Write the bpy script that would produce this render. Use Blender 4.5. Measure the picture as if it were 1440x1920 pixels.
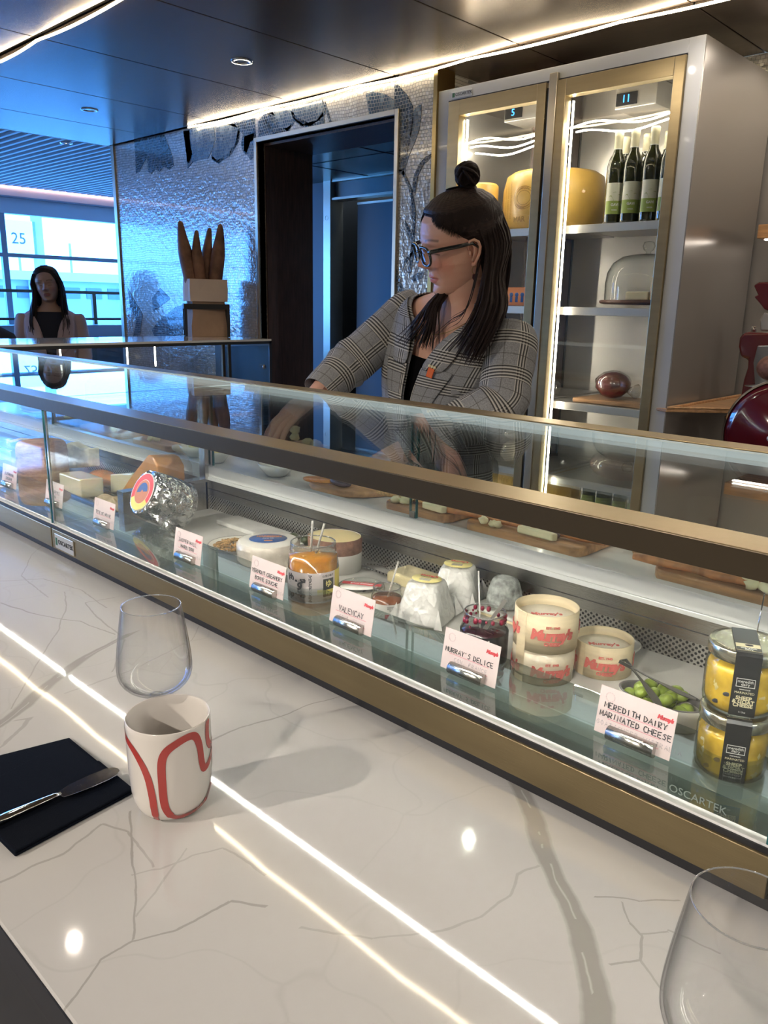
import bpy, bmesh, math, random
import numpy as np
from mathutils import Vector as V, Matrix
for o in list(bpy.data.objects): bpy.data.objects.remove(o)
S = bpy.context.scene
COL = S.collection
PI = math.pi
random.seed(7)
# ---------------------------------------------------------------- camera
ROT = Matrix(((0.72069522, -0.18910123, 0.66696261), (0.69299203, 0.17016598, -0.70057518), (0.01898528, 0.96710096, 0.25368345)))
EYE = V((0, 0, .52)); FPX = 1483.0
cd = bpy.data.cameras.new('camera'); cam = bpy.data.objects.new('camera', cd); COL.objects.link(cam)
cam.matrix_world = Matrix.Translation(EYE) @ ROT.to_4x4()
cd.sensor_fit = 'VERTICAL'; cd.sensor_height = 36; cd.lens = FPX/1920*36; cd.clip_start = .02; cd.clip_end = 400
S.camera = cam
def _ray(px, py): return ROT @ V((px-720, -(py-960), -FPX))
def at_z(px, py, z): d = _ray(px, py); return EYE + d*((z-EYE.z)/d.z)
def at_y(px, py, y): d = _ray(px, py); return EYE + d*((y-EYE.y)/d.y)
def at_x(px, py, x): d = _ray(px, py); return EYE + d*((x-EYE.x)/d.x)
# ---------------------------------------------------------------- world, colour, render behaviour
w = bpy.data.worlds.new('overcast_sky'); S.world = w; w.use_nodes = True
bg = w.node_tree.nodes['Background']; bg.inputs[0].default_value = (.62, .80, 1, 1); bg.inputs[1].default_value = 19.0
S.view_settings.view_transform = 'Standard'; S.view_settings.look = 'None'
S.view_settings.exposure = 0.0; S.view_settings.gamma = 1.0; S.view_settings.use_curve_mapping = False
cy = S.cycles
cy.use_denoising = True; cy.max_bounces = 10; cy.diffuse_bounces = 4; cy.glossy_bounces = 6; cy.transmission_bounces = 8
cy.transparent_max_bounces = 40; cy.caustics_reflective = False; cy.caustics_refractive = False; cy.sample_clamp_indirect = 6
def area(name, loc, sx, sy, power, color, rot=(0,0,0), spread=180):
    l = bpy.data.lights.new(name, 'AREA'); l.shape = 'RECTANGLE'; l.size = sx; l.size_y = sy; l.energy = power; l.color = color; l.spread = math.radians(spread)
    o = bpy.data.objects.new(name, l); o.location = loc; o.rotation_euler = rot; COL.objects.link(o); return o
# daylight enters through the window wall; the portal only guides sampling
po = area('window_portal', (-8.9, 2.6, .55), 9.2, 1.75, 1, (1,1,1), (PI/2, 0, -PI/2)); po.data.cycles.is_portal = True
DAY = (.10, .42, 1.0)
# ---------------------------------------------------------------- materials
def nodes(m): return m.node_tree.nodes, m.node_tree.links
def mat(name, col=(.8,.8,.8), rough=.5, metal=0, spec=.5, coat=0, bump=0, bscale=50, var=0, vscale=5, emit=None, estr=0, alpha=1, trans=0, sss=0, detail=4, stretch=None):
    m = bpy.data.materials.new(name); m.use_nodes = True; N, L = nodes(m); b = N['Principled BSDF']
    b.inputs['Base Color'].default_value = (*col, 1); b.inputs['Roughness'].default_value = rough; b.inputs['Metallic'].default_value = metal
    b.inputs['Specular IOR Level'].default_value = spec; b.inputs['Coat Weight'].default_value = coat; b.inputs['Coat Roughness'].default_value = .05
    b.inputs['Alpha'].default_value = alpha; b.inputs['Transmission Weight'].default_value = trans
    if sss:
        b.inputs['Subsurface Weight'].default_value = sss; b.inputs['Subsurface Radius'].default_value = (1,.35,.2); b.inputs['Subsurface Scale'].default_value = .012
    if emit: b.inputs['Emission Color'].default_value = (*emit, 1); b.inputs['Emission Strength'].default_value = estr
    if bump or var:
        tc = N.new('ShaderNodeTexCoord'); src = tc.outputs['Object']
        if stretch:
            mp = N.new('ShaderNodeMapping'); mp.inputs['Scale'].default_value = stretch; L.new(src, mp.inputs[0]); src = mp.outputs[0]
    if var:
        n = N.new('ShaderNodeTexNoise'); n.inputs['Scale'].default_value = vscale; n.inputs['Detail'].default_value = detail; L.new(src, n.inputs['Vector'])
        r = N.new('ShaderNodeValToRGB'); L.new(n.outputs[0], r.inputs[0])
        r.color_ramp.elements[0].position = .3; r.color_ramp.elements[1].position = .7
        r.color_ramp.elements[0].color = (*[max(0, c*(1-var)) for c in col], 1); r.color_ramp.elements[1].color = (*[min(1, c*(1+var)) for c in col], 1)
        L.new(r.outputs[0], b.inputs['Base Color'])
    if bump:
        n = N.new('ShaderNodeTexNoise'); n.inputs['Scale'].default_value = bscale; n.inputs['Detail'].default_value = detail; L.new(src, n.inputs['Vector'])
        bp = N.new('ShaderNodeBump'); bp.inputs['Strength'].default_value = 1; bp.inputs['Distance'].default_value = bump; L.new(n.outputs[0], bp.inputs['Height']); L.new(bp.outputs[0], b.inputs['Normal'])
    return m
def pane_mat(name, tint=(.93,.97,.96), refl=1.0, rough=0, ior=1.5, base=0.0):
    """thin sheet glass: tinted see-through plus a Fresnel reflection"""
    m = bpy.data.materials.new(name); m.use_nodes = True; N, L = nodes(m); N.remove(N['Principled BSDF']); out = N['Material Output']
    t = N.new('ShaderNodeBsdfTransparent'); t.inputs[0].default_value = (*tint, 1)
    g = N.new('ShaderNodeBsdfGlossy'); g.inputs['Roughness'].default_value = rough; g.inputs[0].default_value = (refl, refl, refl, 1)
    lw = N.new('ShaderNodeLayerWeight'); lw.inputs[0].default_value = .5
    r0 = ((ior-1)/(ior+1))**2
    src = math_(N, L, 'MULTIPLY_ADD', math_(N, L, 'POWER', lw.outputs['Facing'], 5), 1-r0, r0)
    if base:
        mm = N.new('ShaderNodeMath'); mm.operation = 'ADD'; mm.use_clamp = True; L.new(src, mm.inputs[0]); mm.inputs[1].default_value = base; src = mm.outputs[0]
    x = N.new('ShaderNodeMixShader'); L.new(src, x.inputs[0]); L.new(t.outputs[0], x.inputs[1]); L.new(g.outputs[0], x.inputs[2]); L.new(x.outputs[0], out.inputs[0])
    return m
def emis(name, col, s):
    m = bpy.data.materials.new(name); m.use_nodes = True; N, L = nodes(m); N.remove(N['Principled BSDF'])
    e = N.new('ShaderNodeEmission'); e.inputs[0].default_value = (*col, 1); e.inputs[1].default_value = s; L.new(e.outputs[0], N['Material Output'].inputs[0]); return m
def glass_mat(name, col=(1,1,1), rough=0, ior=1.45):
    m = bpy.data.materials.new(name); m.use_nodes = True; N, L = nodes(m); N.remove(N['Principled BSDF']); out = N['Material Output']
    g = N.new('ShaderNodeBsdfGlass'); g.inputs[0].default_value = (*col, 1); g.inputs['Roughness'].default_value = rough; g.inputs['IOR'].default_value = ior
    L.new(g.outputs[0], out.inputs[0]); return m
def ramp(N, L, src, stops):
    r = N.new('ShaderNodeValToRGB'); e = r.color_ramp.elements
    while len(e) < len(stops): e.new(.5)
    for i, (p, c) in enumerate(stops): e[i].position = p; e[i].color = (*c, 1)
    L.new(src, r.inputs[0]); return r
def math_(N, L, op, a, b=None, c=None, clamp=False):
    n = N.new('ShaderNodeMath'); n.operation = op; n.use_clamp = clamp
    for i, v in enumerate((a, b, c)):
        if v is None: continue
        if isinstance(v, (int, float)): n.inputs[i].default_value = v
        else: L.new(v, n.inputs[i])
    return n.outputs[0]
M = {}
M['brass'] = mat('brushed_brass', (.38,.30,.17), .34, 1, bump=.0002, bscale=60, stretch=(1,1,12), var=.06, vscale=4)
M['bronze_dark'] = mat('dark_bronze', (.085,.068,.045), .38, .85, bump=.0002, bscale=60)
M['black_rubber'] = mat('black_gasket', (.012,.012,.014), .5)
M['plinth'] = mat('navy_plinth', (.015,.02,.03), .35)
M['steel'] = mat('brushed_steel', (.62,.60,.57), .24, 1, bump=.00025, bscale=90, stretch=(.6,.6,14), var=.05)
M['steel_dark'] = mat('darker_steel', (.34,.34,.34), .3, 1, bump=.0002, bscale=80)  # darker grey than the brushed steel
M['chrome'] = mat('polished_steel', (.8,.8,.8), .07, 1)
M['white_metal'] = mat('white_enamel', (.72,.73,.73), .25, coat=.3)
M['white_frame'] = mat('white_satin_laminate', (.50,.51,.52), .3, coat=.2)
M['pale_plastic'] = mat('pale_plastic', (.78,.78,.76), .35)
M['glass_clear'] = pane_mat('clear_case_glass', (.965,.985,.98))
M['glass_top'] = pane_mat('case_top_glass', (.90,.95,.94), ior=1.6)
M['glass_shelf'] = pane_mat('mirror_tinted_shelf_glass', (.74,.80,.79), ior=1.7, base=.09)
M['glass_edge'] = mat('green_glass_edge', (.03,.17,.17), .15, trans=.3, coat=.5)
M['window_glass'] = pane_mat('blue_tinted_window_glass', (.34,.635,.985))
M['led'] = emis('warm_led_strip', (1,.82,.55), 30)
M['led_case'] = emis('white_led_strip', (1,.93,.84), 14)
M['led_front'] = emis('case_front_led', (1,.93,.84), 135)
M['rear_glow'] = emis('glowing_rear_band', (.93,1,1), .85)  # glow added to the pale rear band to brighten the case interior
M['led_fridge'] = emis('fridge_led_strip', (1,.88,.70), 45)
M['fridge_steel'] = mat('bright_fridge_steel', (.74,.72,.69), .30, .75, bump=.0002, bscale=60, stretch=(14,.6,.6))
M['black'] = mat('matt_black', (.01,.01,.011), .45)
M['white_ceramic'] = mat('white_ceramic', (.74,.73,.70), .18, coat=.5)
M['paper_white'] = mat('white_paper', (.82,.80,.77), .7)
# ---------------------------------------------------------------- mesh helpers
class MB:
    def __init__(s): s.v = []; s.f = []; s.sm = []; s.uv = {}
    def add(s, vs, fs, smooth=False, uvs=None):
        o = len(s.v); s.v += [tuple(p) for p in vs]
        for i, f in enumerate(fs):
            s.f.append(tuple(k+o for k in f)); s.sm.append(smooth)
            if uvs is not None: s.uv[len(s.f)-1] = uvs[i]
        return s
    def box(s, x0, x1, y0, y1, z0, z1, mtx=None):
        vs = [V((x, y, z)) for x in (x0, x1) for y in (y0, y1) for z in (z0, z1)]
        if mtx: vs = [mtx @ p for p in vs]
        return s.add(vs, [(0,1,3,2),(4,6,7,5),(0,4,5,1),(2,3,7,6),(0,2,6,4),(1,5,7,3)])
    def bar(s, a, b, wd, ht, up=V((0,0,1))):
        a, b = V(a), V(b); d = (b-a).normalized(); u = d.cross(up)
        if u.length < 1e-4: u = d.cross(V((0,1,0)))
        u.normalize(); n = u.cross(d)
        vs = [p + u*wd*i/2 + n*ht*j/2 for p in (a, b) for i, j in ((-1,-1),(1,-1),(1,1),(-1,1))]
        return s.add(vs, [(0,1,2,3),(7,6,5,4),(0,4,5,1),(1,5,6,2),(2,6,7,3),(3,7,4,0)])
    def loft(s, rings, cap=True, smooth=True, closed=True, uv=False):
        n = len(rings[0]); vs = [p for r in rings for p in r]; fs = []; uvs = []
        m = n if closed else n-1
        for i in range(len(rings)-1):
            for j in range(m):
                k = (j+1) % n
                fs.append((i*n+j, i*n+k, (i+1)*n+k, (i+1)*n+j))
                uvs.append(((j/m, i/(len(rings)-1)), ((j+1)/m, i/(len(rings)-1)), ((j+1)/m, (i+1)/(len(rings)-1)), (j/m, (i+1)/(len(rings)-1))))
        s.add(vs, fs, smooth, uvs if uv else None)
        if cap and closed:
            o = len(s.v)-len(vs)
            s.f.append(tuple(o+j for j in range(n))[::-1]); s.sm.append(False)
            s.f.append(tuple(o+(len(rings)-1)*n+j for j in range(n))); s.sm.append(False)
        return s
    def tube(s, pts, r, n=10, cap=True, flat=1.0, smooth=True, uv=False, up=None):
        pts = [V(p) for p in pts]; rs = r if isinstance(r, (list, tuple)) else [r]*len(pts)
        rings = []; ref = V(up) if up else None
        for i, p in enumerate(pts):
            d = (pts[min(i+1, len(pts)-1)] - pts[max(i-1, 0)])
            d = d.normalized() if d.length > 1e-9 else V((0,0,1))
            if ref is None: ref = V((0,0,1)) if abs(d.z) < .9 else V((1,0,0))
            u = d.cross(ref); u = u.normalized() if u.length > 1e-6 else V((1,0,0)); nn = u.cross(d).normalized(); ref = nn
            rings.append([p + u*math.cos(2*PI*k/n)*rs[i] + nn*math.sin(2*PI*k/n)*rs[i]*flat for k in range(n)])
        return s.loft(rings, cap, smooth, True, uv)
    def lathe(s, prof, c=(0,0,0), n=32, smooth=True, cap=False, a0=0, a1=2*PI, mtx=None, sx=1, sy=1, uv=False):
        c = V(c); full = abs(a1-a0-2*PI) < 1e-6; m = n if full else n+1
        rings = []
        for r, z in prof:
            ring = [V((r*sx*math.cos(a0+(a1-a0)*k/n), r*sy*math.sin(a0+(a1-a0)*k/n), z)) for k in range(m)]
            rings.append([(mtx @ p if mtx else p)+c for p in ring])
        return s.loft(rings, cap, smooth, full, uv)
    def disc(s, c, r, n=24, nrm=(0,0,1), z=0):
        q = V(nrm).to_track_quat('Z', 'Y'); vs = [V(c)+q @ V((r*math.cos(2*PI*k/n), r*math.sin(2*PI*k/n), 0)) for k in range(n)]
        return s.add(vs, [tuple(range(n))])
    def prism(s, poly, off):
        n = len(poly); off = V(off); vs = [V(p) for p in poly]+[V(p)+off for p in poly]
        return s.add(vs, [tuple(range(n))[::-1], tuple(range(n, 2*n))]+[(i, (i+1) % n, n+(i+1) % n, n+i) for i in range(n)])
    def ball(s, c, r, n=12, m=8, sc=(1,1,1), mtx=None, jit=0):
        rings = []
        for i in range(1, m):
            t = PI*i/m; rings.append([V((r*sc[0]*math.sin(t)*math.cos(2*PI*k/n), r*sc[1]*math.sin(t)*math.sin(2*PI*k/n), -r*sc[2]*math.cos(t)))*(1+random.uniform(-jit, jit)) for k in range(n)])
        rings = [[(mtx @ p if mtx else p)+V(c) for p in g] for g in rings]
        return s.loft(rings, True, True)
    def build(s, name, m, parent=None, local=False, bevel=0, seg=2, sub=0, kind=None, autosmooth=False, label=None):
        me = bpy.data.meshes.new(name); me.from_pydata(s.v, [], s.f); me.update()
        if parent is not None and not local and parent.name in ROOTS: me.transform(ROOTS[parent.name].inverted())
        for p, q in zip(me.polygons, s.sm): p.use_smooth = q
        if s.uv:
            ul = me.uv_layers.new(name='UVMap')
            for fi, uvs in s.uv.items():
                for li, uvp in zip(me.polygons[fi].loop_indices, uvs): ul.data[li].uv = uvp
        bm = bmesh.new(); bm.from_mesh(me); bmesh.ops.recalc_face_normals(bm, faces=bm.faces); bm.to_mesh(me); bm.free()
        me.materials.append(M[m] if isinstance(m, str) else m)
        o = bpy.data.objects.new(name, me); COL.objects.link(o)
        if parent is not None:
            o.parent = parent
            if parent.name in ROOTS: ROOTS[o.name] = ROOTS[parent.name]
        if bevel:
            b = o.modifiers.new('b', 'BEVEL'); b.width = bevel; b.segments = seg; b.limit_method = 'ANGLE'; b.angle_limit = .6
        if sub:
            b = o.modifiers.new('s', 'SUBSURF'); b.levels = sub; b.render_levels = sub
        if kind: o['kind'] = kind
        if label: o['label'] = label
        return o
ROOTS = {}
def thing(name, label, cat, loc=(0,0,0), rz=0, group=None, rot=None):
    o = bpy.data.objects.new(name, None); COL.objects.link(o); o.location = loc; o.rotation_euler = rot if rot else (0, 0, rz)
    o.empty_display_size = .02
    o['label'] = label; o['category'] = cat
    if group: o['group'] = group
    ROOTS[o.name] = Matrix.Translation(V(loc)) @ o.rotation_euler.to_matrix().to_4x4()
    return o
def tag(o, label, cat, group=None):
    o['label'] = label; o['category'] = cat
    if group: o['group'] = group
    return o
def struct(o, label=None):
    o['kind'] = 'structure'
    if label: o['label'] = label
    return o
def copy_tree(root, loc, label, rz=None, group=None, scale=None):
    def cp(o, par):
        c = o.copy(); COL.objects.link(c); c.parent = par
        for ch in o.children: cp(ch, c)
        return c
    c = cp(root, None); c.location = loc
    if rz is not None: c.rotation_euler = (0, 0, rz)
    if scale: c.scale = (scale,)*3
    c['label'] = label
    if group: c['group'] = group
    return c
def text(name, s, size, m, parent, mtx, depth=.0003, bold=0, shear=0, align='CENTER', space=1, kind=None, warp=None, line=1):
    """built-in lettering as a thin mesh; mtx places its x/y plane (in the parent's frame)"""
    cu = bpy.data.curves.new(name, 'FONT'); cu.body = s; cu.size = size; cu.extrude = depth; cu.offset = bold; cu.shear = shear
    cu.align_x = align; cu.align_y = 'CENTER'; cu.space_character = space; cu.space_line = line; cu.resolution_u = 3
    t = bpy.data.objects.new('t', cu); COL.objects.link(t); dg = bpy.context.evaluated_depsgraph_get(); dg.update()
    me = bpy.data.meshes.new_from_object(t.evaluated_get(dg)); bpy.data.objects.remove(t)
    if warp:
        for v in me.vertices: v.co = warp(v.co)
    me.transform(mtx); me.materials.clear(); me.materials.append(M[m] if isinstance(m, str) else m)
    o = bpy.data.objects.new(name, me); COL.objects.link(o); o.parent = parent
    return o
def frame_mtx(o, x, y):
    x = V(x).normalized(); y = V(y); z = x.cross(y).normalized(); y = z.cross(x)
    return Matrix.Translation(V(o)) @ Matrix((x, y, z)).transposed().to_4x4()
def inroot(p, mtx): return ROOTS[p.name].inverted() @ mtx
# ================================================================ SETTING
ZC = 1.459; ZF = -.92; YW = 2.72
def marble():
    m = mat('veined_white_quartz', (.50,.49,.475), .045, coat=.0, spec=.7); N, L = nodes(m); b = N['Principled BSDF']
    geo = N.new('ShaderNodeNewGeometry'); sp = N.new('ShaderNodeSeparateXYZ')
    def noise(sc, det=4, dim=None):
        n = N.new('ShaderNodeTexNoise'); n.inputs['Scale'].default_value = sc; n.inputs['Detail'].default_value = det; L.new(geo.outputs['Position'], n.inputs['Vector']); return n.outputs[0]
    L.new(geo.outputs['Position'], sp.inputs[0])
    jag = math_(N, L, 'MULTIPLY', math_(N, L, 'SUBTRACT', noise(28, 6), .5), .022)
    wob = math_(N, L, 'MULTIPLY', math_(N, L, 'SUBTRACT', noise(7, 3), .5), .03)
    total = None
    def vein(axis, pix, wd, strength, w2=.0, soft=.35, jg=1.0, core=False):
        nonlocal total
        pts = sorted([(p.x, p.y) if axis == 'x' else (p.y, p.x) for p in (at_z(*q, 0) for q in pix)])
        u0, u1 = pts[0][0], pts[-1][0]; vs = [q[1] for q in pts]; v0, v1 = min(vs)-.001, max(vs)+.001
        U = sp.outputs['X' if axis == 'x' else 'Y']; Vv = sp.outputs['Y' if axis == 'x' else 'X']
        t = math_(N, L, 'DIVIDE', math_(N, L, 'SUBTRACT', U, u0), u1-u0)
        fc = N.new('ShaderNodeFloatCurve'); c = fc.mapping.curves[0]
        while len(c.points) < len(pts): c.points.new(.5, .5)
        for i, (u, v) in enumerate(pts): c.points[i].location = ((u-u0)/(u1-u0), (v-v0)/(v1-v0)); c.points[i].handle_type = 'AUTO_CLAMPED' if core else 'VECTOR'
        fc.mapping.update(); L.new(t, fc.inputs['Value'])
        f = math_(N, L, 'MULTIPLY_ADD', fc.outputs[0], v1-v0, v0)
        d = math_(N, L, 'ADD', math_(N, L, 'SUBTRACT', Vv, f), math_(N, L, 'MULTIPLY', jag, jg))
        a = math_(N, L, 'ABSOLUTE', d)
        wv = math_(N, L, 'MULTIPLY', noise(9, 2), 2*wd) if not core else wd
        k = math_(N, L, 'SUBTRACT', 1, math_(N, L, 'DIVIDE', a, wv), clamp=True)
        k = math_(N, L, 'DIVIDE', k, soft, clamp=True)
        if core:   # pale broken core and darker rims in the wide band
            rim = math_(N, L, 'MULTIPLY', math_(N, L, 'GREATER_THAN', a, math_(N, L, 'MULTIPLY', wv, .86)), .20)
            d2 = math_(N, L, 'ABSOLUTE', math_(N, L, 'ADD', d, wob))
            cr = math_(N, L, 'SUBTRACT', 1, math_(N, L, 'DIVIDE', d2, wd*.13), clamp=True)
            k = math_(N, L, 'SUBTRACT', math_(N, L, 'MULTIPLY', k, math_(N, L, 'ADD', .85, rim)), math_(N, L, 'MULTIPLY', math_(N, L, 'MULTIPLY', cr, math_(N, L, 'GREATER_THAN', noise(22, 2), .5)), .7), clamp=True)
        inr = math_(N, L, 'MULTIPLY', math_(N, L, 'GREATER_THAN', t, 0.0), math_(N, L, 'LESS_THAN', t, 1.0))
        k = math_(N, L, 'MULTIPLY', math_(N, L, 'MULTIPLY', k, inr), strength)
        total = k if total is None else math_(N, L, 'MAXIMUM', total, k)
    vein('y', [(955,1440),(1000,1530),(1020,1600),(1060,1680),(1090,1750),(1110,1830),(1122,1920),(1128,2050)], .0175, .85, core=True, jg=.5)
    vein('x', [(250,1185),(222,1200),(167,1228),(117,1263),(74,1298),(39,1329),(-60,1400)], .018, .7, core=True, jg=.7)
    vein('x', [(60,1345),(30,1350),(10,1395),(-30,1420)], .006, .4)
    th = .0019
    for ax, px, s in [
        ('x', [(395,1388),(450,1365),(520,1345),(590,1318),(660,1300),(720,1290)], .55),
        ('y', [(245,1520),(248,1600),(255,1680),(250,1762)], .6),
        ('x', [(115,1900),(190,1800),(250,1765),(330,1745),(430,1690),(500,1700)], .6),
        ('x', [(245,1640),(300,1630),(360,1605),(420,1590),(500,1640)], .4),
        ('x', [(350,1590),(300,1660),(255,1720)], .35),
        ('x', [(1115,1680),(1150,1682),(1200,1690),(1275,1688)], .55),
        ('y', [(1165,1690),(1180,1730),(1205,1755),(1200,1800),(1145,1810)], .5),
        ('x', [(1200,1752),(1250,1745),(1300,1765),(1350,1790)], .45),
        ('x', [(1010,1622),(970,1640),(955,1680),(900,1720),(830,1745),(700,1760),(560,1740)], .35),
        ('x', [(0,1130),(60,1150),(100,1158),(150,1165),(215,1190)], .5),
        ('y', [(215,1120),(160,1130),(180,1155),(235,1200),(210,1260)], .45),
        ('y', [(120,1110),(125,1135),(110,1180),(60,1260),(20,1330)], .4),
        ('x', [(380,1160),(360,1200),(240,1260),(120,1300)], .3),
        ('x', [(0,1655),(60,1625),(120,1600),(190,1545),(240,1560),(290,1625)], .5),
        ('x', [(0,1090),(80,1085),(150,1105),(200,1140)], .4),
        ('y', [(105,1000),(60,1040),(40,1080),(90,1120)], .35),
        ('y', [(1200,1800),(1245,1860),(1260,1930)], .4)]:
        W_ = [at_z(*q, 0) for q in px]; runs = []
        for i in range(len(px)-1):      # group the path into runs that are functions of x or of y
            d = W_[i+1]-W_[i]; a_ = 'x' if abs(d.x) > abs(d.y) else 'y'; sg = (d.x if a_ == 'x' else d.y) > 0
            if runs and runs[-1][0] == (a_, sg): runs[-1][1].append(px[i+1])
            else: runs.append([(a_, sg), [px[i], px[i+1]]])
        for (a_, sg), q_ in runs: vein(a_, q_, th*.85, s*1.0, jg=.4)
    vo = N.new('ShaderNodeTexVoronoi'); vo.feature = 'DISTANCE_TO_EDGE'; vo.inputs['Scale'].default_value = 4.2
    nz = N.new('ShaderNodeTexNoise'); nz.inputs['Scale'].default_value = 6; L.new(geo.outputs['Position'], nz.inputs['Vector'])
    mx = N.new('ShaderNodeVectorMath'); mx.operation = 'MULTIPLY_ADD'; L.new(nz.outputs['Color'], mx.inputs[0]); mx.inputs[1].default_value = (.25,.25,.25); L.new(geo.outputs['Position'], mx.inputs[2]); L.new(mx.outputs[0], vo.inputs['Vector'])
    k = math_(N, L, 'MULTIPLY', math_(N, L, 'SUBTRACT', 1, math_(N, L, 'DIVIDE', vo.outputs['Distance'], .012), clamp=True), math_(N, L, 'MULTIPLY', noise(3, 1), .22))
    total = math_(N, L, 'MAXIMUM', total, k)
    mix = N.new('ShaderNodeMix'); mix.data_type = 'RGBA'; L.new(total, mix.inputs[0]); mix.inputs[6].default_value = (.50,.49,.475,1); mix.inputs[7].default_value = (.25,.24,.215,1)
    L.new(mix.outputs[2], b.inputs['Base Color']); return m
M['marble'] = marble()
def mosaic(name, cols, rough=.22, sc=1, streak=0):
    m = mat(name, (.5,.5,.5), rough, metal=(.30 if not streak else .0), coat=.5); N, L = nodes(m); b = N['Principled BSDF']
    geo = N.new('ShaderNodeNewGeometry'); mp = N.new('ShaderNodeMapping'); mp.inputs['Rotation'].default_value = (PI/2, 0, 0); mp.inputs['Scale'].default_value = (1,1,1)
    L.new(geo.outputs['Position'], mp.inputs[0])
    nz = N.new('ShaderNodeTexNoise'); nz.inputs['Scale'].default_value = 6; L.new(mp.outputs[0], nz.inputs['Vector'])
    va = N.new('ShaderNodeVectorMath'); va.operation = 'MULTIPLY_ADD'; L.new(nz.outputs['Color'], va.inputs[0]); va.inputs[1].default_value = (.03,.03,0); L.new(mp.outputs[0], va.inputs[2])
    br = N.new('ShaderNodeTexBrick'); br.inputs['Scale'].default_value = 1; br.inputs['Brick Width'].default_value = .017; br.inputs['Row Height'].default_value = .014; br.inputs['Mortar Size'].default_value = .0011
    br.inputs['Color1'].default_value = (0,0,0,1); br.inputs['Color2'].default_value = (1,1,1,1); br.inputs['Mortar'].default_value = (.1,.1,.1,1); br.offset = .37; br.inputs['Bias'].default_value = 0
    L.new(va.outputs[0], br.inputs['Vector'])
    r = ramp(N, L, br.outputs['Color'], [(0, cols[0]), (.5, cols[1]), (1, cols[2])])
    last = r.outputs[0]
    if streak:
        n2 = N.new('ShaderNodeTexNoise'); n2.inputs['Scale'].default_value = 9; n2.inputs['Detail'].default_value = 5; mp2 = N.new('ShaderNodeMapping'); mp2.inputs['Scale'].default_value = (3, 3, .7)
        L.new(geo.outputs['Position'], mp2.inputs[0]); L.new(mp2.outputs[0], n2.inputs['Vector'])
        mx = N.new('ShaderNodeMix'); mx.data_type = 'RGBA'; r2 = ramp(N, L, n2.outputs[0], [(.42, (0,0,0)), (.6, (1,1,1))]); L.new(r2.outputs[0], mx.inputs[0]); L.new(last, mx.inputs[6]); mx.inputs[7].default_value = (*cols[3], 1); last = mx.outputs[2]
    mo = N.new('ShaderNodeMix'); mo.data_type = 'RGBA'; L.new(br.outputs['Fac'], mo.inputs[0]); L.new(last, mo.inputs[6]); mo.inputs[7].default_value = (.25,.25,.25,1)
    L.new(mo.outputs[2], b.inputs['Base Color'])
    bp = N.new('ShaderNodeBump'); bp.inputs['Distance'].default_value = .0012; bp.invert = True; L.new(br.outputs['Fac'], bp.inputs['Height'])
    n3 = N.new('ShaderNodeTexNoise'); n3.inputs['Scale'].default_value = 45; L.new(geo.outputs['Position'], n3.inputs['Vector'])
    bp2 = N.new('ShaderNodeBump'); bp2.inputs['Distance'].default_value = .003; L.new(n3.outputs[0], bp2.inputs['Height']); L.new(bp.outputs[0], bp2.inputs['Normal']); L.new(bp2.outputs[0], b.inputs['Normal'])
    return m
M['mosaic'] = mosaic('pale_stone_mosaic', [(.44,.41,.36), (.52,.49,.44), (.60,.57,.52)])
M['mosaic_blue'] = mosaic('dark_blue_mosaic', [(.008,.02,.045), (.02,.045,.08), (.07,.11,.16), (.01,.02,.04)], streak=1)
M['mosaic_mid'] = mosaic('grey_blue_mosaic', [(.035,.065,.10), (.08,.125,.17), (.18,.23,.28), (.025,.05,.09)], streak=1)
M['ceil'] = mat('bronze_ceiling_panel', (.20,.155,.125), .27, .75, bump=.00015, bscale=10, stretch=(1,6,1), detail=1, var=.08, vscale=6)
M['ceil_dark'] = mat('ceiling_void', (.012,.010,.009), .8)
M['wood_dark'] = mat('dark_stained_oak', (.060,.034,.026), .42, var=.35, vscale=14, stretch=(6,6,.6))
M['champagne'] = mat('champagne_metal_trim', (.50,.45,.36), .3, .9)
M['gold_trim'] = mat('gold_edge_trim', (.45,.33,.14), .28, 1)
M['door_grey'] = mat('blue_grey_laminate', (.22,.24,.27), .5)
M['teal_panel'] = mat('pale_teal_panel', (.42,.50,.50), .4)
M['slat'] = mat('grey_ceiling_slat', (.48,.48,.49), .45)
M['hall_paint'] = mat('hall_paint', (.78,.78,.79), .5)
M['mullion'] = mat('window_mullion', (.33,.36,.40), .4, .3)
M['floor'] = mat('grey_stone_floor', (.26,.25,.24), .28, var=.15, vscale=3)
M['wall_paint'] = mat('warm_taupe_paint', (.20,.17,.145), .6)
M['niche'] = mat('satin_steel_cladding', (.36,.34,.32), .30, .55, bump=.0002, bscale=50)
M['side_panel'] = mat('cabinet_side_cladding', (.36,.335,.31), .2, .5)
# floor, outer walls
struct(MB().box(-9, 2.6, -3.2, 9.2, ZF-.1, ZF).build('floor', 'floor'))
struct(MB().box(-9, 2.6, -3.35, -3.2, ZF, 1.8).build('wall_front', 'wall_paint'))
struct(MB().box(2.6, 2.75, -3.2, 9.2, ZF, 1.8).build('wall_right', 'wall_paint'))
struct(MB().box(-9, -4.3, 9.2, 9.35, ZF, 1.9).build('wall_hall_end', 'hall_paint'))
# mosaic wall with the passage opening
DX0, DX1, DZ = -3.535, -2.562, 1.312
wb = MB(); wb.box(-5.01, DX0, YW, 3.08, ZF, ZC); wb.box(DX1, -2.345, YW, 3.08, ZF, ZC); wb.box(DX0, DX1, YW, 3.08, DZ, ZC)
wall_back = struct(wb.build('wall_back', 'mosaic'), 'mosaic tiled wall with blue flowers')
struct(MB().box(-2.345, -1.25, 3.36, 3.46, ZF, ZC).build('wall_back_alcove', 'mosaic'))
struct(MB().box(-1.25, 2.6, 3.36, 3.46, ZF, ZC).build('wall_back_niche', 'niche'))
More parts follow.
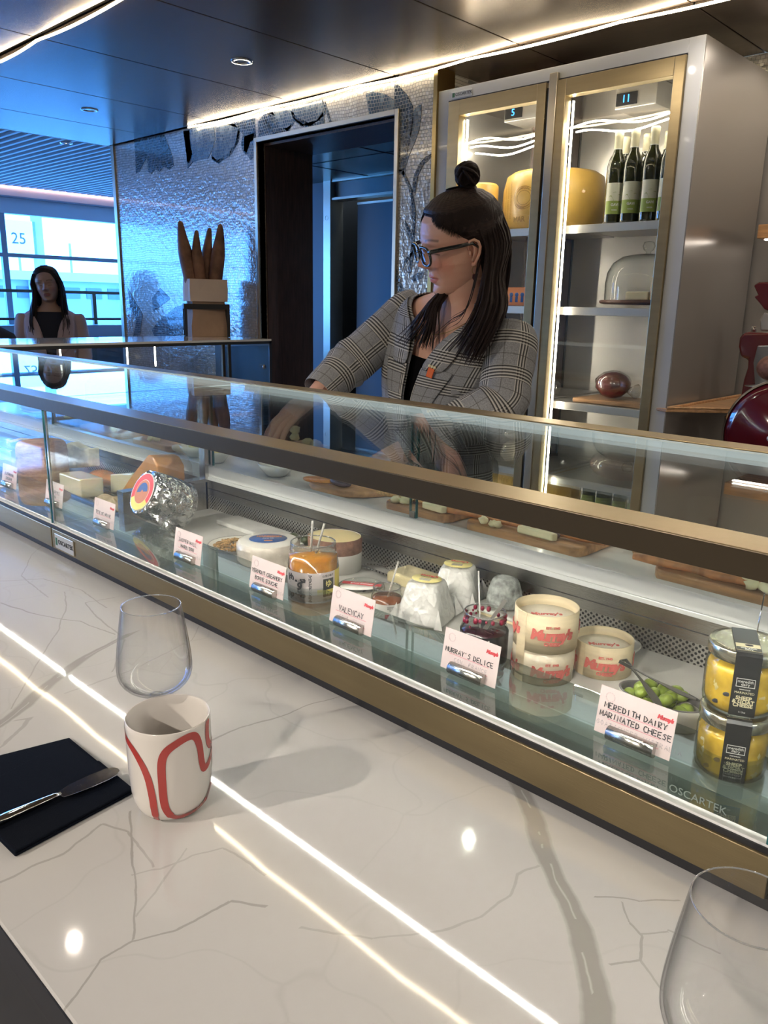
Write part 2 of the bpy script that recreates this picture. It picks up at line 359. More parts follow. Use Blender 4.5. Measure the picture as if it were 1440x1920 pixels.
# frames and linings
t = MB(); t.box(DX0-.022, DX0, YW-.012, 2.76, ZF, DZ+.022); t.box(DX1, DX1+.022, YW-.012, 2.76, ZF, DZ+.022); t.box(DX0, DX1, YW-.012, 2.76, DZ, DZ+.022)
struct(t.build('trim_1', 'champagne', bevel=.002))
t = MB(); t.box(DX0, DX0+.012, 2.76, 3.08, ZF, DZ); t.box(DX1-.012, DX1, 2.76, 3.08, ZF, DZ); t.box(DX0+.012, DX1-.012, 2.76, 3.08, DZ-.012, DZ)
struct(t.build('trim_2', 'wood_dark'))
struct(MB().box(-5.045, -5.01, YW-.01, 3.08, ZF, ZC+.16).build('trim_3', 'champagne'))
struct(MB().box(-2.345, -2.325, YW-.012, YW+.10, ZF, ZC).build('trim_4', 'gold_trim'))
# ceiling panels (each panel is its own piece)
ceiling = struct(MB().box(-5.05, 2.6, -3.2, 4.3, ZC+.03, ZC+.06).build('ceiling', 'ceil_dark'), 'dark bronze panelled ceiling')
xs = [-5.05, -4.53, -3.90, -3.235, -2.55, -1.918, -1.27, -.62, .03, .68, 1.33, 1.98, 2.6]
for (ya, yb) in ((-3.2, -.9), (-.9, 1.458), (1.492, 2.695), (2.712, 3.36)):
    for i in range(len(xs)-1):
        if ya > 2.7 and xs[i] < -2.6: continue
        MB().box(xs[i]+.003, xs[i+1]-.003, ya+.003, yb-.003, ZC, ZC+.014).build('ceiling_panel', 'ceil', ceiling, bevel=.0015, seg=1)
# flexible light strips, sagging a little between their clips
def strip(name, x0, x1, y, label, ph, am):
    pts = []; n = int((x1-x0)/.05)
    for i in range(n+1):
        x = x0+(x1-x0)*i/n; pts.append((x, y+.0035*math.sin(x*4.9+ph), ZC-.006-am*abs(math.sin(x*4.85+ph))**.8))
    return tag(MB().tube(pts, .0044, 8).build(name, 'led', None), label, 'light strip')
strip('led_strip', -5.0, 2.5, 1.474, 'wavy warm glowing light strip on the ceiling above the counter', 0, .012)
strip('led_strip', -4.12, 2.5, 2.69, 'warm glowing light strip along the top of the mosaic wall and fridge', 1, .008)
# recessed downlights
M['lens'] = mat('downlight_lens', (.25,.25,.27), .15, .6)
M['lens_on'] = emis('lit_downlight_lens', (1,.86,.68), 4)
def downlight(x, y, label, on=False, z=ZC, watts=14, group=None):
    t = thing('downlight', label, 'ceiling light', (x, y, z), group=group)
    MB().lathe([(.030,.001),(.030,-.004),(.042,-.004),(.044,0)], n=28).build('bezel', 'chrome', t, local=True)
    MB().lathe([(0,-.0005),(.006 if on else .030,-.0005)], n=20).build('lens', 'lens_on' if on else 'lens', t, local=True)
    if on:
        l = bpy.data.lights.new('lamp', 'SPOT'); l.energy = watts; l.spot_size = 2.9; l.spot_blend = .4; l.color = (1,.89,.76); l.shadow_soft_size = .012; l.specular_factor = .08
        o = bpy.data.objects.new('lamp', l); o.location = (0,0,-.02); COL.objects.link(o); o.parent = t
downlight(-2.885, 2.147, 'round recessed ceiling downlight above the passage doorway')
downlight(-4.19, 2.149, 'round recessed ceiling downlight near the window end of the ceiling')
ca = at_z(878, 1583, 0)*3.806; cb_ = at_z(140, 1775, 0)*3.806
for k, (x, y) in enumerate(((ca.x,ca.y), (cb_.x,cb_.y), (1.3,.2), (-1.5,-1.7), (.2,-1.9), (1.9,1.2), (-3.6,-.6))):  # first pair match the counter spots; the others are unseen lamps added for fill
    downlight(x, y, 'lit round ceiling downlight '+('above the server and the long case','above the corner case and the bread bag','added above the right part of the guest side','added behind the guest, left of centre','added behind the guest, right of centre','added at the right end of the case','added at the left of the guest side')[k], True, watts=(5,4,12,185,165,25,20)[k], group='lit downlights over the guest side')
for x in (-.95, .3):
    downlight(x, 3.15, 'small lit downlight over the slicer niche, '+('nearer the fridge' if x < 0 else 'farther right'), True, watts=5, group='niche downlights')
for x in (-1.0, .4):  # unseen lamps added to light the staff aisle
    downlight(x, 2.52, 'lit round ceiling downlight added in front of '+('the fridge' if x < 0 else 'the slicer niche'), True, watts=11, group='added aisle downlights')
# ---- passage behind the opening
c2 = struct(MB().box(-4.84, -2.1, 3.08, 4.2, 1.385, 1.45).build('ceiling_passage', 'ceil'))
for xx in (-4.2, -3.5, -2.8): MB().box(xx-.003, xx+.003, 3.1, 4.19, 1.383, 1.3855).build('joint', 'ceil_dark', c2)
MB().box(-4.8, -2.2, 3.62, 3.626, 1.383, 1.3855).build('joint', 'ceil_dark', c2)
struct(MB().box(-2.1, -2.0, 3.08, 4.3, ZF, 1.45).build('wall_passage_right', 'wood_dark'))
struct(MB().box(-4.83, -4.65, 4.2, 4.32, ZF, 1.6).build('wall_passage_end', 'door_grey'))
t = MB(); t.box(-4.65, -4.575, 4.17, 4.3, ZF, 1.385); t.box(-4.575, -2.1, 4.18, 4.3, 1.252, 1.268); t.box(-4.575, -2.1, 4.18, 4.3, 1.375, 1.385)
struct(t.build('trim_5', 'champagne'))
struct(MB().box(-4.575, -2.1, 4.22, 4.3, 1.268, 1.375).build('trim_6', 'teal_panel'))
dr = struct(MB().box(-4.44, -2.4, 4.32, 4.36, ZF, 1.225).build('door_1', 'door_grey'))
MB().box(-4.44, -2.4, 4.315, 4.325, 1.225, 1.24).build('door_rail', 'champagne', dr)
MB().box(-4.78, -2.0, 4.42, 4.6, ZF, 1.6).build('door_recess', 'ceil_dark', dr)
MB().lathe([(0,-.004),(.014,-.004),(.016,0)], c=(-4.612, 4.168, 1.13), n=16, mtx=Matrix.Rotation(PI/2, 3, 'X')).build('door_sensor', 'black', dr)
struct(MB().box(-4.84, -4.78, 4.32, 9.2, ZF, 1.9).build('wall_hall_side', 'hall_paint'))
# ---- hall: slatted ceiling, window wall
hc_ = struct(MB().box(-9, -5.05, -3.2, 9.2, 1.80, 1.86).build('ceiling_hall', 'mullion'), 'slatted hall ceiling')
MB().box(-5.065, -5.05, -3.2, 9.2, ZC, 1.80).build('fascia', 'hall_paint', hc_)
MB().box(-5.13, -5.065, -3.2, 9.2, 1.56, 1.60).build('edge_rail', 'hall_paint', hc_)
sl = MB().box(-8.62, -5.13, -.0125, .0125, 1.60, 1.66).build('slat', 'slat', hc_)
y = .6
while y < 8.6:
    s_ = sl if y == .6 else sl.copy()
    if s_ is not sl: COL.objects.link(s_); s_.parent = hc_
    s_.location = (0, y, 0); y += .078
tag_ = downlight(*[at_z(124, 268, 1.60)[i] for i in (0, 1)], 'small lit downlight among the hall ceiling slats', True, z=1.598, watts=3)
XW = -9.0
wl = MB(); wl.box(XW-.12, XW, -3.2, 9.2, 1.375, 1.86); wl.box(XW-.12, XW, -3.2, 9.2, ZF, -.25)
wall_left = struct(wl.build('wall_left', 'hall_paint'), 'window wall of the hall')
struct(MB().box(XW, -8.62, -3.2, 9.2, 1.645, 1.67).build('trim_7', 'hall_paint'))
struct(MB().box(XW, XW+.06, -3.2, 9.2, 1.53, 1.545).build('trim_8', 'mullion'))
M['cove'] = emis('pink_cove_tube', (1,.62,.60), 7)
tag(MB().box(XW+.005, XW+.02, -3, 9, 1.636, 1.644).build('cove_light', 'cove'), 'pale pink cove light along the top of the window wall', 'light strip')
for k, yy in enumerate([-2.44, -.94, .56, 2.06, 3.56, 5.06, 6.56, 8.06]):
    wn = MB(); wn.box(XW-.07, XW-.01, yy-.03, yy+.03, -.25, 1.375)
    wn.box(XW-.07, XW-.01, yy+.03, yy+1.47, .935, .975); wn.box(XW-.07, XW-.01, yy+.03, yy+1.47, -.25, -.2)
    f_ = struct(wn.build('window_%d' % (k+1), 'mullion'))
    for (za, zb) in ((-.2, .935), (.975, 1.375)): MB().box(XW-.042, XW-.036, yy+.03, yy+1.47, za, zb).build('pane', 'window_glass', f_)
# guard rail inside the window
g = thing('guard_rail', 'dark metal guard rail with glass infill in front of the hall windows', 'railing', (-8.55, 3.5, ZF))
M['rail_metal'] = mat('dark_bronze_rail', (.10,.085,.06), .35, .8)
for zz, hh in ((.585, .03), (.305, .026), (.12, .02)): MB().box(-8.575, -8.525, -1, 7.5, zz-hh/2, zz+hh/2).build('rail', 'rail_metal', g)
for yy in (-.4, .8, 2.0, 3.15, 4.28, 5.5, 6.7):
    MB().box(-8.57, -8.53, yy-.02, yy+.02, ZF, .585).build('post', 'rail_metal', g)
    for dy in (-.35, .55):
        for zz in (.55, .335): MB().box(-8.565, -8.535, yy+dy-.02, yy+dy+.02, zz-.022, zz+.022).build('clamp', 'rail_metal', g)
MB().box(-8.553, -8.547, -1, 7.5, .32, .57).build('glass_infill', 'glass_clear', g)
bn = thing('window_bench', 'long dark bench under the hall window with pale light line', 'bench', (-8.2, 3.5, ZF))
MB().box(-8.45, -7.9, -1, 6.0, ZF, .10).build('body', 'plinth', bn); MB().box(-8.48, -8.2, -1, 6.0, .10, .25).build('backrest', 'mullion', bn)
# ---- outside
M['apron'] = mat('concrete_apron', (.50,.50,.50), .9); M['bldg'] = mat('terminal_cladding', (.32,.34,.36), .7); M['bldg_dark'] = mat('terminal_windows', (.10,.12,.14), .4); M['bldg_pale'] = mat('terminal_pale_panels', (.48,.5,.52), .7)
struct(MB().box(-200, -9.3, -150, 150, -6.2, -6).build('apron_ground', 'apron'))
XB = -46
zt = at_x(150, 512, XB).z; zm = at_x(150, 528, XB).z; z0 = at_x(150, 560, XB).z
tb = thing('terminal_building', 'long low terminal building seen through the hall window', 'building', (XB-4, 20, -6))
MB().box(XB-8, XB, -10, 60, zm, zt).build('roof_band', 'bldg_pale', tb)
MB().box(XB-7.5, XB-.5, -10, 60, -6, zm).build('wall', 'bldg', tb)
for i in range(26):
    yy = 8+i*1.35
    MB().box(XB-.52, XB-.42, yy, yy+.95, z0, zm-.35).build('window', 'bldg_dark', tb)
for i, yy in enumerate((12, 19.4, 26, 33)): MB().box(XB-.3, XB+.6, yy, yy+.8, -6, zm).build('column', 'bldg_pale', tb)
for k in range(3): MB().box(XB-3.05, XB-2.95, 17+k*3.1, 17.1+k*3.1, zt, zt+1.8).build('mast', 'bldg', tb)
sg = thing('gate_sign', 'square white sign reading 25 on a tall pylon outside the window', 'sign', tuple(at_x(42, 445, -20)))
c_ = at_x(35, 448, -20); hw = .36
MB().box(-20.06, -20, c_.y-hw, c_.y+hw, c_.z-.42, c_.z+.42).build('board', 'paper_white', sg, bevel=.01)
MB().box(-20.1, -20.0, c_.y+hw, c_.y+hw+.06, c_.z-.40, c_.z+.42).build('side', 'bldg_dark', sg)
MB().box(-20.2, -20.06, c_.y+hw+.04, c_.y+hw+.26, -6, c_.z+1.4).build('pole', 'bldg', sg)
M['ink'] = mat('black_ink', (.02,.02,.025), .6)
text('lettering', '25', .36, 'ink', sg, inroot(sg, frame_mtx((-19.995, c_.y, c_.z), (0,1,0), (0,0,1))))
# ================================================================ COUNTER
ct = thing('counter', 'white quartz bar counter with grey veins running under the display case', 'counter', (-1, .4, ZF))
MB().box(-5, 1.6, .187, .70, -.03, 0).build('worktop', 'marble', ct, bevel=.002)
MB().box(-5, 1.6, .200, .70, ZF, -.03).build('body', 'black', ct)
MB().box(-5, 1.6, .1855, .187, -.032, -.0015).build('edge_strip', 'black_rubber', ct)
# ================================================================ DISPLAY CASE (long, along the counter)
Y0 = .677; X0, X1, XD, XR = -3.30, 1.5, -1.60, -.165
ZS = .063; ZR0, ZR1 = .300, .327
dc = thing('display_case', 'long refrigerated glass cheese case with brass trim on the counter', 'display case', (-1, .9, ZF))
MB().box(X0, X1, Y0-.003, 1.07, .0005, .012).build('plinth', 'black_rubber', dc)
for a, b in ((X0, XD-.002), (XD+.002, XR+.004), (XR+.008, X1)): MB().box(a, b, Y0-.006, Y0+.02, .0122, .055).build('fascia', 'brass', dc, bevel=.001)
MB().box(X0, X1, Y0-.003, Y0+.008, .055, .0608).build('gasket', 'black_rubber', dc)
MB().box(X0, X1, Y0-.001, Y0+.01, .0608, .0635).build('glass_seat', 'pale_plastic', dc)
MB().box(X0, X1, Y0-.004, .722, ZR0+.0010, ZR1-.0008).build('front_rail', 'bronze_dark', dc, bevel=.001)
MB().box(X0, X1, Y0-.0042, .722, ZR1-.0008, ZR1).build('front_rail_cap', 'brass', dc)
MB().box(X0, X1, Y0+.012, Y0+.0165, ZR0+.0002, ZR0+.0010).build('front_lamp', 'led_front', dc)
MB().box(X0, X1, 1.178, 1.228, ZR1-.002, ZR1+.001).build('rear_rail', 'brass', dc, bevel=.001)
MB().box(X0, X1, 1.1785, 1.226, ZR1-.021, ZR1-.002).build('rear_rail_band', 'rear_glow', dc)
for a, b in ((X0, XD-.006), (XD+.006, XR), (XR+.012, X1)):
    MB().box(a, b, Y0+.001, Y0+.006, .0635, ZR0+.002).build('front_glass', 'glass_clear', dc)
    MB().box(a, b, .722, 1.178, ZR1-.008, ZR1-.002).build('top_glass', 'glass_top', dc)
    MB().box(a, b, Y0+.008, .826, ZS-.005, ZS).build('shelf_glass', 'glass_shelf', dc)
for xd in (XD, XR+.004):     # end panes between modules
    for dx, nm in ((-.007, 'divider_glass'), (.004, 'divider_glass')):
        MB().box(xd+dx, xd+dx+.004, Y0+.001, 1.05, ZS, ZR0).build(nm, 'glass_clear', dc)
        MB().box(xd+dx, xd+dx+.004, Y0-.001, Y0+.003, .0635, ZR0+.001).build('glass_edge', 'glass_edge' if dx < 0 else 'chrome', dc)
    MB().box(xd-.012, xd+.012, 1.045, 1.07, .033, ZR0).build('corner_post', 'steel', dc)
    MB().box(xd-.014, xd+.014, .83, 1.05, .100, .108).build('divider_rail', 'chrome', dc)
    MB().box(xd-.012, xd+.012, .83, 1.05, .03, .100).build('divider_wall', 'steel', dc)
M['case_marble'] = mat('pale_marble_deck', (.66,.65,.63), .18, var=.10, vscale=9, detail=8)
MB().box(X0, X1, .80, 1.056, .020, .033).build('deck', 'case_marble', dc)
MB().box(X0, X1, .797, .800, .012, .034).build('deck_lip', 'pale_plastic', dc)
M['trough'] = mat('case_trough', (.26,.30,.28), .3, .4)
MB().box(X0, X1, Y0+.02, .797, .012, .016).build('trough', 'trough', dc)
# perforated steel back
def perforated():
    m = mat('perforated_steel', (.60,.58,.55), .28, .9); N, L = nodes(m); b = N['Principled BSDF']
    geo = N.new('ShaderNodeNewGeometry'); sp = N.new('ShaderNodeSeparateXYZ'); L.new(geo.outputs['Position'], sp.inputs[0])
    p = .0095; h = .0042
    def dots(ox, oz):
        fx = math_(N, L, 'SUBTRACT', math_(N, L, 'FRACT', math_(N, L, 'DIVIDE', math_(N, L, 'ADD', sp.outputs['X'], ox+10), p)), .5)
        fz = math_(N, L, 'SUBTRACT', math_(N, L, 'FRACT', math_(N, L, 'DIVIDE', math_(N, L, 'ADD', sp.outputs['Z'], oz+10), 2*h)), .5)
        d = math_(N, L, 'ADD', math_(N, L, 'POWER', math_(N, L, 'MULTIPLY', fx, p), 2), math_(N, L, 'POWER', math_(N, L, 'MULTIPLY', fz, 2*h), 2))
        return math_(N, L, 'LESS_THAN', d, (.0021)**2)
    k = math_(N, L, 'MAXIMUM', dots(0, 0), dots(p/2, h))
    mx = N.new('ShaderNodeMix'); mx.data_type = 'RGBA'; L.new(k, mx.inputs[0]); mx.inputs[6].default_value = (.60,.58,.55,1); mx.inputs[7].default_value = (.004,.004,.004,1); L.new(mx.outputs[2], b.inputs['Base Color'])
    L.new(math_(N, L, 'MULTIPLY', math_(N, L, 'SUBTRACT', 1, k), .9), b.inputs['Metallic']); L.new(math_(N, L, 'ADD', math_(N, L, 'MULTIPLY', k, .5), .28), b.inputs['Roughness'])
    return m
M['perf'] = perforated()
MB().box(X0, X1, 1.056, 1.060, .033, .066).build('perforated_panel', 'perf', dc)
MB().box(X0, X1, 1.0555, 1.060, .066, .0815).build('back_band', 'steel', dc)
MB().box(X0, X1, 1.058, 1.062, .0815, .0835).build('back_gap', 'black', dc)
MB().box(X0, X1, 1.0555, 1.066, .0835, .104).build('back_band', 'steel', dc)
MB().box(X0, X1, 1.052, 1.075, .104, .112).build('door_track', 'white_metal', dc, bevel=.001)
MB().box(X0, X1, 1.055, 1.075, .112, .139).build('door_sill', 'white_metal', dc, bevel=.001)
# rear sliding glass doors leaning back to the rear rail
for a, b, oy in ((X0, -2.45, 0), (-2.46, -1.62, .006), (-1.58, -.93, 0), (-.95, -.17, .006), (-.15, .7, 0), (.69, 1.5, .006)):
    d_ = MB(); d_.add([(a, 1.062+oy, .139), (b, 1.062+oy, .139), (b, 1.062+oy, ZR1-.012), (a, 1.062+oy, ZR1-.012), (a, 1.066+oy, .139), (b, 1.066+oy, .139), (b, 1.066+oy, ZR1-.012), (a, 1.066+oy, ZR1-.012)], [(0,1,2,3),(7,6,5,4),(0,4,5,1),(1,5,6,2),(2,6,7,3),(3,7,4,0)])
    gd = d_.build('sliding_door', 'glass_clear', dc)
    for e in (a, b):
        MB().bar((e, 1.064+oy, .139), (e, 1.064+oy, ZR1-.012), .0022, .005).build('door_edge', 'glass_edge', gd)
    MB().box(b-.014, b-.002, 1.060+oy, 1.068+oy, .128, .150).build('door_catch', 'steel_dark', gd)
# badge on the brass
M['badge'] = mat('silver_badge', (.62,.63,.63), .3, .6); M['green_ink'] = mat('dark_green_ink', (.02,.10,.05), .5)
pa = at_y(103, 1000, Y0-.007); pb = at_y(139, 1035, Y0-.007)
MB().box(pa.x, pb.x, Y0-.0085, Y0-.006, .017, .048).build('badge', 'badge', dc, bevel=.0008)
text('lettering', 'OSCARTEK', .0135, 'ink', dc, inroot(dc, frame_mtx(((pa.x+pb.x)/2+.008, Y0-.0087, .0325), (1,0,0), (0,0,1))), bold=.0002)
MB().box(pa.x+.004, pa.x+.012, Y0-.0088, Y0-.0084, .024, .040).build('badge_mark', 'green_ink', dc)
text('lettering', 'OSCARTEK', .011, mat('etched_glass_lettering', (.20,.25,.23), .6), dc, inroot(dc, frame_mtx((-.232, Y0-.0002, .077), (1,0,0), (0,0,1))), depth=.0001)
# ---- staff work surface behind the case
wk = thing('work_surface', 'white staff worktop behind the cheese case, holding the wooden boards', 'worktop', (-1, 1.25, ZF))
MB().box(X0, X1, 1.082, 1.42, .092, .112).build('worktop', 'white_metal', wk, bevel=.002)
MB().box(X0, X1, 1.10, 1.40, ZF, .092).build('body', 'steel_dark', wk)
# ================================================================ SECOND GLASS CASE (end of the aisle)
c2_ = thing('corner_display_case', 'lower glass display case across the aisle end, with the bread bag on top', 'display case', (-3.65, 1.9, ZF))
MB().box(-3.90, -3.40, .72, 2.68, .322, .332).build('top_panel', mat('light_painted_case_top', (.80,.80,.80), .12, coat=.6), c2_)  # white colour stands in for the bright light on the glass top
M['dark_frame'] = mat('dark_case_frame', (.05,.055,.06), .35, .4)
for x in (-3.90, -3.41): MB().box(x, x+.01, .72, 2.68, .308, .322).build('top_rail', 'dark_frame', c2_)
MB().box(-3.90, -3.40, 2.665, 2.68, -.1, .322).build('end_frame', 'dark_frame', c2_)
MB().box(-3.408, -3.402, .74, 2.38, 0, .31).build('front_glass', 'glass_clear', c2_)
fd = MB().box(-3.400, -3.396, 2.37, 2.66, .03, .30).build('sliding_door', pane_mat('frosted_door_glass', (.7,.8,.85), rough=.15, base=.15), c2_)
MB().lathe([(0,.012),(.010,.012),(.013,.006),(.010,0)], c=(-3.394, 2.62, .19), n=16, mtx=Matrix.Rotation(PI/2, 3, 'Y')).build('lock_knob', 'chrome', fd)
for y in (2.37, 2.405): MB().box(-3.405, -3.392, y-.008, y+.008, .0, .31).build('door_stile', 'rail_metal', c2_)
MB().box(-3.90, -3.40, .72, 2.68, -.12, 0).build('deck', 'steel', c2_)
MB().box(-3.88, -3.42, .72, 2.68, ZF, -.12).build('body', 'dark_frame', c2_)
for y in (1.35, 1.62, 1.95, 2.1): MB().box(-3.60, -3.595, y, y+.006, .20, .31).build('lamp_pin', 'led_case', c2_)
# ================================================================ TALL GLASS DOOR FRIDGE
FX0, FX1, FZ = -2.325, -1.217, 1.368; FY = 2.72; FB = 3.34
fr = thing('display_fridge', 'tall white refrigerator with two gold framed glass doors behind the server', 'refrigerator', (-1.77, 3.0, ZF))
b_ = MB()
b_.box(FX0, FX0+.055, FY, FB, ZF, FZ); b_.box(FX1-.058, FX1-.004, FY, FB, ZF, FZ); b_.box(FX0+.055, FX1-.058, FY, FB, FZ-.045, FZ); b_.box(FX0+.055, FX1-.058, FY+.02, FB, ZF, -.80)
b_.build('body', 'white_frame', fr, bevel=.001)
MB().box(FX1-.004, FX1, FY+.001, FB, ZF, FZ-.002).build('side_cladding', 'side_panel', fr)
MB().box(FX0+.055, FX1-.058, FB-.03, FB, -.80, FZ-.045).build('back_panel', 'fridge_steel', fr)
for x in (FX0+.055, FX1-.062): MB().box(x, x+.004, FY+.05, FB-.03, -.80, FZ-.045).build('inner_side', 'fridge_steel', fr)
MB().box(FX0+.06, FX1-.062, FY+.05, FB-.03, 1.316, 1.321).build('inner_ceiling', 'steel', fr)
for x in (-2.02, -1.44): MB().box(x, x+.022, FB-.045, FB-.03, -.8, 1.26).build('shelf_rail', 'black', fr)
def shelf(x0, x1, z):
    s_ = MB().box(x0, x1, FY+.07, FB-.05, z-.006, z).build('shelf', 'fridge_steel', fr)
    MB().box(x0, x1, FY+.066, FY+.07, z-.030, z).build('shelf_lip', 'fridge_steel', s_, bevel=.0015)
SH = {}
for nm, z in (('a', at_y(1150, 418, FY+.07).z), ('b', at_y(1150, 577, FY+.07).z), ('c', at_y(1120, 760, FY+.07).z), ('d', at_y(1110, 908, FY+.07).z), ('e', at_y(1110, 908, FY+.07).z-.27)):
    SH[nm] = z; shelf(FX0+.065, -1.79, z); shelf(-1.76, FX1-.066, z)
# doors: gold frames and panes
for (xa, xb, gx0, gx1) in ((-2.262, -1.800, -2.205, -1.838), (-1.752, -1.275, -1.716, -1.312)):
    dd = MB(); y0, y1 = FY-.012, FY+.03; zt_, zg = 1.318, 1.262
    dd.box(xa, gx0, y0, y1, -.80, zt_); dd.box(gx1, xb, y0, y1, -.80, zt_); dd.box(gx0, gx1, y0, y1, zg, zt_); dd.box(gx0, gx1, y0, y1, -.80, -.73)
    od = dd.build('door', 'brass', fr, bevel=.0015)
    MB().box(gx0, gx1, FY+.004, FY+.010, -.73, zg).build('door_glass', 'glass_clear', od)
    MB().box(gx0+.004, gx0+.008, FY+.034, FY+.042, -.72, zg-.01).build('light_strip', 'led_fridge', od)
MB().box(-1.800, -1.786, FY-.004, FY+.03, -.8, 1.30).build('door_gap', 'black', fr)
MB().box(-1.786, -1.752, FY-.016, FY+.03, -.80, 1.345).build('door_handle', 'champagne', fr, bevel=.002)
MB().box(FX0+.056, FX1-.059, FY-.004, FY+.004, 1.319, 1.324).build('shadow_gap', 'black', fr)
# inner light rods that sag
for xa, xb in ((FX0+.07, -1.80), (-1.75, FX1-.07)):
    for k in range(3 if xa < -2 else 2):
        pts = [(xa+(xb-xa)*i/14, FY+.10+.035*k, 1.175-.018*k+.012*math.sin(i*.55+k)) for i in range(15)]
        MB().tube(pts, .0032, 6).build('light_strip', 'led_fridge', fr)
# thermostat boxes
M['blue_led'] = emis('blue_display_digits', (.05,.35,1), 5)
for px, txt in ((500, 'S'), (0, 'II')):
    pass
for (pxl, pyl, txt) in ((975, 205, '5'), (1190, 178, '11')):
    q = at_y(pxl, pyl, FY+.17)
    tb_ = MB().box(q.x-.075, q.x+.085, FY+.17, FY+.32, q.z-.040, 1.316).build('thermostat_box', 'fridge_steel', fr, bevel=.002)
    MB().box(q.x-.070, q.x+.012, FY+.166, FY+.170, q.z-.030, q.z+.012).build('display', 'black', tb_)
    text('digits', txt, .036, 'blue_led', tb_, inroot(fr, frame_mtx((q.x-.03, FY+.165, q.z-.009), (1,0,0), (0,0,1))))
# badge on the white frame
q = at_y(866, 176, FY)
MB().box(q.x-.052, q.x+.052, FY-.003, FY, q.z-.013, q.z+.013).build('badge', 'badge', fr, bevel=.001)
text('lettering', 'OSCARTEK', .017, 'ink', fr, inroot(fr, frame_mtx((q.x+.012, FY-.0034, q.z), (1,0,0), (0,0,1))))
MB().box(q.x-.046, q.x-.034, FY-.0036, FY-.003, q.z-.008, q.z+.008).build('badge_mark', 'green_ink', fr)
# ================================================================ THINGS ON THE COUNTER
def face(x, y): return math.atan2(-x, y)
def onside(R, z0=0, th0=0):      # text warp onto a cylinder side whose front is local -Y
    return lambda c: V(((R+c.z)*math.sin(c.x/R+th0), -(R+c.z)*math.cos(c.x/R+th0), c.y+z0))
I4 = Matrix.Identity(4)
M['wineglass'] = pane_mat('thin_wine_glass', (.975,.98,.98), ior=1.5)
def edge_glass(name, tint, edge, ior=1.5):
    """thin blown glass: darker and more mirror-like where it is seen edge-on"""
    m = bpy.data.materials.new(name); m.use_nodes = True; N, L = nodes(m); N.remove(N['Principled BSDF']); out = N['Material Output']
    lw = N.new('ShaderNodeLayerWeight'); lw.inputs[0].default_value = .5
    p = math_(N, L, 'POWER', lw.outputs['Facing'], 3.5)
    mx = N.new('ShaderNodeMix'); mx.data_type = 'RGBA'; L.new(p, mx.inputs[0]); mx.inputs[6].default_value = (*tint, 1); mx.inputs[7].default_value = (*edge, 1)
    t = N.new('ShaderNodeBsdfTransparent'); L.new(mx.outputs[2], t.inputs[0])
    g = N.new('ShaderNodeBsdfGlossy'); g.inputs['Roughness'].default_value = .01
    r0 = ((ior-1)/(ior+1))**2
    f = math_(N, L, 'MULTIPLY_ADD', math_(N, L, 'POWER', lw.outputs['Facing'], 5), 1-r0, r0)
    x = N.new('ShaderNodeMixShader'); L.new(f, x.inputs[0]); L.new(t.outputs[0], x.inputs[1]); L.new(g.outputs[0], x.inputs[2]); L.new(x.outputs[0], out.inputs[0]); return m
M['wineglass'] = edge_glass('thin_wine_glass', (.985,.985,.985), (.46,.47,.52))
M['jar_glass'] = edge_glass('jar_glass', (.95,.965,.95), (.35,.38,.36))
M['rim_glass'] = mat('glass_rim', (.8,.82,.84), .05, trans=.8, coat=1)
def wine_glass(x, y, label):
    t = thing('wine_glass', label, 'glass', (x, y, .0004))
    bowl = [(.004,.094),(.012,.096),(.026,.101),(.037,.111),(.0415,.122),(.0405,.140),(.0365,.170),(.0318,.200)]
    MB().lathe(bowl, n=56).build('bowl', 'wineglass', t, local=True, sub=1)
    MB().lathe([(.0035,.0965),(.012,.0985),(.025,.1035),(.0355,.1125),(.0395,.1235),(.0385,.140),(.0347,.170),(.0308,.1995)], n=56).build('bowl', 'wineglass', t, local=True, sub=1)
    MB().tube([(.0313*math.cos(a*PI/24), .0313*math.sin(a*PI/24), .2) for a in range(49)], .00055, 6).build('rim', 'rim_glass', t, local=True)
    MB().lathe([(.0345,.0005),(.0345,.0016),(.020,.0035),(.008,.008),(.0040,.020),(.0034,.045),(.0036,.075),(.0050,.088),(.0100,.0945),(0,.0965)], n=40).build('stem', 'jar_glass', t, local=True, sub=1)
    return t
wine_glass(-.734, .408, 'empty stemmed wine glass behind the red striped mug')
wine_glass(-.105, .412, 'empty wine glass at the near right corner of the counter, cut off by the frame')
wine_glass(-1.035, .292, 'third wine glass at the far left, only its faint edge in view') if False else None
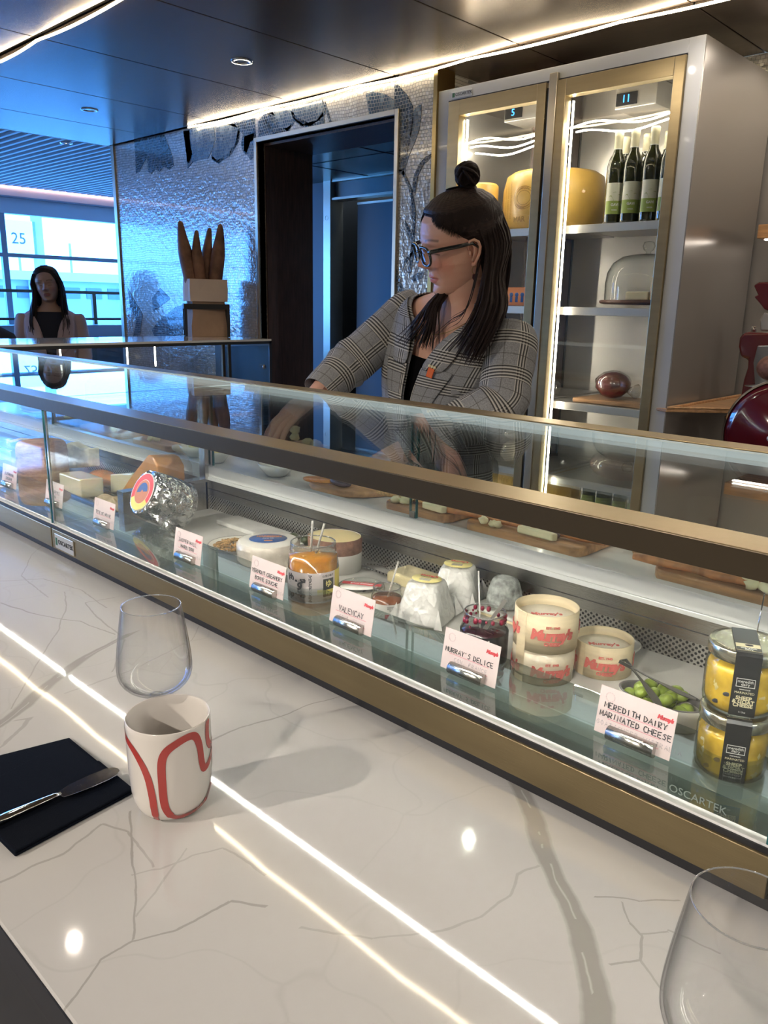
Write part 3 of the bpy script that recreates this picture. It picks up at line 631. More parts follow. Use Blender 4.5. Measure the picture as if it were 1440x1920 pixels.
# mug
M['mug_red'] = mat('brick_red_glaze', (.36,.045,.04), .22, coat=.4)
M['mug_white'] = mat('warm_white_glaze', (.62,.59,.56), .2, coat=.5)
mg = thing('mug', 'handleless white ceramic mug with looping red stripes', 'mug', (-.667, .3825, .0004), rz=face(-.667, .3825))
H = .107
prof = [(0,0),(.028,0),(.0335,.003),(.0385,.011),(.0412,.024),(.0424,.042),(.0430,.065),(.0432,H-.001),(.0425,H),(.0405,H-.001),(.0400,.065),(.0392,.04),(.036,.016),(.028,.006),(0,.005)]
MB().lathe(prof, n=72).build('body', 'mug_white', mg, local=True, sub=1)
def mug_r(z):
    p = [(q[1], q[0]) for q in prof[1:8]]
    for (za, ra), (zb, rb) in zip(p, p[1:]):
        if z <= zb: return ra+(rb-ra)*max(0, (z-za))/(zb-za+1e-9)
    return p[-1][1]
def stripe(pts, wd=.0080):
    P = []; pts = [(a, z*H/.0965) for a, z in pts]
    for i in range(len(pts)-1):      # Catmull-Rom through (angle, height)
        p0, p1, p2, p3 = pts[max(i-1, 0)], pts[i], pts[i+1], pts[min(i+2, len(pts)-1)]
        for k in range(10):
            s = k/10; P.append(tuple(.5*((2*b)+(-a+c)*s+(2*a-5*b+4*c-d)*s*s+(-a+3*b-3*c+d)*s**3) for a, b, c, d in zip(p0, p1, p2, p3)))
    P.append(pts[-1]); L_, R_ = [], []
    for i, (a, z) in enumerate(P):
        a2, z2 = P[min(i+1, len(P)-1)]; a1, z1 = P[max(i-1, 0)]; dx, dz = (a2-a1)*.042, z2-z1; n = math.hypot(dx, dz) or 1
        w_ = wd/2*(.8 if z < .012 else 1)
        for lst, sg_ in ((L_, 1), (R_, -1)):
            aa = a - sg_*dz/n*w_/.042; zz = min(max(z + sg_*dx/n*w_, .0015), H-.0025); r = mug_r(zz)+.00035
            lst.append(V((r*math.sin(aa), -r*math.cos(aa), zz)))
    return MB().loft([[l, r] for l, r in zip(L_, R_)], cap=False, closed=False)
def A(px): return math.asin(max(-1, min(1, (px-503)/312)))
def Z_(px, py):                      # crop pixel to height on the mug side
    return max(.002, min(H-.004, (1772+18*math.cos(A(px))-py - 0)/ (657)*H))
for pts in ([(-1.75,.088),(-1.35,.083),(-.98,.077),(-.72,.066),(-.56,.052),(-.49,.035),(-.47,.018),(-.49,.006),(-.56,.0025)],
            [(1.75,.030),(1.45,.056),(1.20,.0535),(1.02,.0495),(.86,.050),(.79,.059),(.74,.075),(.63,.0865),(.45,.0895),(.18,.0865),(-.08,.0795),(-.20,.068),(-.215,.045),(-.20,.026),(-.12,.0145),(.05,.0080),(.35,.0070),(.75,.0085),(1.05,.013),(1.3,.024)],
            [(1.12,.095),(1.07,.088),(1.06,.078),(1.13,.069),(1.30,.066),(1.6,.068)]):
    stripe(pts).build('stripe', 'mug_red', mg, local=True)
# napkin and butter knife
M['navy_cloth'] = mat('navy_linen', (.003,.0045,.009), .9, spec=.08, bump=.0004, bscale=900)
q = [at_z(*p, .004) for p in ((130,1382),(252,1482),(28,1602),(-75,1500),(-60,1430))]
np_ = thing('napkin', 'folded dark navy cloth napkin under the butter knife', 'napkin', tuple(at_z(80, 1500, 0)))
def layer(pts, z, th, inset=0, cmt=0):
    c = sum((V(p) for p in pts), V())/len(pts); return MB().prism([((V(p)-c)*(1-inset)+c).xy.to_3d()+V((0,0,z)) for p in pts], (0,0,th))
layer([q[0], q[1], q[2], q[3], q[4]], .0006, .0032).build('fold', 'navy_cloth', np_, bevel=.0014, seg=3)
layer([q[0]*.5+q[1]*.5, q[1], q[2], q[3], q[4]], .0039, .0030, .006).build('fold', 'navy_cloth', np_, bevel=.0014, seg=3)
a, b_ = V(at_z(126, 1390, .0075)), V(at_z(250, 1480, .0075)); c_, d_ = V(at_z(26, 1592, .0075)), V(at_z(-80, 1500, .0075))
layer([a, a*.35+b_*.65, c_*.62+d_*.38, d_], .0070, .0028, .01).build('fold', 'navy_cloth', np_, bevel=.0013, seg=3)
kn = thing('butter_knife', 'polished butter knife lying across the navy napkin', 'knife', tuple(at_z(100, 1495, .0105)))
A_, B_ = V(at_z(222, 1441, .0125)), V(at_z(-60, 1560, .0125)); ax = (B_-A_).normalized(); sd = V((-ax.y, ax.x, 0)); L_ = (B_-A_).length
def along(s, o): return A_ + ax*s + sd*o
bl = [(0,-.001),(.0005,.0035),(.005,.0078),(.014,.0098),(.032,.0102),(.050,.0088),(.058,.0074),(.060,-.0015),(.046,-.0062),(.024,-.0078),(.009,-.0068),(.003,-.0050)]
MB().prism([along(p[0]*1.15, p[1]*1.3)-V((0,0,.0008)) for p in bl], (0,0,.0014)).build('blade', 'chrome', kn, bevel=.0005)
MB().loft([[along(s, .0005)+sd*(w_*1.25*math.cos(2*PI*k/12))+V((0,0,h_*math.sin(2*PI*k/12))) for k in range(12)] for s, w_, h_ in ((.066,.0030,.0016),(.072,.0028,.0022),(.085,.0036,.0026),(.12,.0050,.003),(.17,.0068,.0032),(L_,.0066,.003))]).build('handle', 'chrome', kn)
# ================================================================ CARDS
M['card'] = mat('pale_pink_card', (.80,.66,.66), .6); M['pen'] = mat('black_pen_line', (.03,.03,.04), .6); M['pen_grey'] = mat('faint_grey_pen', (.42,.38,.42), .6); M['pink_line'] = mat('pink_rule', (.85,.25,.35), .6); M['red_ink'] = mat('red_print', (.75,.07,.09), .6); M['ring'] = mat('pale_ring_print', (.70,.56,.58), .6)
G = {'A':'0,0 .5,1 1,0|.2,.4 .8,.4','B':'0,0 0,1 .7,.95 .7,.6 0,.5 .8,.4 .8,.05 0,0','C':'.9,.85 .5,1 .1,.8 0,.4 .3,0 .9,.1','D':'0,0 0,1 .6,.9 .9,.5 .6,.1 0,0','E':'.9,1 0,1 0,0 .9,0|0,.5 .7,.5','F':'.9,1 0,1 0,0|0,.5 .7,.5','G':'.9,.85 .4,1 0,.5 .3,0 .9,.1 .9,.45 .5,.45','H':'0,0 0,1|.9,0 .9,1|0,.5 .9,.5','I':'.4,0 .4,1','J':'.7,1 .7,.2 .4,0 .1,.2|.2,1 1,1','L':'0,1 0,0 .8,0','M':'0,0 .1,1 .5,.3 .9,1 1,0','N':'0,0 0,1 .9,0 .9,1','O':'.5,1 .1,.8 0,.4 .4,0 .85,.2 .9,.7 .5,1','P':'0,0 0,1 .7,.95 .8,.7 .6,.5 0,.45','R':'0,0 0,1 .7,.95 .8,.7 .6,.5 0,.45 .9,0','S':'.9,.9 .4,1 .1,.75 .8,.35 .6,0 0,.1','T':'.5,0 .5,1|0,1 1,1','U':'0,1 .05,.2 .4,0 .8,.2 .9,1','V':'0,1 .45,0 .9,1','W':'0,1 .25,0 .5,.7 .75,0 1,1','X':'0,0 .9,1|0,1 .9,0','Y':'0,1 .45,.5 .9,1|.45,.5 .4,0',"'":'.3,1 .3,.75','/':'.1,-.1 .8,1.1','.':'.3,0 .35,.05',',':'.3,.1 .2,-.15','K':'0,0 0,1|.8,1 0,.45 .9,0','Z':'0,1 .9,1 0,0 .9,0','Q':'.5,1 .1,.8 0,.4 .4,0 .85,.2 .9,.7 .5,1|.6,.3 1,-.1'}
def scrawl(name, lines, m, parent, x0, y0, h, adv, lead, r=.00055, jit=.14, yo=-.0004):
    """hand lettering: each stroke a thin flat line on the card face (card face is local x/z, front -y)"""
    rnd = random.Random(len(lines[0])*13+int(h*1e5)); b = MB()
    for li, s in enumerate(lines):
        x = x0[li] if isinstance(x0, (list, tuple)) else x0
        for ch in s:
            if ch != ' ':
                for st in G[ch].split('|'):
                    pts = []
                    for p in st.split():
                        u, v = map(float, p.split(',')); u += rnd.uniform(-jit, jit)*.5; v += rnd.uniform(-jit, jit)*.5
                        pts.append((x+u*h*.68, yo, y0-li*lead+v*h))
                    b.tube(pts, r, 4, flat=.35, up=(0,1,0))
            x += adv if ch != ' ' else adv*.7
    return b.build(name, m, parent, local=True)
def card(x, label, lines, sub, y=.737, rz=0, wd=.087, ht=.0535, x0=None, h=.0062, adv=.0066, y0=None, lead=.0105, subx=None):
    t = thing('price_card', label, 'sign', (x, y, ZS+.0004), rz=rz, group='handwritten cheese cards on the glass shelf')
    tilt = Matrix.Rotation(-.16, 4, 'X')
    cb = MB().box(-wd/2, wd/2, 0, .0007, .003, .003+ht, mtx=tilt).build('card', 'card', t, local=True)
    n0 = len(COL.objects)
    y0 = y0 if y0 else .0335
    x0 = x0 if x0 is not None else [-len(s)*adv/2 for s in lines]
    if lines: scrawl('handwriting', lines, 'pen', cb, x0, y0, h, adv, lead)
    if sub: scrawl('handwriting', [sub], 'pen_grey', cb, subx if subx is not None else -len(sub)*.0021, y0-lead*len(lines)+.0005, .0048, .0050, .01, r=.00022)
    b = MB()
    for k in range(len(lines)+1):
        z = y0-.0018-k*lead if lines else .02
        b.box(-.030 if k else -.032, .030, -.0003, 0, z, z+.0005)
    b.build('rule', 'pink_line', cb, local=True)
    text('logo', "Murray's", .0062, 'red_ink', cb, frame_mtx((.032, -.0003, .0450), (1,0,0), (0,0,1)), bold=.0004, shear=.25, depth=.0001, space=.8)
    b = MB()
    for k in range(12):
        a = 2*PI*k/12; b.bar((-.031+.0052*math.cos(a), -.0003, .046+.0052*math.sin(a)), (-.031+.0052*math.cos(a+.35), -.0003, .046+.0052*math.sin(a+.35)), .0003, .0011)
    b.build('ring_print', 'ring', cb, local=True)
    for ch in cb.children: ch.data.transform(tilt)
    hd = MB(); hd.tube([(-.026,-.001,.0085),(.028,-.001,.0085)], .0078, 18)
    hd.build('holder', 'steel', t, local=True)
    return t
card(-.3295, 'pink handwritten card reading Meredith Dairy Marinated Cheese, in front of the olives', ['MEREDITH DAIRY', 'MARINATED CHEESE'], 'GOAT/SHEEP AUSTRALIA', y0=.0335, x0=[-.036,-.040], h=.0062, adv=.0053, lead=.0105)
card(-.552, "pink handwritten card reading Murray's Delice, in front of the dark jam jar", ["MURRAY'S DELICE"], 'COW, FRANCE', y0=.0265, adv=.0052)
card(-.7665, 'pink handwritten card reading Valencay, in front of the small jam jar', ['VALENCAY'], 'GOAT, SPAIN', y0=.0235, h=.0078, adv=.0065)
card(-.962, 'pink handwritten card reading Vermont Creamery Bonne Bouche, below the amber jar', ['VERMONT CREAMERY', 'BONNE BOUCHE'], 'GOAT, VERMONT USA', y0=.031, h=.006, adv=.0050)
card(-1.192, 'pink handwritten card reading Jasper Hill Harbison, beside the granola dish', ['JASPER HILL', 'HARBISON'], 'COW, VERMONT USA', y0=.034, h=.006, adv=.0054)
card(-1.503, 'pink handwritten card reading Tete de Moine, left of the foil wrapped cheese', ['TETE DE MOINE'], 'COW, SWITZERLAND', y0=.025, adv=.0052)
card(-1.735, 'pink handwritten card reading Point Reyes Toma, in front of the white cheese block', ['POINT REYES', 'TOMA'], 'COW, CA USA', y0=.031, adv=.0055)
card(-1.985, 'pink handwritten card at the far left of the case, in front of the plastic tub', ['CLOTHBOUND', 'CHEDDAR'], 'COW', y0=.031, adv=.0055)
# ================================================================ CHEESES AND JARS IN THE CASE
ZD = .0335
M['ham_label'] = mat('black_satin_label', (.018,.020,.022), .28, coat=.4)
M['cream_ink'] = mat('cream_lettering', (.75,.68,.45), .5); M['white_ink'] = mat('white_lettering', (.8,.8,.78), .5)
M['oil'] = mat('golden_oil_with_cheese', (.66,.42,.04), .25, var=.35, vscale=38, coat=.6, emit=None)
M['oil_pale'] = mat('pale_cheese_in_oil', (.66,.53,.24), .3, var=.2, vscale=30, coat=.6)
M['lid_gold'] = mat('pale_gold_lid', (.55,.52,.40), .2, .9)
def meredith(z, label):
    t = thing('cheese_jar', label, 'jar', (-.255, .826, z), rz=face(-.255, .826)+.13)
    r = .0372
    MB().lathe([(0,.001),(.033,.001),(r-.001,.005),(r,.012),(r,.048),(r-.002,.055),(.0335,.058),(.0335,.062)], n=48).build('glass', 'jar_glass', t, local=True)
    MB().lathe([(0,.003),(.031,.003),(r-.003,.008),(r-.002,.014),(r-.002,.047),(r-.005,.053),(0,.054)], n=40).build('contents', 'oil', t, local=True)
    rd = random.Random(int(z*1e4))
    for k in range(9):
        a = rd.uniform(-1.5, 1.5); zz = rd.uniform(.012, .045); s = .0085
        MB().ball(((r-.0095)*math.sin(a), -(r-.0095)*math.cos(a), zz), s, 8, 6, jit=.08).build('cheese_cube', 'oil_pale', t, local=True)
    for k in range(2):
        a = -.75+k*.3; MB().ball(((r-.0018)*math.sin(a), -(r-.0018)*math.cos(a), .013+.012*k), .0032, 8, 6, (1.3,.3,.8)).build('peppercorn', 'pen', t, local=True)
    MB().lathe([(.0362,.060),(.0370,.061),(.0370,.072),(.0350,.0745),(.030,.0742),(0,.0738)], n=48).build('lid', 'lid_gold', t, local=True)
    w_ = .0125
    lb = MB(); pr = [(-(r+.0006), .006), (-(r+.0006), .056), (-(.0378), .064), (-.0376, .072), (-.0345, .0752), (.033, .0752), (.0376,.072),(.0378,.055)]
    lb.loft([[V((-w_*math.cos(0), y, zz)), V((w_, y, zz))] for y, zz in pr], cap=False, closed=False, smooth=False)
    strip_ = lb.build('label_strip', 'ham_label', t, local=True)
    sq = MB(); yy = -(r+.0012)
    for a in ((-.009,.009,.0385,.0390),(-.009,.009,.0475,.0480),(-.009,-.0085,.0385,.048),(.0085,.009,.0385,.048)): sq.box(a[0], a[1], yy, yy+.0004, a[2], a[3])
    sq.build('box_outline', 'white_ink', strip_, local=True)
    F = lambda z_: frame_mtx((0, yy, z_), (1,0,0), (0,0,1))
    text('lettering', 'meredith\ndairy', .0042, 'white_ink', strip_, F(.0432), depth=.0001, line=.75)
    text('lettering', 'FARMHOUSE', .0018, 'white_ink', strip_, F(.0358), depth=.0001)
    text('lettering', 'MARINATED', .0034, 'cream_ink', strip_, F(.0322), depth=.0001)
    text('lettering', 'SHEEP\n& GOAT\nCHEESE', .0056, 'cream_ink', strip_, F(.0222), depth=.0001, bold=.00018, line=.72)
    text('lettering', '11.3oz', .0026, 'white_ink', strip_, F(.0105), depth=.0001)
    MB().box(-.0118, .0118, -.030, -.012, .0756, .0759).build('top_label', 'cream_ink', strip_, local=True)
    MB().box(-.0118, .0118, -.030, -.0225, .0760, .0762).build('top_label_band', 'ham_label', strip_, local=True)
    text('lettering', 'meredith\ndairy', .0042, 'white_ink', strip_, frame_mtx((0, -.0264, .0763), (1,0,0), (0,1,0)), depth=.0001, line=.75)
    MB().ball((.001, -.016, .0760), .0028, 8, 5, (1.6,.9,.2)).build('emblem', 'pen', strip_, local=True)
    return t
meredith(ZD, 'lower of two stacked jars of yellow marinated cheese with black label')
meredith(ZD+.0765, 'upper of two stacked jars of yellow marinated cheese, its lid in view')
def open_jar(name, label, x, y, r, h, content, fill, neck=None, lip=.0015, z=ZD, rz=None):
    t = thing(name, label, 'jar', (x, y, z), rz=face(x, y) if rz is None else rz)
    neck = neck or r*.88; zn = h*.80
    MB().lathe([(0,.001),(r*.9,.001),(r,.006),(r,zn*.80),(r*.97,zn*.9),(neck,zn),(neck,h*.86),(neck*1.03,h*.875),(neck,h*.89),(neck,h-.002),(neck*.99,h),(neck*.95,h),(neck*.94,h*.9)], n=48).build('glass', 'jar_glass', t, local=True)
    MB().tube([(neck*.975*math.cos(a*PI/20), neck*.975*math.sin(a*PI/20), h) for a in range(41)], .0011, 6).build('rim', 'rim_glass', t, local=True)
    zt = h*fill; pr = [(0,.003),(r*.86,.003),(r-.0025,.008)]
    if zt > zn: pr += [(r-.0025,zn*.78),(neck-.003,zn),(neck-.003,zt),(0,zt+.001)]
    else: pr += [(r-.0025,zt),(0,zt+.001)]
    MB().lathe(pr, n=40).build('contents', content, t, local=True)
    return t
def wrap_label(t, m, R, z0, z1, a0, a1, name='label'):
    return MB().lathe([(R,z0),(R,z1)], n=24, a0=a0-PI/2, a1=a1-PI/2).build(name, m, t, local=True)
M['tag_yellow'] = mat('soft_yellow_print', (.80,.66,.16), .5)
# open jar of pale spread, right rear
t = open_jar('spread_jar', 'open jar of pale marinated cheese at the right edge behind the stacked jars', -.30, 1.0, .036, .085, 'oil_pale', .75)
wrap_label(t, 'ham_label', .0366, .02, .05, -.9, .9)
MB().tube([(0,0,.04),(.004,-.004,.15)], .0009, 6).build('pick', 'chrome', t, local=True)
# olives in an oval dish
M['dish'] = mat('cream_stoneware', (.70,.68,.62), .3, coat=.3); M['dish_rim'] = mat('grey_glazed_rim', (.16,.15,.16), .3)
M['olive'] = mat('green_olive', (.24,.33,.04), .28, var=.35, vscale=60, coat=.6); M['olive_dark'] = mat('olive_pit_hole', (.03,.035,.01), .6)
ox, oy = -.357, .872
od = thing('olive_dish', 'oval cream stoneware dish with a dark rim holding green olives', 'dish', (ox, oy, ZD), rz=.08)
sx, sy = 1.0, .56
MB().lathe([(0,0),(.046,0),(.0505,.004),(.052,.016),(.0525,.031),(.0500,.031),(.0490,.012),(.044,.006),(0,.005)], n=56, sx=sx, sy=sy+.02).build('body', 'dish', od, local=True)
MB().lathe([(.0522,.0305),(.0530,.0315),(.0512,.0325),(.0492,.0305),(.0488,.022)], n=56, sx=sx, sy=sy+.02).build('rim', 'dish_rim', od, local=True)
rd = random.Random(5); spots = []; seen_ = {}
for lay, (zc, n_) in enumerate(((.012, 15), (.024, 17), (.035, 9))):
    k = 0; tries = 0
    while k < n_ and tries < 3000:
        tries += 1; R_ = (.84, .84, .62)[lay]
        u, v = rd.uniform(-1, 1), rd.uniform(-1, 1)
        if u*u+v*v > R_: continue
        x, y = u*.042, v*.0225
        if all((x-a)**2+(y-b)**2 > (.0130)**2 for a, b, c in spots if c == lay):
            spots.append((x, y, lay)); k += 1
            s = rd.uniform(.92, 1.1); mt = Matrix.Rotation(rd.uniform(0, PI), 3, 'Z') @ Matrix.Rotation(rd.uniform(-.5, .5), 3, 'Y')
            p = Matrix.Rotation(.08, 3, 'Z') @ V((x, y, 0))
            pos = (ox+p.x, oy+p.y, ZD+zc+rd.uniform(-.0015, .0015))
            ob = MB().ball((0,0,0), .0074*s, 14, 10, (1.22,1,.95), mtx=mt)
            o_ = ob.build('olive', 'olive'); o_.location = pos
            sec_ = ('right','far right','far side','far left','left','near left','near side','near right')[int(((math.atan2(y/.55, x)+2*PI+PI/8) % (2*PI))/(PI/4)) % 8]
            where = {0: 'green olive low in the dish', 1: 'green olive midway up the heap', 2: 'green olive on top of the heap'}[lay]
            lab_ = where+', toward its '+(sec_ if 'side' in sec_ else sec_+' end'); seen_[lab_] = seen_.get(lab_, 0)+1
            if seen_[lab_] > 1: lab_ += ('', ', nearer the middle', ', beside another')[min(seen_[lab_]-1, 2)]
            tag(o_, lab_, 'olive', {0:'olives at the bottom of the dish',1:'olives in the middle of the dish',2:'olives on top of the dish'}[lay])
            if lay and rd.random() < .6:
                d = mt @ V((.0088*s, 0, 0)); MB().ball(d, .0015, 8, 5, (.5,1,1)).build('pit_hole', 'olive_dark', o_, local=True)
# tongs resting in the olives
M['brushed_tong'] = mat('grey_steel_tongs', (.30,.29,.28), .3, .95)
tg = thing('tongs', 'small grey steel tongs resting in the olive dish', 'tongs', (ox, oy, ZD+.04))
J = at_z(1182, 1250, ZD+.062); e1 = at_z(1240, 1328, ZD+.042); e2 = at_z(1305, 1312, ZD+.038)
def ribbon(pts, w_, th, up=(0,0,1)):
    b = MB(); rg = []
    pts = [V(p) for p in pts]
    for i, p in enumerate(pts):
        d = (pts[min(i+1,len(pts)-1)]-pts[max(i-1,0)]).normalized(); u = d.cross(V(up)); u = u.normalized() if u.length > 1e-5 else V((1,0,0)); n_ = u.cross(d)
        ww = w_[i] if isinstance(w_, (list, tuple)) else w_
        rg.append([p+u*ww*a+n_*th*c for a, c in ((-.5,-.5),(.5,-.5),(.5,.5),(-.5,.5))])
    return b.loft(rg, True, False)
d12 = (e2-J).normalized(); sid = V((-d12.y, d12.x, 0))*.006
def arm(e, sgn):
    pts = [J - (e-J).normalized()*.006 if False else J]
    for k in range(1, 9): pts.append(J.lerp(e, k/8)+sid*sgn*math.sin(PI*k/8)*.5)
    return pts
back = J - ((e1+e2)/2-J).normalized()*.012
bend = [J+sid*.0 if False else e1.lerp(J, .98), back+(e1-e2).normalized()*.006, back, back-(e1-e2).normalized()*.006, e2.lerp(J, .98)]
ribbon(bend, .0045, .0009, up=(e1-J).cross(e2-J).normalized().cross(V((1,0,0)))).build('spring', 'brushed_tong', tg)
ribbon(arm(e1, 1), [.003,.003,.003,.004,.006,.0085,.010,.009,.004], .0009).build('arm', 'brushed_tong', tg)
ribbon(arm(e2, -1), [.003,.003,.003,.004,.006,.009,.011,.010,.005], .0009).build('arm', 'brushed_tong', tg)
# round veneer boxes
M['veneer'] = mat('pale_poplar_veneer', (.72,.60,.40), .5, var=.10, vscale=14, stretch=(1,1,9), bump=.0003, bscale=40)
M['cheese_paper'] = mat('waxed_cheese_paper', (.74,.68,.56), .35, var=.08, vscale=60)
M['logo_red'] = mat('logo_red_print', (.70,.16,.14), .6)
M['veneer_wrapped'] = mat('film_covered_veneer', (.74,.65,.50), .18, coat=1, bump=.0007, bscale=110, var=.12, vscale=60)
def round_box(x, y, z, r, h, label, wrapped=False, txt_a=0, tz=.5):
    t = thing('cheese_box', label, 'box', (x, y, z), rz=face(x, y), group='round wooden cheese boxes')
    MB().lathe([(0,.0005),(r,.0005),(r+.0004,h*.5),(r+.0002,h),(r-.0014,h),(r-.0014,h*.72)], n=64).build('band', 'veneer_wrapped' if wrapped else 'veneer', t, local=True)
    MB().lathe([(0,h*.76),(r*.55,h*.765),(r*.9,h*.75),(r-.0016,h*.73)], n=40).build('cheese', 'cheese_paper', t, local=True)
    sm = MB().lathe([(r+.0012,.001),(r+.0012,h)], n=6, a0=-PI/2-1.0, a1=-PI/2-.62).build('seam', 'veneer', t, local=True)
    for a in (txt_a, txt_a-1.75, txt_a+1.9):
        text('logo', "Murray's", .0195, 'logo_red', t, I4, depth=.0002, bold=.0010, shear=.15, space=.85, warp=onside(r+.0016, h*tz, a))
    text('logo', 'CHEESE', .0062, 'logo_red', t, I4, depth=.0002, bold=.0003, warp=onside(r+.0016, h*tz-.0115, txt_a))
    text('logo', 'EST. 1940', .0045, 'logo_red', t, I4, depth=.0002, bold=.0002, warp=onside(r+.0016, h*tz+.0115, txt_a))
    text('logo', "Murray's", .012, 'logo_red', t, frame_mtx((0,0,h*.768), (1,.2,0), (-.2,1,0)), depth=.0001, bold=.0005)
    return t
round_box(-.528, .876, ZD, .0418, .047, 'lower film wrapped round wooden cheese box of a stack of two', True, .3, .42)
round_box(-.526, .874, ZD+.0475, .0425, .053, 'upper round wooden cheese box of the stack of two', False, .22, .5)
round_box(-.478, .950, ZD, .0400, .047, 'single round wooden cheese box right behind the stacked pair', False, .10, .45)
# butter in a white dish
bd = thing('butter_dish', 'low oval white porcelain dish of butter behind the round boxes', 'dish', (-.505, 1.008, ZD), rz=.5)
MB().lathe([(0,0),(.034,0),(.040,.003),(.0465,.014),(.045,.0155),(.038,.006),(0,.004)], n=48, sx=1.1, sy=.85).build('bowl', 'white_ceramic', bd, local=True)
M['butter'] = mat('pale_butter', (.80,.68,.34), .45, bump=.004, bscale=60, var=.08, vscale=40, sss=.1)
bt = MB().ball((-.512, 1.005, ZD+.018), .021, 18, 12, (1.25,.9,.85), jit=.05).build('butter', 'butter', sub=1)
tag(bt, 'swirled lump of pale yellow butter in the white dish', 'butter')
# dark jam jar
M['jam_dark'] = mat('dark_berry_jam', (.035,.004,.012), .2, coat=.8); M['jam_smear'] = mat('berry_smears', (.28,.015,.05), .3, coat=.6)
M['black_label'] = mat('black_paper_label', (.022,.022,.026), .4, coat=.2)
t = open_jar('berry_jam_jar', "open jar of dark berry jam with a black label, a pick and a spoon", -.607, .846, .0335, .076, 'jam_dark', .66)
wrap_label(t, 'black_label', .0341, .008, .050, -2.2, 2.2)
text('logo', "Murray's", .014, 'white_ink', t, I4, depth=.0001, bold=.0005, shear=.15, space=.85, warp=onside(.0345, .040, -.28))
rd = random.Random(3)
for k in range(22):
    a = rd.uniform(0, 2*PI); MB().ball((.0285*math.sin(a), -.0285*math.cos(a), rd.uniform(.058, .073)), rd.uniform(.0012, .0032), 7, 5, (1.2,1.2,1.6)).build('jam_smear', 'jam_smear', t, local=True)
pk = tag(MB().tube([(-.611, .843, .075), (-.622, .846, .165)], .0011, 8).build('tasting_pick', 'paper_white'), 'thin white tasting stick standing in the dark berry jam', 'stick')
sp_ = thing('spoon', 'small dark steel spoon leaning in the berry jam jar', 'spoon', (-.600, .846, .09))
ribbon([(-.606,.842,.080),(-.598,.850,.100),(-.585,.862,.128)], [.007,.0045,.0055], .0012, up=(.3,-1,.3)).build('handle', 'brushed_tong', sp_)
# ash coated cheese on a small board
M['ash'] = mat('ash_grey_rind', (.34,.36,.35), .85, bump=.006, bscale=70, var=.55, vscale=90, detail=8)
sb = thing('small_plate', 'small white dish with a wooden base under the ash coated cheese', 'dish', (-.690, 1.018, ZD))
MB().box(-.735, -.640, .985, 1.05, ZD, ZD+.005).build('base', 'veneer', sb, bevel=.002); MB().box(-.738, -.638, .983, 1.052, ZD+.0052, ZD+.012).build('dish', 'white_ceramic', sb, bevel=.003)
ac = MB().loft([[V((-.692+s*.030*math.cos(a), 1.016+s*.027*math.sin(a), z)) for a in [2*PI*k/20 for k in range(20)]] for s, z in ((.95,ZD+.0125),(1.05,ZD+.02),(1,ZD+.035),(.85,ZD+.052),(.7,ZD+.062),(.3,ZD+.065))]).build('ash_cheese', 'ash', sub=2)
tag(ac, 'grey ash coated crumpled looking cheese behind the berry jam jar', 'cheese')
# paper wrapped truncated pyramids
def crumple(name, col, rough, metal, sc, dist):
    m = mat(name, col, rough, metal, coat=.5*(1-metal)); N, L = nodes(m); b = N['Principled BSDF']
    tc = N.new('ShaderNodeTexCoord'); v1 = N.new('ShaderNodeTexVoronoi'); v1.inputs['Scale'].default_value = sc; v1.feature = 'F1'
    n1 = N.new('ShaderNodeTexNoise'); n1.inputs['Scale'].default_value = 30; n1.inputs['Detail'].default_value = 3
    mx = N.new('ShaderNodeVectorMath'); mx.operation = 'MULTIPLY_ADD'; L.new(tc.outputs['Object'], n1.inputs['Vector']); L.new(n1.outputs['Color'], mx.inputs[0]); mx.inputs[1].default_value = (.04,.04,.04); L.new(tc.outputs['Object'], mx.inputs[2]); L.new(mx.outputs[0], v1.inputs['Vector'])
    bp = N.new('ShaderNodeBump'); bp.inputs['Distance'].default_value = dist; L.new(v1.outputs['Distance'], bp.inputs['Height']); L.new(bp.outputs[0], b.inputs['Normal']); return m
M['wrap_paper'] = crumple('white_waxed_paper', (.80,.79,.77), .28, 0, 55, .004)
M['yellow_tag'] = mat('pale_yellow_sticker', (.80,.70,.28), .5); M['bar_grey'] = mat('grey_barcode', (.38,.38,.40), .6)
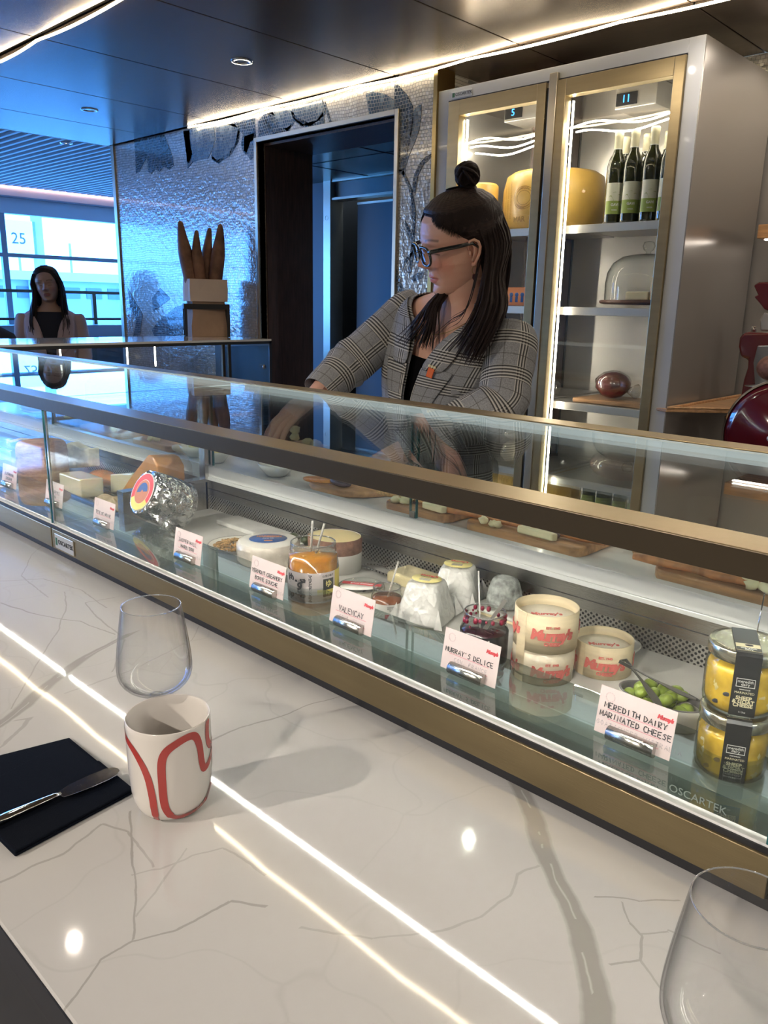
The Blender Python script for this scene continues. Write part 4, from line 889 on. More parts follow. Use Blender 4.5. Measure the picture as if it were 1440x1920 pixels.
def pyramid(x, y, rz, label):
    t = thing('wrapped_cheese', label, 'cheese', (x, y, ZD), rz=rz, group='paper wrapped pyramid cheeses')
    rd = random.Random(int(x*-1000)); rings = []
    for i in range(9):
        s = i/8; w_ = .044-.0185*s; z = .068*s; ring = []
        for k in range(40):
            a = 2*PI*k/40; c, s2 = math.cos(a), math.sin(a); q_ = (abs(c)**5+abs(s2)**5)**(-1/5)
            j = 1+rd.uniform(-.012, .012); ring.append(V((w_*q_*c*j, w_*q_*s2*j, z+(0 if i in (0,) else rd.uniform(-.0008,.0008)))))
        rings.append(ring)
    MB().loft(rings, True, True).build('paper', 'wrap_paper', t, local=True, sub=1)
    for sx_, sy_ in ((1,1),(-1,1),(1,-1),(-1,-1)):   # folded corner ears
        MB().add([(sx_*.040,sy_*.030,.002),(sx_*.030,sy_*.040,.002),(sx_*.047,sy_*.047,.006),(sx_*.035,sy_*.036,.035)], [(0,1,2),(0,2,3),(1,3,2),(0,3,1)]).build('fold', 'wrap_paper', t, local=True)
    MB().lathe([(0,.0692),(.021,.0692),(.0212,.0685)], n=28, sx=1.15, sy=.95).build('sticker', 'yellow_tag', t, local=True)
    text('lettering', "Murray's", .0085, 'red_ink', t, frame_mtx((0,.0115,.0694), (1,0,0), (0,1,0)), depth=.0001, bold=.0003)
    text('lettering', 'VALENCAY GOAT', .0032, 'pen', t, frame_mtx((0,.005,.0694), (1,0,0), (0,1,0)), depth=.0001)
    b = MB()
    for k in range(12): b.box(-.009+k*.0015, -.009+k*.0015+(.0009 if k % 3 else .0005), -.012, -.001, .0692, .0695)
    b.build('barcode', 'bar_grey', t, local=True)
pyramid(-.766, .906, .32, 'nearer white paper wrapped pyramid cheese with a yellow sticker')
pyramid(-.778, 1.000, .42, 'farther white paper wrapped pyramid cheese, behind the nearer one')
# small jam jar and red labelled tub
M['jam_brown'] = mat('rusty_fruit_jam', (.28,.085,.035), .25, coat=.6)
t = open_jar('fruit_jam_jar', 'small open jar of reddish brown jam with a white label and a tasting stick', -.822, .874, .0255, .0475, 'jam_brown', .66)
wrap_label(t, 'paper_white', .0261, .003, .026, -2, 2)
MB().lathe([(.0264,.003),(.0264,.010)], n=20, a0=-PI/2-.1, a1=-PI/2+1.3).build('label_band', 'red_ink', t, local=True)
text('lettering', 'INGREDIENTS\nFRUIT SUGAR\nPECTIN', .0028, 'pen', t, I4, depth=.0001, warp=onside(.0265, .019, .35))
tag(MB().tube([(-.820,.872,.058),(-.808,.884,.125)], .0021, 8, flat=.5).build('tasting_stick', mat('speckled_white_stick', (.72,.70,.66), .4, var=.3, vscale=400)), 'speckled white flat stick standing in the small reddish jam jar', 'stick')
tb2 = thing('cheese_tub', 'round clear lidded tub with a cream and red label left of the small jam jar', 'tub', (-.895, .888, ZD), rz=face(-.895,.888))
MB().lathe([(0,0),(.037,0),(.040,.003),(.0405,.024),(.039,.028),(.037,.0285),(.036,.026),(0,.026)], n=48).build('tub', 'jar_glass', tb2, local=True)
MB().lathe([(0,.003),(.036,.003),(.037,.022),(0,.022)], n=36).build('cheese', 'cheese_paper', tb2, local=True)
MB().lathe([(0,.0285),(.024,.0285),(.0242,.028)], n=36, c=(-.004,-.008,0), sx=1.3, sy=.72).build('label', 'paper_white', tb2, local=True)
MB().box(-.034,.034,-.002,.009,.0287,.0291, mtx=Matrix.Rotation(-.25,4,'Z')).build('red_band', 'red_ink', tb2, local=True)
text('lettering', 'grand fromage', .0066, 'white_ink', tb2, Matrix.Rotation(-.25,4,'Z') @ frame_mtx((0,.0036,.0293),(1,0,0),(0,1,0)), depth=.0001, bold=.0002)
# amber marmalade jar
M['amber'] = mat('amber_marmalade', (.50,.20,.02), .18, coat=.8, var=.3, vscale=40, sss=.1)
t = open_jar('marmalade_jar', 'large open jar of amber citrus marmalade with a Japanese label and two sticks', -.965, .842, .0430, .098, 'amber', .80, neck=.0385)
wrap_label(t, mat('pale_lilac_label', (.74,.66,.66), .45), .0436, .018, .056, -2.0, 2.0)
wrap_label(t, 'tag_yellow', .0438, .018, .027, .15, 2.0, 'label_band')
wrap_label(t, 'tag_yellow', .0438, .027, .056, .95, 2.0, 'label_band')
text('lettering', 'ず', .022, 'pen', t, I4, depth=.0001, bold=.0008, warp=onside(.0440, .034, -.52))
text('lettering', 'ゆ', .018, 'pen', t, I4, depth=.0001, bold=.0008, warp=onside(.0440, .042, -1.0))
text('lettering', 'マ\nー\nマ\nレ\nー\nド', .0065, 'pen', t, I4, depth=.0001, bold=.0003, line=.62, warp=onside(.0440, .040, -.12))
MB().lathe([(.0441,.026),(.0441,.045)], n=8, a0=-PI/2+.38, a1=-PI/2+.85).build('stamp', 'ham_label', t, local=True)
text('lettering', 'ゆ', .014, 'yellow_tag', t, I4, depth=.0001, bold=.0003, warp=onside(.0444, .0355, .61))
text('lettering', '山里の柚子', .0045, 'pen', t, I4, depth=.0001, warp=onside(.0442, .050, .60))
for k, (dx, dy) in enumerate(((-.004, .002), (.012, .004))):
    tag(MB().tube([(-.968+dx*.5, .840, .095), (-.966+dx*1.7, .846+dy, .166)], .0026, 8, flat=.5).build('tasting_stick', 'jam_stick' if 'jam_stick' in M else M.setdefault('jam_stick', mat('glassy_grey_stick', (.50,.49,.46), .25, var=.3, vscale=300, coat=.5))), ('upright grey stick in the amber marmalade jar', 'grey stick leaning right in the amber marmalade jar')[k], 'stick')
# bloomy wheel with blue label
M['bloomy'] = mat('wrapped_bloomy_rind', (.66,.60,.53), .35, coat=.7, var=.25, vscale=30, bump=.002, bscale=70)
M['bloomy_top'] = mat('white_bloomy_top', (.74,.71,.66), .4, coat=.6, bump=.001, bscale=60); M['label_blue'] = mat('bright_blue_label', (.02,.075,.26), .35, coat=.3); M['orange_ink'] = mat('orange_lettering', (.75,.25,.08), .5)
hb = thing('bloomy_cheese', 'white rind cheese wheel in film with an oval blue label on top', 'cheese', (-1.153, .893, ZD), rz=face(-1.153, .893))
MB().lathe([(0,0),(.055,0),(.060,.004),(.0605,.018),(.059,.024),(.0605,.030),(.0600,.044),(.056,.049)], n=56).build('rind', 'bloomy', hb, local=True)
MB().lathe([(.0565,.0485),(.05,.0505),(0,.0505)], n=48).build('top', 'bloomy_top', hb, local=True)
MB().lathe([(0,.0512),(.032,.0512),(.0322,.0508)], n=40, c=(0,.004,0), sx=1.12, sy=.9).build('label', 'label_blue', hb, local=True)
text('lettering', 'HARBISON', .0098, 'orange_ink', hb, frame_mtx((.002,.016,.0514),(1,-.1,0),(.1,1,0)), depth=.0001, bold=.0005)
text('lettering', 'jasper hill', .0055, 'white_ink', hb, frame_mtx((0,.004,.0514),(1,-.1,0),(.1,1,0)), depth=.0001)
MB().box(-.008,.008,-.014,-.008,.0512,.0514).build('label_mark', 'orange_ink', hb, local=True)
# spruce wrapped half cheese behind
M['curd'] = mat('yellow_paste', (.80,.66,.34), .4, sss=.15, var=.06, vscale=20); M['bark'] = mat('bark_rind', (.20,.10,.07), .8, var=.5, vscale=60, bump=.003, bscale=60)
M['film'] = pane_mat('cling_film', (.93,.93,.93), ior=1.5, rough=.12, base=.12)
sp2 = thing('bark_wrapped_cheese', 'cut bark wrapped cheese showing its yellow inside, behind the amber jar', 'cheese', (-1.055, .975, ZD), rz=.2)
MB().lathe([(0,0),(.052,0),(.053,.03),(.0525,.062)], n=36, a0=-.35, a1=2*PI-.35, sx=1, sy=.9).build('rind', 'paper_white', sp2, local=True)
MB().lathe([(.0532,.036),(.0534,.0625),(.051,.0635)], n=36, sx=1, sy=.9).build('bark', 'bark', sp2, local=True)
MB().lathe([(.0515,.0615),(.03,.0655),(0,.064)], n=36, sx=1, sy=.9).build('paste', 'curd', sp2, local=True)
for k in range(3):
    o_ = MB().ball((0,0,0), .0125, 12, 9, (1,1,.9), jit=.03).build('stuffed_olive', mat('dark_green_pickle', (.05,.07,.03), .35, coat=.3)); o_.location = (-1.225+k*.032, 1.015+.008*k, ZD+.0125)
    tag(o_, ('leftmost small dark green pickle behind the blue labelled cheese', 'middle small dark green pickle behind the blue labelled cheese', 'rightmost small dark green pickle behind the blue labelled cheese')[k], 'pickle')
fk = thing('tongs', 'small steel tongs lying by the perforated panel behind the bark cheese', 'tongs', (-.965, 1.02, ZD))
ribbon([(-1.02,1.02,ZD+.004),(-.98,1.03,ZD+.010),(-.94,1.025,ZD+.004)], .010, .001).build('arm', 'chrome', fk); ribbon([(-1.02,1.015,ZD+.002),(-.985,1.008,ZD+.004),(-.935,1.005,ZD+.003)], .009, .001).build('arm', 'chrome', fk)
# pale cheese under film behind the small jar
tag(MB().box(-.93, -.845, .985, 1.045, ZD, ZD+.022).build('cheese_slab', mat('pale_yellow_slab', (.74,.64,.38), .4, coat=.6, bump=.002, bscale=50), bevel=.006, seg=3), 'pale yellow cheese slab in film against the perforated panel', 'cheese')
# granola dish
gd_ = thing('granola_dish', 'shallow grey rimmed dish of chopped nuts beside the blue labelled cheese', 'dish', (-1.285, .912, ZD))
MB().lathe([(0,0),(.048,0),(.055,.006),(.056,.008),(.0545,.008),(.047,.003),(0,.002)], n=48).build('dish', 'dish', gd_, local=True); MB().lathe([(.0545,.0078),(.0562,.0086),(.057,.0075)], n=48).build('rim', 'dish_rim', gd_, local=True)
nb = MB(); rd = random.Random(11)
for k in range(420):
    r_ = .043*math.sqrt(rd.random()); a = rd.uniform(0, 2*PI); s = rd.uniform(.0014, .0032)
    nb.ball((-1.285+r_*math.cos(a), .912+r_*math.sin(a), ZD+.004+.009*(1-r_/.045)+rd.uniform(0, .003)), s, 5, 4, (1.4,1,.7), jit=.2)
nu = nb.build('chopped_nuts', mat('toasted_nuts', (.42,.25,.10), .6, var=.6, vscale=120), kind='stuff'); nu['label'] = 'golden brown chopped nuts heaped in the shallow dish'; nu['category'] = 'nuts'
tag(MB().box(-1.46, -1.19, .985, 1.045, ZD, ZD+.010).build('marble_board', mat('thin_white_marble_board', (.72,.71,.69), .2, var=.1, vscale=25), bevel=.002), 'thin white marble board at the back right of the divider', 'board')
# foil wrapped cheese leaning, round picture label
M['foil'] = crumple('crumpled_foil', (.80,.80,.80), .22, 1, 42, .009)
fc = thing('foil_cheese', 'tilted silver foil wrapped cheese with a round red and yellow label', 'cheese', (-1.445, .885, ZD), rot=(0,0,0))
ctr = at_y(308, 953, .868); axis = (V(at_y(345, 975, .925))-V(at_y(272, 948, .835))).normalized()
qr = axis.to_track_quat('Z', 'Y').to_matrix()
rd = random.Random(2)
rings = []
for s, r_ in ((-.052,.046),(-.051,.049),(-.03,.052),(0,.053),(.03,.054),(.050,.052),(.056,.046)):
    rings.append([ctr+axis*s+qr @ V((r_*math.cos(2*PI*k/40)*(1+rd.uniform(-.02,.02)), r_*math.sin(2*PI*k/40)*(1+rd.uniform(-.02,.02)), 0)) for k in range(40)])
lo = min(p.z for r in rings for p in r); dz = V((0,0,ZD+.001-lo)); 
rings = [[p+dz for p in r] for r in rings]; ctr = ctr+dz
MB().loft(rings, True, True).build('foil', 'foil', fc)
FM = lambda d: Matrix.Translation(ctr-axis*(.0525+d)) @ (axis*-1).to_track_quat('Z', 'Y').to_matrix().to_4x4()
def decal(name, m, prof_, d, **k): 
    b = MB().lathe(prof_, n=40, **k); b.v = [tuple(FM(d) @ V(p)) for p in b.v]; return b.build(name, m, fc)
decal('label', 'paper_white', [(0,0),(.042,0),(.0422,-.001)], .0016)
decal('label_ring', 'red_ink', [(.027,0),(.040,0)], .0020)
decal('label_ring', 'tag_yellow', [(.0265,0),(.0405,0)], .0024, a0=-2.6, a1=-.5)
decal('label_centre', mat('orange_hill_print', (.55,.20,.10), .5), [(0,0),(.026,0)], .0022)
decal('label_centre', 'label_blue', [(.004,0),(.020,0)], .0026, a0=.2, a1=3.4)
pd = MB(); e = V(at_z(300, 1008, ZD)); 
pd.add([rings[0][25], rings[3][24], (-1.372,.856,ZD+.001), (-1.42,.852,ZD+.001)], [(0,1,2,3)]).add([rings[0][25]+V((0,.004,0)), rings[3][24]+V((0,.004,0)), (-1.372,.862,ZD+.001), (-1.42,.858,ZD+.001)], [(3,2,1,0)])
pd.build('foil_flap', 'foil', fc)
# orange wedge
M['orange_cheese'] = mat('orange_waxed_cheese', (.70,.30,.07), .4, var=.12, vscale=20, sss=.1, coat=.4)
ow = thing('orange_cheese', 'tall wedge of orange cheese leaning behind the foil wrapped one', 'cheese', (-1.62, .955, ZD))
fp = [at_y(*p, at_z(262, 948, ZD).y) for p in ((236,943),(262,905),(296,863),(305,868),(314,885),(316,910),(306,948),(262,950))]
lo = min(p.z for p in fp); fp = [p+V((0,0,ZD-lo+.001)) for p in fp]
fp = [p-V((.045,0,0)) for p in fp]
MB().prism(fp, (.03,.055,.0)).build('paste', 'orange_cheese', ow, bevel=.004, seg=3)
MB().prism([p+V((.032,.057,0)) for p in fp], (.008,.012,0)).build('film_wrap', 'film', ow)
# block cheeses
M['white_cheese'] = mat('ivory_cheese', (.74,.66,.47), .3, coat=.7, var=.08, vscale=12, sss=.1, bump=.0008, bscale=40)
M['grey_rind'] = mat('natural_grey_rind', (.46,.38,.28), .7, var=.45, vscale=40, bump=.003, bscale=60)
def slab(name, px, y0, dep, m, label, z0=ZD, bev=.004, rnd_=0):
    b0 = max(px, key=lambda q: q[1]-.45*q[0]); y0 = at_z(*b0, z0).y
    P_ = [at_y(*p, y0) for p in px]; lo = min(p.z for p in P_); P_ = [p+V((0,0,z0-lo+.0005)) for p in P_]
    o_ = MB().prism(P_, (dep*.25, dep, 0)).build(name, m, bevel=bev, seg=3); return tag(o_, label, 'cheese')
slab('cheese_block', [(112,915),(110,886),(150,900),(152,936)], .90, .055, 'white_cheese', 'large ivory cheese block behind the second card from the left')
slab('cheese_block', [(207,925),(206,890),(248,887),(249,918)], .965, .04, 'white_cheese', 'smaller pale cheese block wrapped in film right of the large one')
slab('cheese_wedge', [(114,880),(122,833),(128,830),(152,842),(165,841),(167,876)], .985, .03, mat('crumbly_aged_cheese', (.66,.58,.40), .6, bump=.005, bscale=60, var=.25, vscale=40, detail=8), 'crumbly aged cheese wedge standing at the back of the left bay')
oc = MB().ball((-1.985, .985, ZD+.020), .055, 20, 12, (1.15,.6,.38), jit=.02).build('washed_rind_cheese', mat('washed_orange_rind', (.60,.24,.10), .5, var=.3, vscale=30, bump=.002, bscale=60), sub=1); tag(oc, 'low orange washed rind cheese behind the ivory block', 'cheese')
rc = MB().loft([[V((-1.715+s*.085*math.cos(a), .872+s*.032*math.sin(a), z+.003*math.sin(5*a))) for a in [2*PI*k/28 for k in range(28)]] for s, z in ((.95,ZD+.002),(1.02,ZD+.012),(.95,ZD+.022),(.7,ZD+.030),(.3,ZD+.034))]).build('rustic_cheese', mat('rustic_tan_rind', (.52,.38,.25), .7, var=.4, vscale=40, bump=.004, bscale=50, detail=8), sub=1)
tag(rc, 'rough tan rind cheese in film in front of the ivory block', 'cheese')
# big brown veined wheel
M['brown_rind'] = mat('brown_natural_rind', (.48,.26,.13), .75, bump=.004, bscale=40)
def rindmat():
    m = M['brown_rind']; N, L = nodes(m); b = N['Principled BSDF']; tc = N.new('ShaderNodeTexCoord'); mp = N.new('ShaderNodeMapping'); mp.inputs['Scale'].default_value = (6,6,22); L.new(tc.outputs['Object'], mp.inputs[0])
    n = N.new('ShaderNodeTexNoise'); n.inputs['Scale'].default_value = 1.6; n.inputs['Detail'].default_value = 9; n.inputs['Roughness'].default_value = .7; L.new(mp.outputs[0], n.inputs['Vector'])
    r = ramp(N, L, n.outputs[0], [(.35,(.10,.055,.05)),(.45,(.42,.21,.10)),(.58,(.60,.36,.18)),(.68,(.70,.48,.28))]); L.new(r.outputs[0], b.inputs['Base Color'])
rindmat()
bw = thing('cheese_drum', 'tall brown rinded cheese drum behind the case divider', 'cheese', (-2.125, .885, ZD))
rd = random.Random(9); rg = []
for z, r_ in ((0,.058),(.006,.064),(.03,.066),(.06,.065),(.09,.066),(.108,.063),(.116,.057)):
    rg.append([V((r_*math.cos(2*PI*k/48)*(1+rd.uniform(-.012,.012)), r_*math.sin(2*PI*k/48)*(1+rd.uniform(-.012,.012)), z)) for k in range(48)])
MB().loft(rg, True, True).build('drum', 'brown_rind', bw, local=True, sub=1)
# clear plastic tub of pale cheese at the far left with small tongs on its lid
pt = thing('plastic_tub', 'clear plastic tub of pale cheese at the far left of the case', 'tub', (-2.235, .90, ZD))
MB().box(-2.40, -2.225, .845, .985, ZD, ZD+.075).build('tub', 'jar_glass', pt, bevel=.008, seg=3); MB().box(-2.39, -2.235, .855, .975, ZD+.002, ZD+.05).build('cheese', 'white_cheese', pt, bevel=.01, seg=3); MB().box(-2.405, -2.22, .84, .99, ZD+.076, ZD+.082).build('lid', 'film', pt, bevel=.003)
tg2 = thing('tongs', 'white plastic tongs lying on the clear tub at the far left', 'tongs', (-2.2, .9, ZD+.083)); 
for dx in (0, .014): ribbon([(-2.315+dx,.87,ZD+.088),(-2.295+dx,.90,ZD+.097),(-2.27+dx,.955,ZD+.088)], .009, .003).build('arm', 'pale_plastic', tg2)
# blue steel trays in the left bay
M['tray'] = mat('ribbed_steel_tray', (.50,.52,.54), .18, .9)
tr = thing('steel_tray', 'ribbed steel tray floor of the left bay, reflecting blue daylight', 'tray', (-2.2, .86, ZD))
MB().box(-2.75, -1.63, .826, .99, .0335, .0340).build('base', 'tray', tr)
for k in range(12): MB().box(-2.74, -1.64, .828+k*.013, .833+k*.013, .0340, .0352).build('rib', 'tray', tr)
for ch in list(tr.children): pass
# ================================================================ MOSAIC FLOWERS (inlays on the wall)
def inlay(name, px, m, y=YW, th=.0015, z=None):
    return MB().prism([at_y(*p, y) + V((0, -.0005, 0)) for p in px], (0, -th, 0)).build(name, m, wall_back)
for nm, m_, px in [
    ('petal', 'mosaic_blue', [(740,152),(748,160),(764,178),(775,200),(776,222),(772,250),(766,280),(762,305),(760,318),(750,322),(742,318),(742,214),(740,190)]),
    ('petal', 'mosaic_mid', [(776,208),(784,198),(791,196),(790,220),(786,245),(778,268),(768,290),(761,312),(764,280),(770,245)]),
    ('petal', 'mosaic_mid', [(686,176),(700,172),(722,176),(738,186),(742,206),(744,216),(694,218),(690,200)]),
    ('calyx', 'mosaic_mid', [(742,318),(762,318),(758,330),(752,326),(742,322)]),
    ('stem', 'mosaic_blue', [(752,322),(758,320),(764,335),(772,352),(776,372),(780,395),(779,420),(777,470),(771,512),(766,512),(770,470),(774,420),(772,380),(766,350),(757,334)]),
    ('stem', 'mosaic_blue', [(772,360),(776,330),(786,308),(798,294),(810,288),(817,284),(817,292),(806,298),(794,310),(784,330),(779,362)]),
    ('leaf', 'mosaic_blue', [(759,412),(766,424),(773,440),(771,452),(764,438)]),
    ('leaf', 'mosaic_blue', [(770,474),(776,470),(774,480),(762,492),(758,500),(755,510),(757,490)]),
    ('leaf', 'mosaic_blue', [(737,492),(744,504),(752,528),(748,532),(740,514)]),
    ('leaf', 'mosaic_mid', [(768,522),(782,512),(796,510),(792,522),(776,528)]),
    ('leaf', 'mosaic_blue', [(741,522),(752,530),(758,545),(745,548)]),
    ('petal', 'mosaic_blue', [(252,261),(300,252),(308,252),(316,272),(324,295),(326,310),(318,318),(308,312),(300,322),(292,318),(285,326),(278,322),(276,296),(270,305),(262,322),(255,326),(254,290)]),
    ('petal', 'mosaic_mid', [(344,246),(372,238),(402,236),(404,262),(398,282),(390,298),(376,300),(362,304),(352,316),(350,290)]),
    ('petal', 'mosaic_blue', [(344,246),(356,244),(357,266),(361,290),(352,316),(350,290)]),
    ('petal', 'mosaic_mid', [(404,236),(440,232),(450,246),(446,268),(430,292),(410,306),(398,298),(398,282),(406,262)]),
    ('outline', 'mosaic_blue', [(446,244),(450,246),(448,266),(432,292),(410,307),(398,300),(396,290),(408,301),(428,288),(443,266)]),
    ('petal', 'mosaic_blue', [(420,231),(478,222),(480,262),(470,266),(462,290),(456,285),(452,270),(456,252),(446,240)]),
    ('petal', 'mosaic_mid', [(458,256),(480,248),(480,292),(470,300),(458,282)]),
    ('petal', 'mosaic_blue', [(484,228),(496,214),(512,210),(520,224),(530,244),(545,250),(500,258),(485,261)]),
    ('petal', 'mosaic_mid', [(500,212),(540,202),(552,212),(552,230),(540,246),(524,238),(512,222)]),
    ('petal', 'mosaic_blue', [(496,222),(508,236),(522,243),(538,240),(548,232),(542,248),(524,251),(506,246)]),
    ('petal', 'mosaic_mid', [(545,200),(606,186),(610,214),(600,224),(584,236),(566,236),(552,224)]),
    ('petal', 'mosaic_blue', [(545,207),(560,222),(578,230),(594,226),(606,210),(610,236),(588,240),(566,238),(552,226)]),
    ('outline', 'mosaic_blue', [(604,188),(610,188),(622,228),(618,230)]),
    ('leaf', 'mosaic_mid', [(300,600),(330,575),(350,570),(352,590),(340,630),(290,632),(285,618)]),
    ('leaf', 'mosaic_mid', [(262,632),(268,590),(250,560),(240,540),(244,575),(256,600),(250,632)]),
    ('leaf', 'mosaic_mid', [(285,560),(300,540),(320,560),(300,575),(288,585)])]:
    inlay(nm, px, m_)
al = bpy.data.objects['wall_back_alcove']
MB().prism([at_y(*p, 3.36) for p in ((830,140),(862,152),(880,168),(838,176))], (0,-.004,0)).build('petal', 'mosaic_blue', al)
# ================================================================ FRIDGE CONTENTS
M['bottle_glass'] = mat('green_wine_bottle', (.028,.030,.006), .06, coat=.6, trans=.25); M['capsule'] = mat('cream_capsule', (.72,.66,.46), .4); M['wine_label'] = mat('cream_wine_label', (.76,.74,.60), .5); M['label_green'] = mat('sage_green_print', (.33,.42,.10), .5)
M['collar_white'] = mat('white_neck_collar', (.75,.73,.68), .5)
def bottle(px, py, label, n=None, y=None):
    z = SH['a']+.0005; p = at_z(px, py, z) if y is None else V((at_y(px, py, y).x, y, z))
    t = thing('wine_bottle', label, 'bottle', (p.x, p.y, z), rz=face(p.x, p.y)+.1, group='white wine bottles on the top fridge shelf')
    MB().lathe([(0,.004),(.029,0),(.0342,.004),(.0348,.010),(.0348,.185),(.0335,.205),(.027,.228),(.0175,.246),(.0145,.262),(.0142,.30)], n=32).build('body', 'bottle_glass', t, local=True)
    MB().lathe([(.0150,.246),(.0152,.262)], n=24).build('collar', 'collar_white', t, local=True)
    MB().lathe([(.0152,.261),(.0150,.300),(.0160,.302),(.0160,.316),(.0140,.320),(0,.320)], n=24).build('capsule', 'capsule', t, local=True)
    R_ = .0352
    lb = MB().lathe([(R_,.034),(R_,.142)], n=16, a0=-PI/2-1.0, a1=-PI/2+1.0).build('label', 'wine_label', t, local=True)
    MB().lathe([(R_+.0003,.034),(R_+.0003,.080)], n=16, a0=-PI/2-1.0, a1=-PI/2+1.0).build('label_field', 'label_green', lb, local=True)
    hb_ = MB()
    for (x0, zz, w_, h_) in ((-.006,.081,.052,.030),(.012,.081,.036,.022),(-.018,.081,.028,.018)):
        pts = [(x0-w_/2,zz),(x0+w_/2,zz),(x0+w_*.12,zz+h_),(x0-w_*.05,zz+h_*.92)]
        hb_.add([V(((R_+.0005)*math.sin(x/R_), -(R_+.0005)*math.cos(x/R_), q)) for x, q in [(max(-.035,min(.035,x)), q) for x, q in pts]], [(0,1,2,3)])
    hb_.build('hill_print', 'label_green', lb, local=True)
    text('lettering', 'GAVI', .0125, 'white_ink', lb, I4, depth=.0001, bold=.0005, warp=onside(R_+.0006, .066))
    text('lettering', 'NASSA', .0065, 'white_ink', lb, I4, depth=.0001, bold=.0002, warp=onside(R_+.0006, .048))
    return t
bottle(1148, 412, 'white wine bottle at the left end of the front row on the top fridge shelf', y=2.85)
bottle(1178, 410, 'second white wine bottle of the front row on the top fridge shelf', y=2.85)
bottle(1214, 407, 'third white wine bottle of the front row on the top fridge shelf', y=2.85)
bottle(1246, 404, 'white wine bottle half hidden by the gold fridge door frame', y=2.85)
bottle(1162, 405, 'white wine bottle at the left of the back row on the top fridge shelf', y=2.95)
bottle(1201, 405, 'white wine bottle in the middle of the back row on the top fridge shelf', y=2.95)
bottle(1240, 405, 'white wine bottle at the right of the back row on the top fridge shelf', y=2.95)
M['parm'] = mat('golden_waxed_rind', (.70,.44,.10), .38, var=.12, vscale=10, coat=.3, bump=.0006, bscale=80); M['parm_ink'] = mat('branded_rind_print', (.38,.22,.04), .6)
def parm(x, y, z, r, h, label, date, a0=0):
    t = thing('hard_cheese', label, 'cheese', (x, y, z), rz=face(x, y))
    MB().lathe([(0,0),(r*.80,0),(r*.93,h*.06),(r,h*.3),(r*1.015,h*.5),(r,h*.7),(r*.94,h*.93),(r*.82,h),(0,h)], n=64).build('rind', 'parm', t, local=True)
    for k, a in enumerate((-.62,-.52,-.42,.52,.62,.72)):
        text('dotted_print', 'PARMIGIANO REGGIANO', .0125, 'parm_ink', t, I4, depth=.0001, warp=lambda c, a=a: V(((r*1.016)*math.sin(c.y/r+a+a0), -(r*1.016)*math.cos(c.y/r+a+a0), h*.5-c.x*-1)))
    rg_ = MB()
    for R2 in (.052, .033):
        n = 40
        ring = [[V(((r*1.018)*math.sin(rr*math.cos(2*PI*k/n)/r+a0-.08), -(r*1.018)*math.cos(rr*math.cos(2*PI*k/n)/r+a0-.08), h*.52+rr*.85*math.sin(2*PI*k/n))) for rr in (R2, R2-.0022)] for k in range(n+1)]
        rg_.loft(ring, cap=False, closed=False)
    rg_.build('oval_brand', 'parm_ink', t, local=True)
    text('brand_lettering', 'PARMIGIANO', .011, 'parm_ink', t, I4, depth=.0001, bold=.0004, warp=lambda c: V(((r*1.019)*math.sin(((.042)*math.sin(c.x/.030))/r+a0-.08), -(r*1.019)*math.cos((.042*math.sin(c.x/.030))/r+a0-.08), h*.52+(.0365+c.y)*math.cos(c.x/.030))))
    text('brand_lettering', 'REGGIANO', .011, 'parm_ink', t, I4, depth=.0001, bold=.0004, warp=lambda c: V(((r*1.019)*math.sin(((.042)*math.sin(c.x/.030))/r+a0-.08), -(r*1.019)*math.cos((.042*math.sin(c.x/.030))/r+a0-.08), h*.52-(.0365-c.y)*math.cos(c.x/.030))))
    text('date_print', date, .030, 'parm_ink', t, I4, depth=.0001, bold=.0006, warp=onside(r*1.012, h*.17, a0-.08))
    return t
parm(-1.955, 3.055, SH['a']+.001, .212, .235, 'large golden cheese wheel dated MAR 12 on the top fridge shelf', 'MAR 12', -.52)
parm(-2.145, 2.905, SH['a']+.001, .062, .19, 'second golden cheese behind the server\'s hair bun, left of the large wheel', '', 0) if False else None
t = thing('hard_cheese', 'second golden cheese wheel at the left of the top fridge shelf', 'cheese', (-2.195, 2.875, SH['a']+.001))
MB().lathe([(0,0),(.055,0),(.066,.012),(.068,.10),(.066,.185),(.056,.195),(0,.195)], n=36).build('rind', 'parm', t, local=True)
parm(-1.98, 3.03, SH['e']+.001, .20, .225, 'large golden cheese wheel dated MAR 15 on the lowest visible fridge shelf', 'MAR 15', .1)
# dome
M['walnut'] = mat('walnut_board', (.13,.055,.03), .4, var=.3, vscale=10, stretch=(1,8,8)); M['maple'] = mat('maple_board', (.55,.32,.16), .4, var=.25, vscale=9, stretch=(1,9,9)); M['oak'] = mat('olive_wood_board', (.50,.27,.12), .42, var=.45, vscale=7, stretch=(1.2,9,9), detail=8)
dp = at_z(1211, 574, SH['b']+.001); dp.y = max(dp.y, 2.98); dp.x = at_y(1206, 574, 2.98).x
dm = thing('cheese_dome', 'large glass cheese dome with a knob on a round walnut base in the fridge', 'dome', (dp.x, 2.98, SH['b']+.001))
MB().lathe([(0,.012),(.150,.012),(.165,.016),(.168,.024),(.160,.028),(0,.028)], n=56).build('base', 'walnut', dm, local=True)
MB().lathe([(.150,.0285),(.151,.09),(.146,.13),(.128,.165),(.095,.188),(.05,.198),(0,.200)], n=56).build('dome', 'jar_glass', dm, local=True)
MB().lathe([(.010,.198),(.009,.208),(.018,.214),(.0235,.228),(.018,.243),(0,.247)], n=24).build('knob', 'jar_glass', dm, local=True)
tag(MB().box(dp.x-.055, dp.x+.04, 2.93, 2.99, SH['b']+.030, SH['b']+.062).build('cheese_piece', 'white_cheese', bevel=.005), 'pale cheese piece on the walnut base under the glass dome', 'cheese')
tag(MB().box(dp.x+.045, dp.x+.10, 2.93, 3.02, SH['b']+.030, SH['b']+.115).build('cheese_piece', 'parm', bevel=.005), 'tall yellow cheese piece under the glass dome', 'cheese')
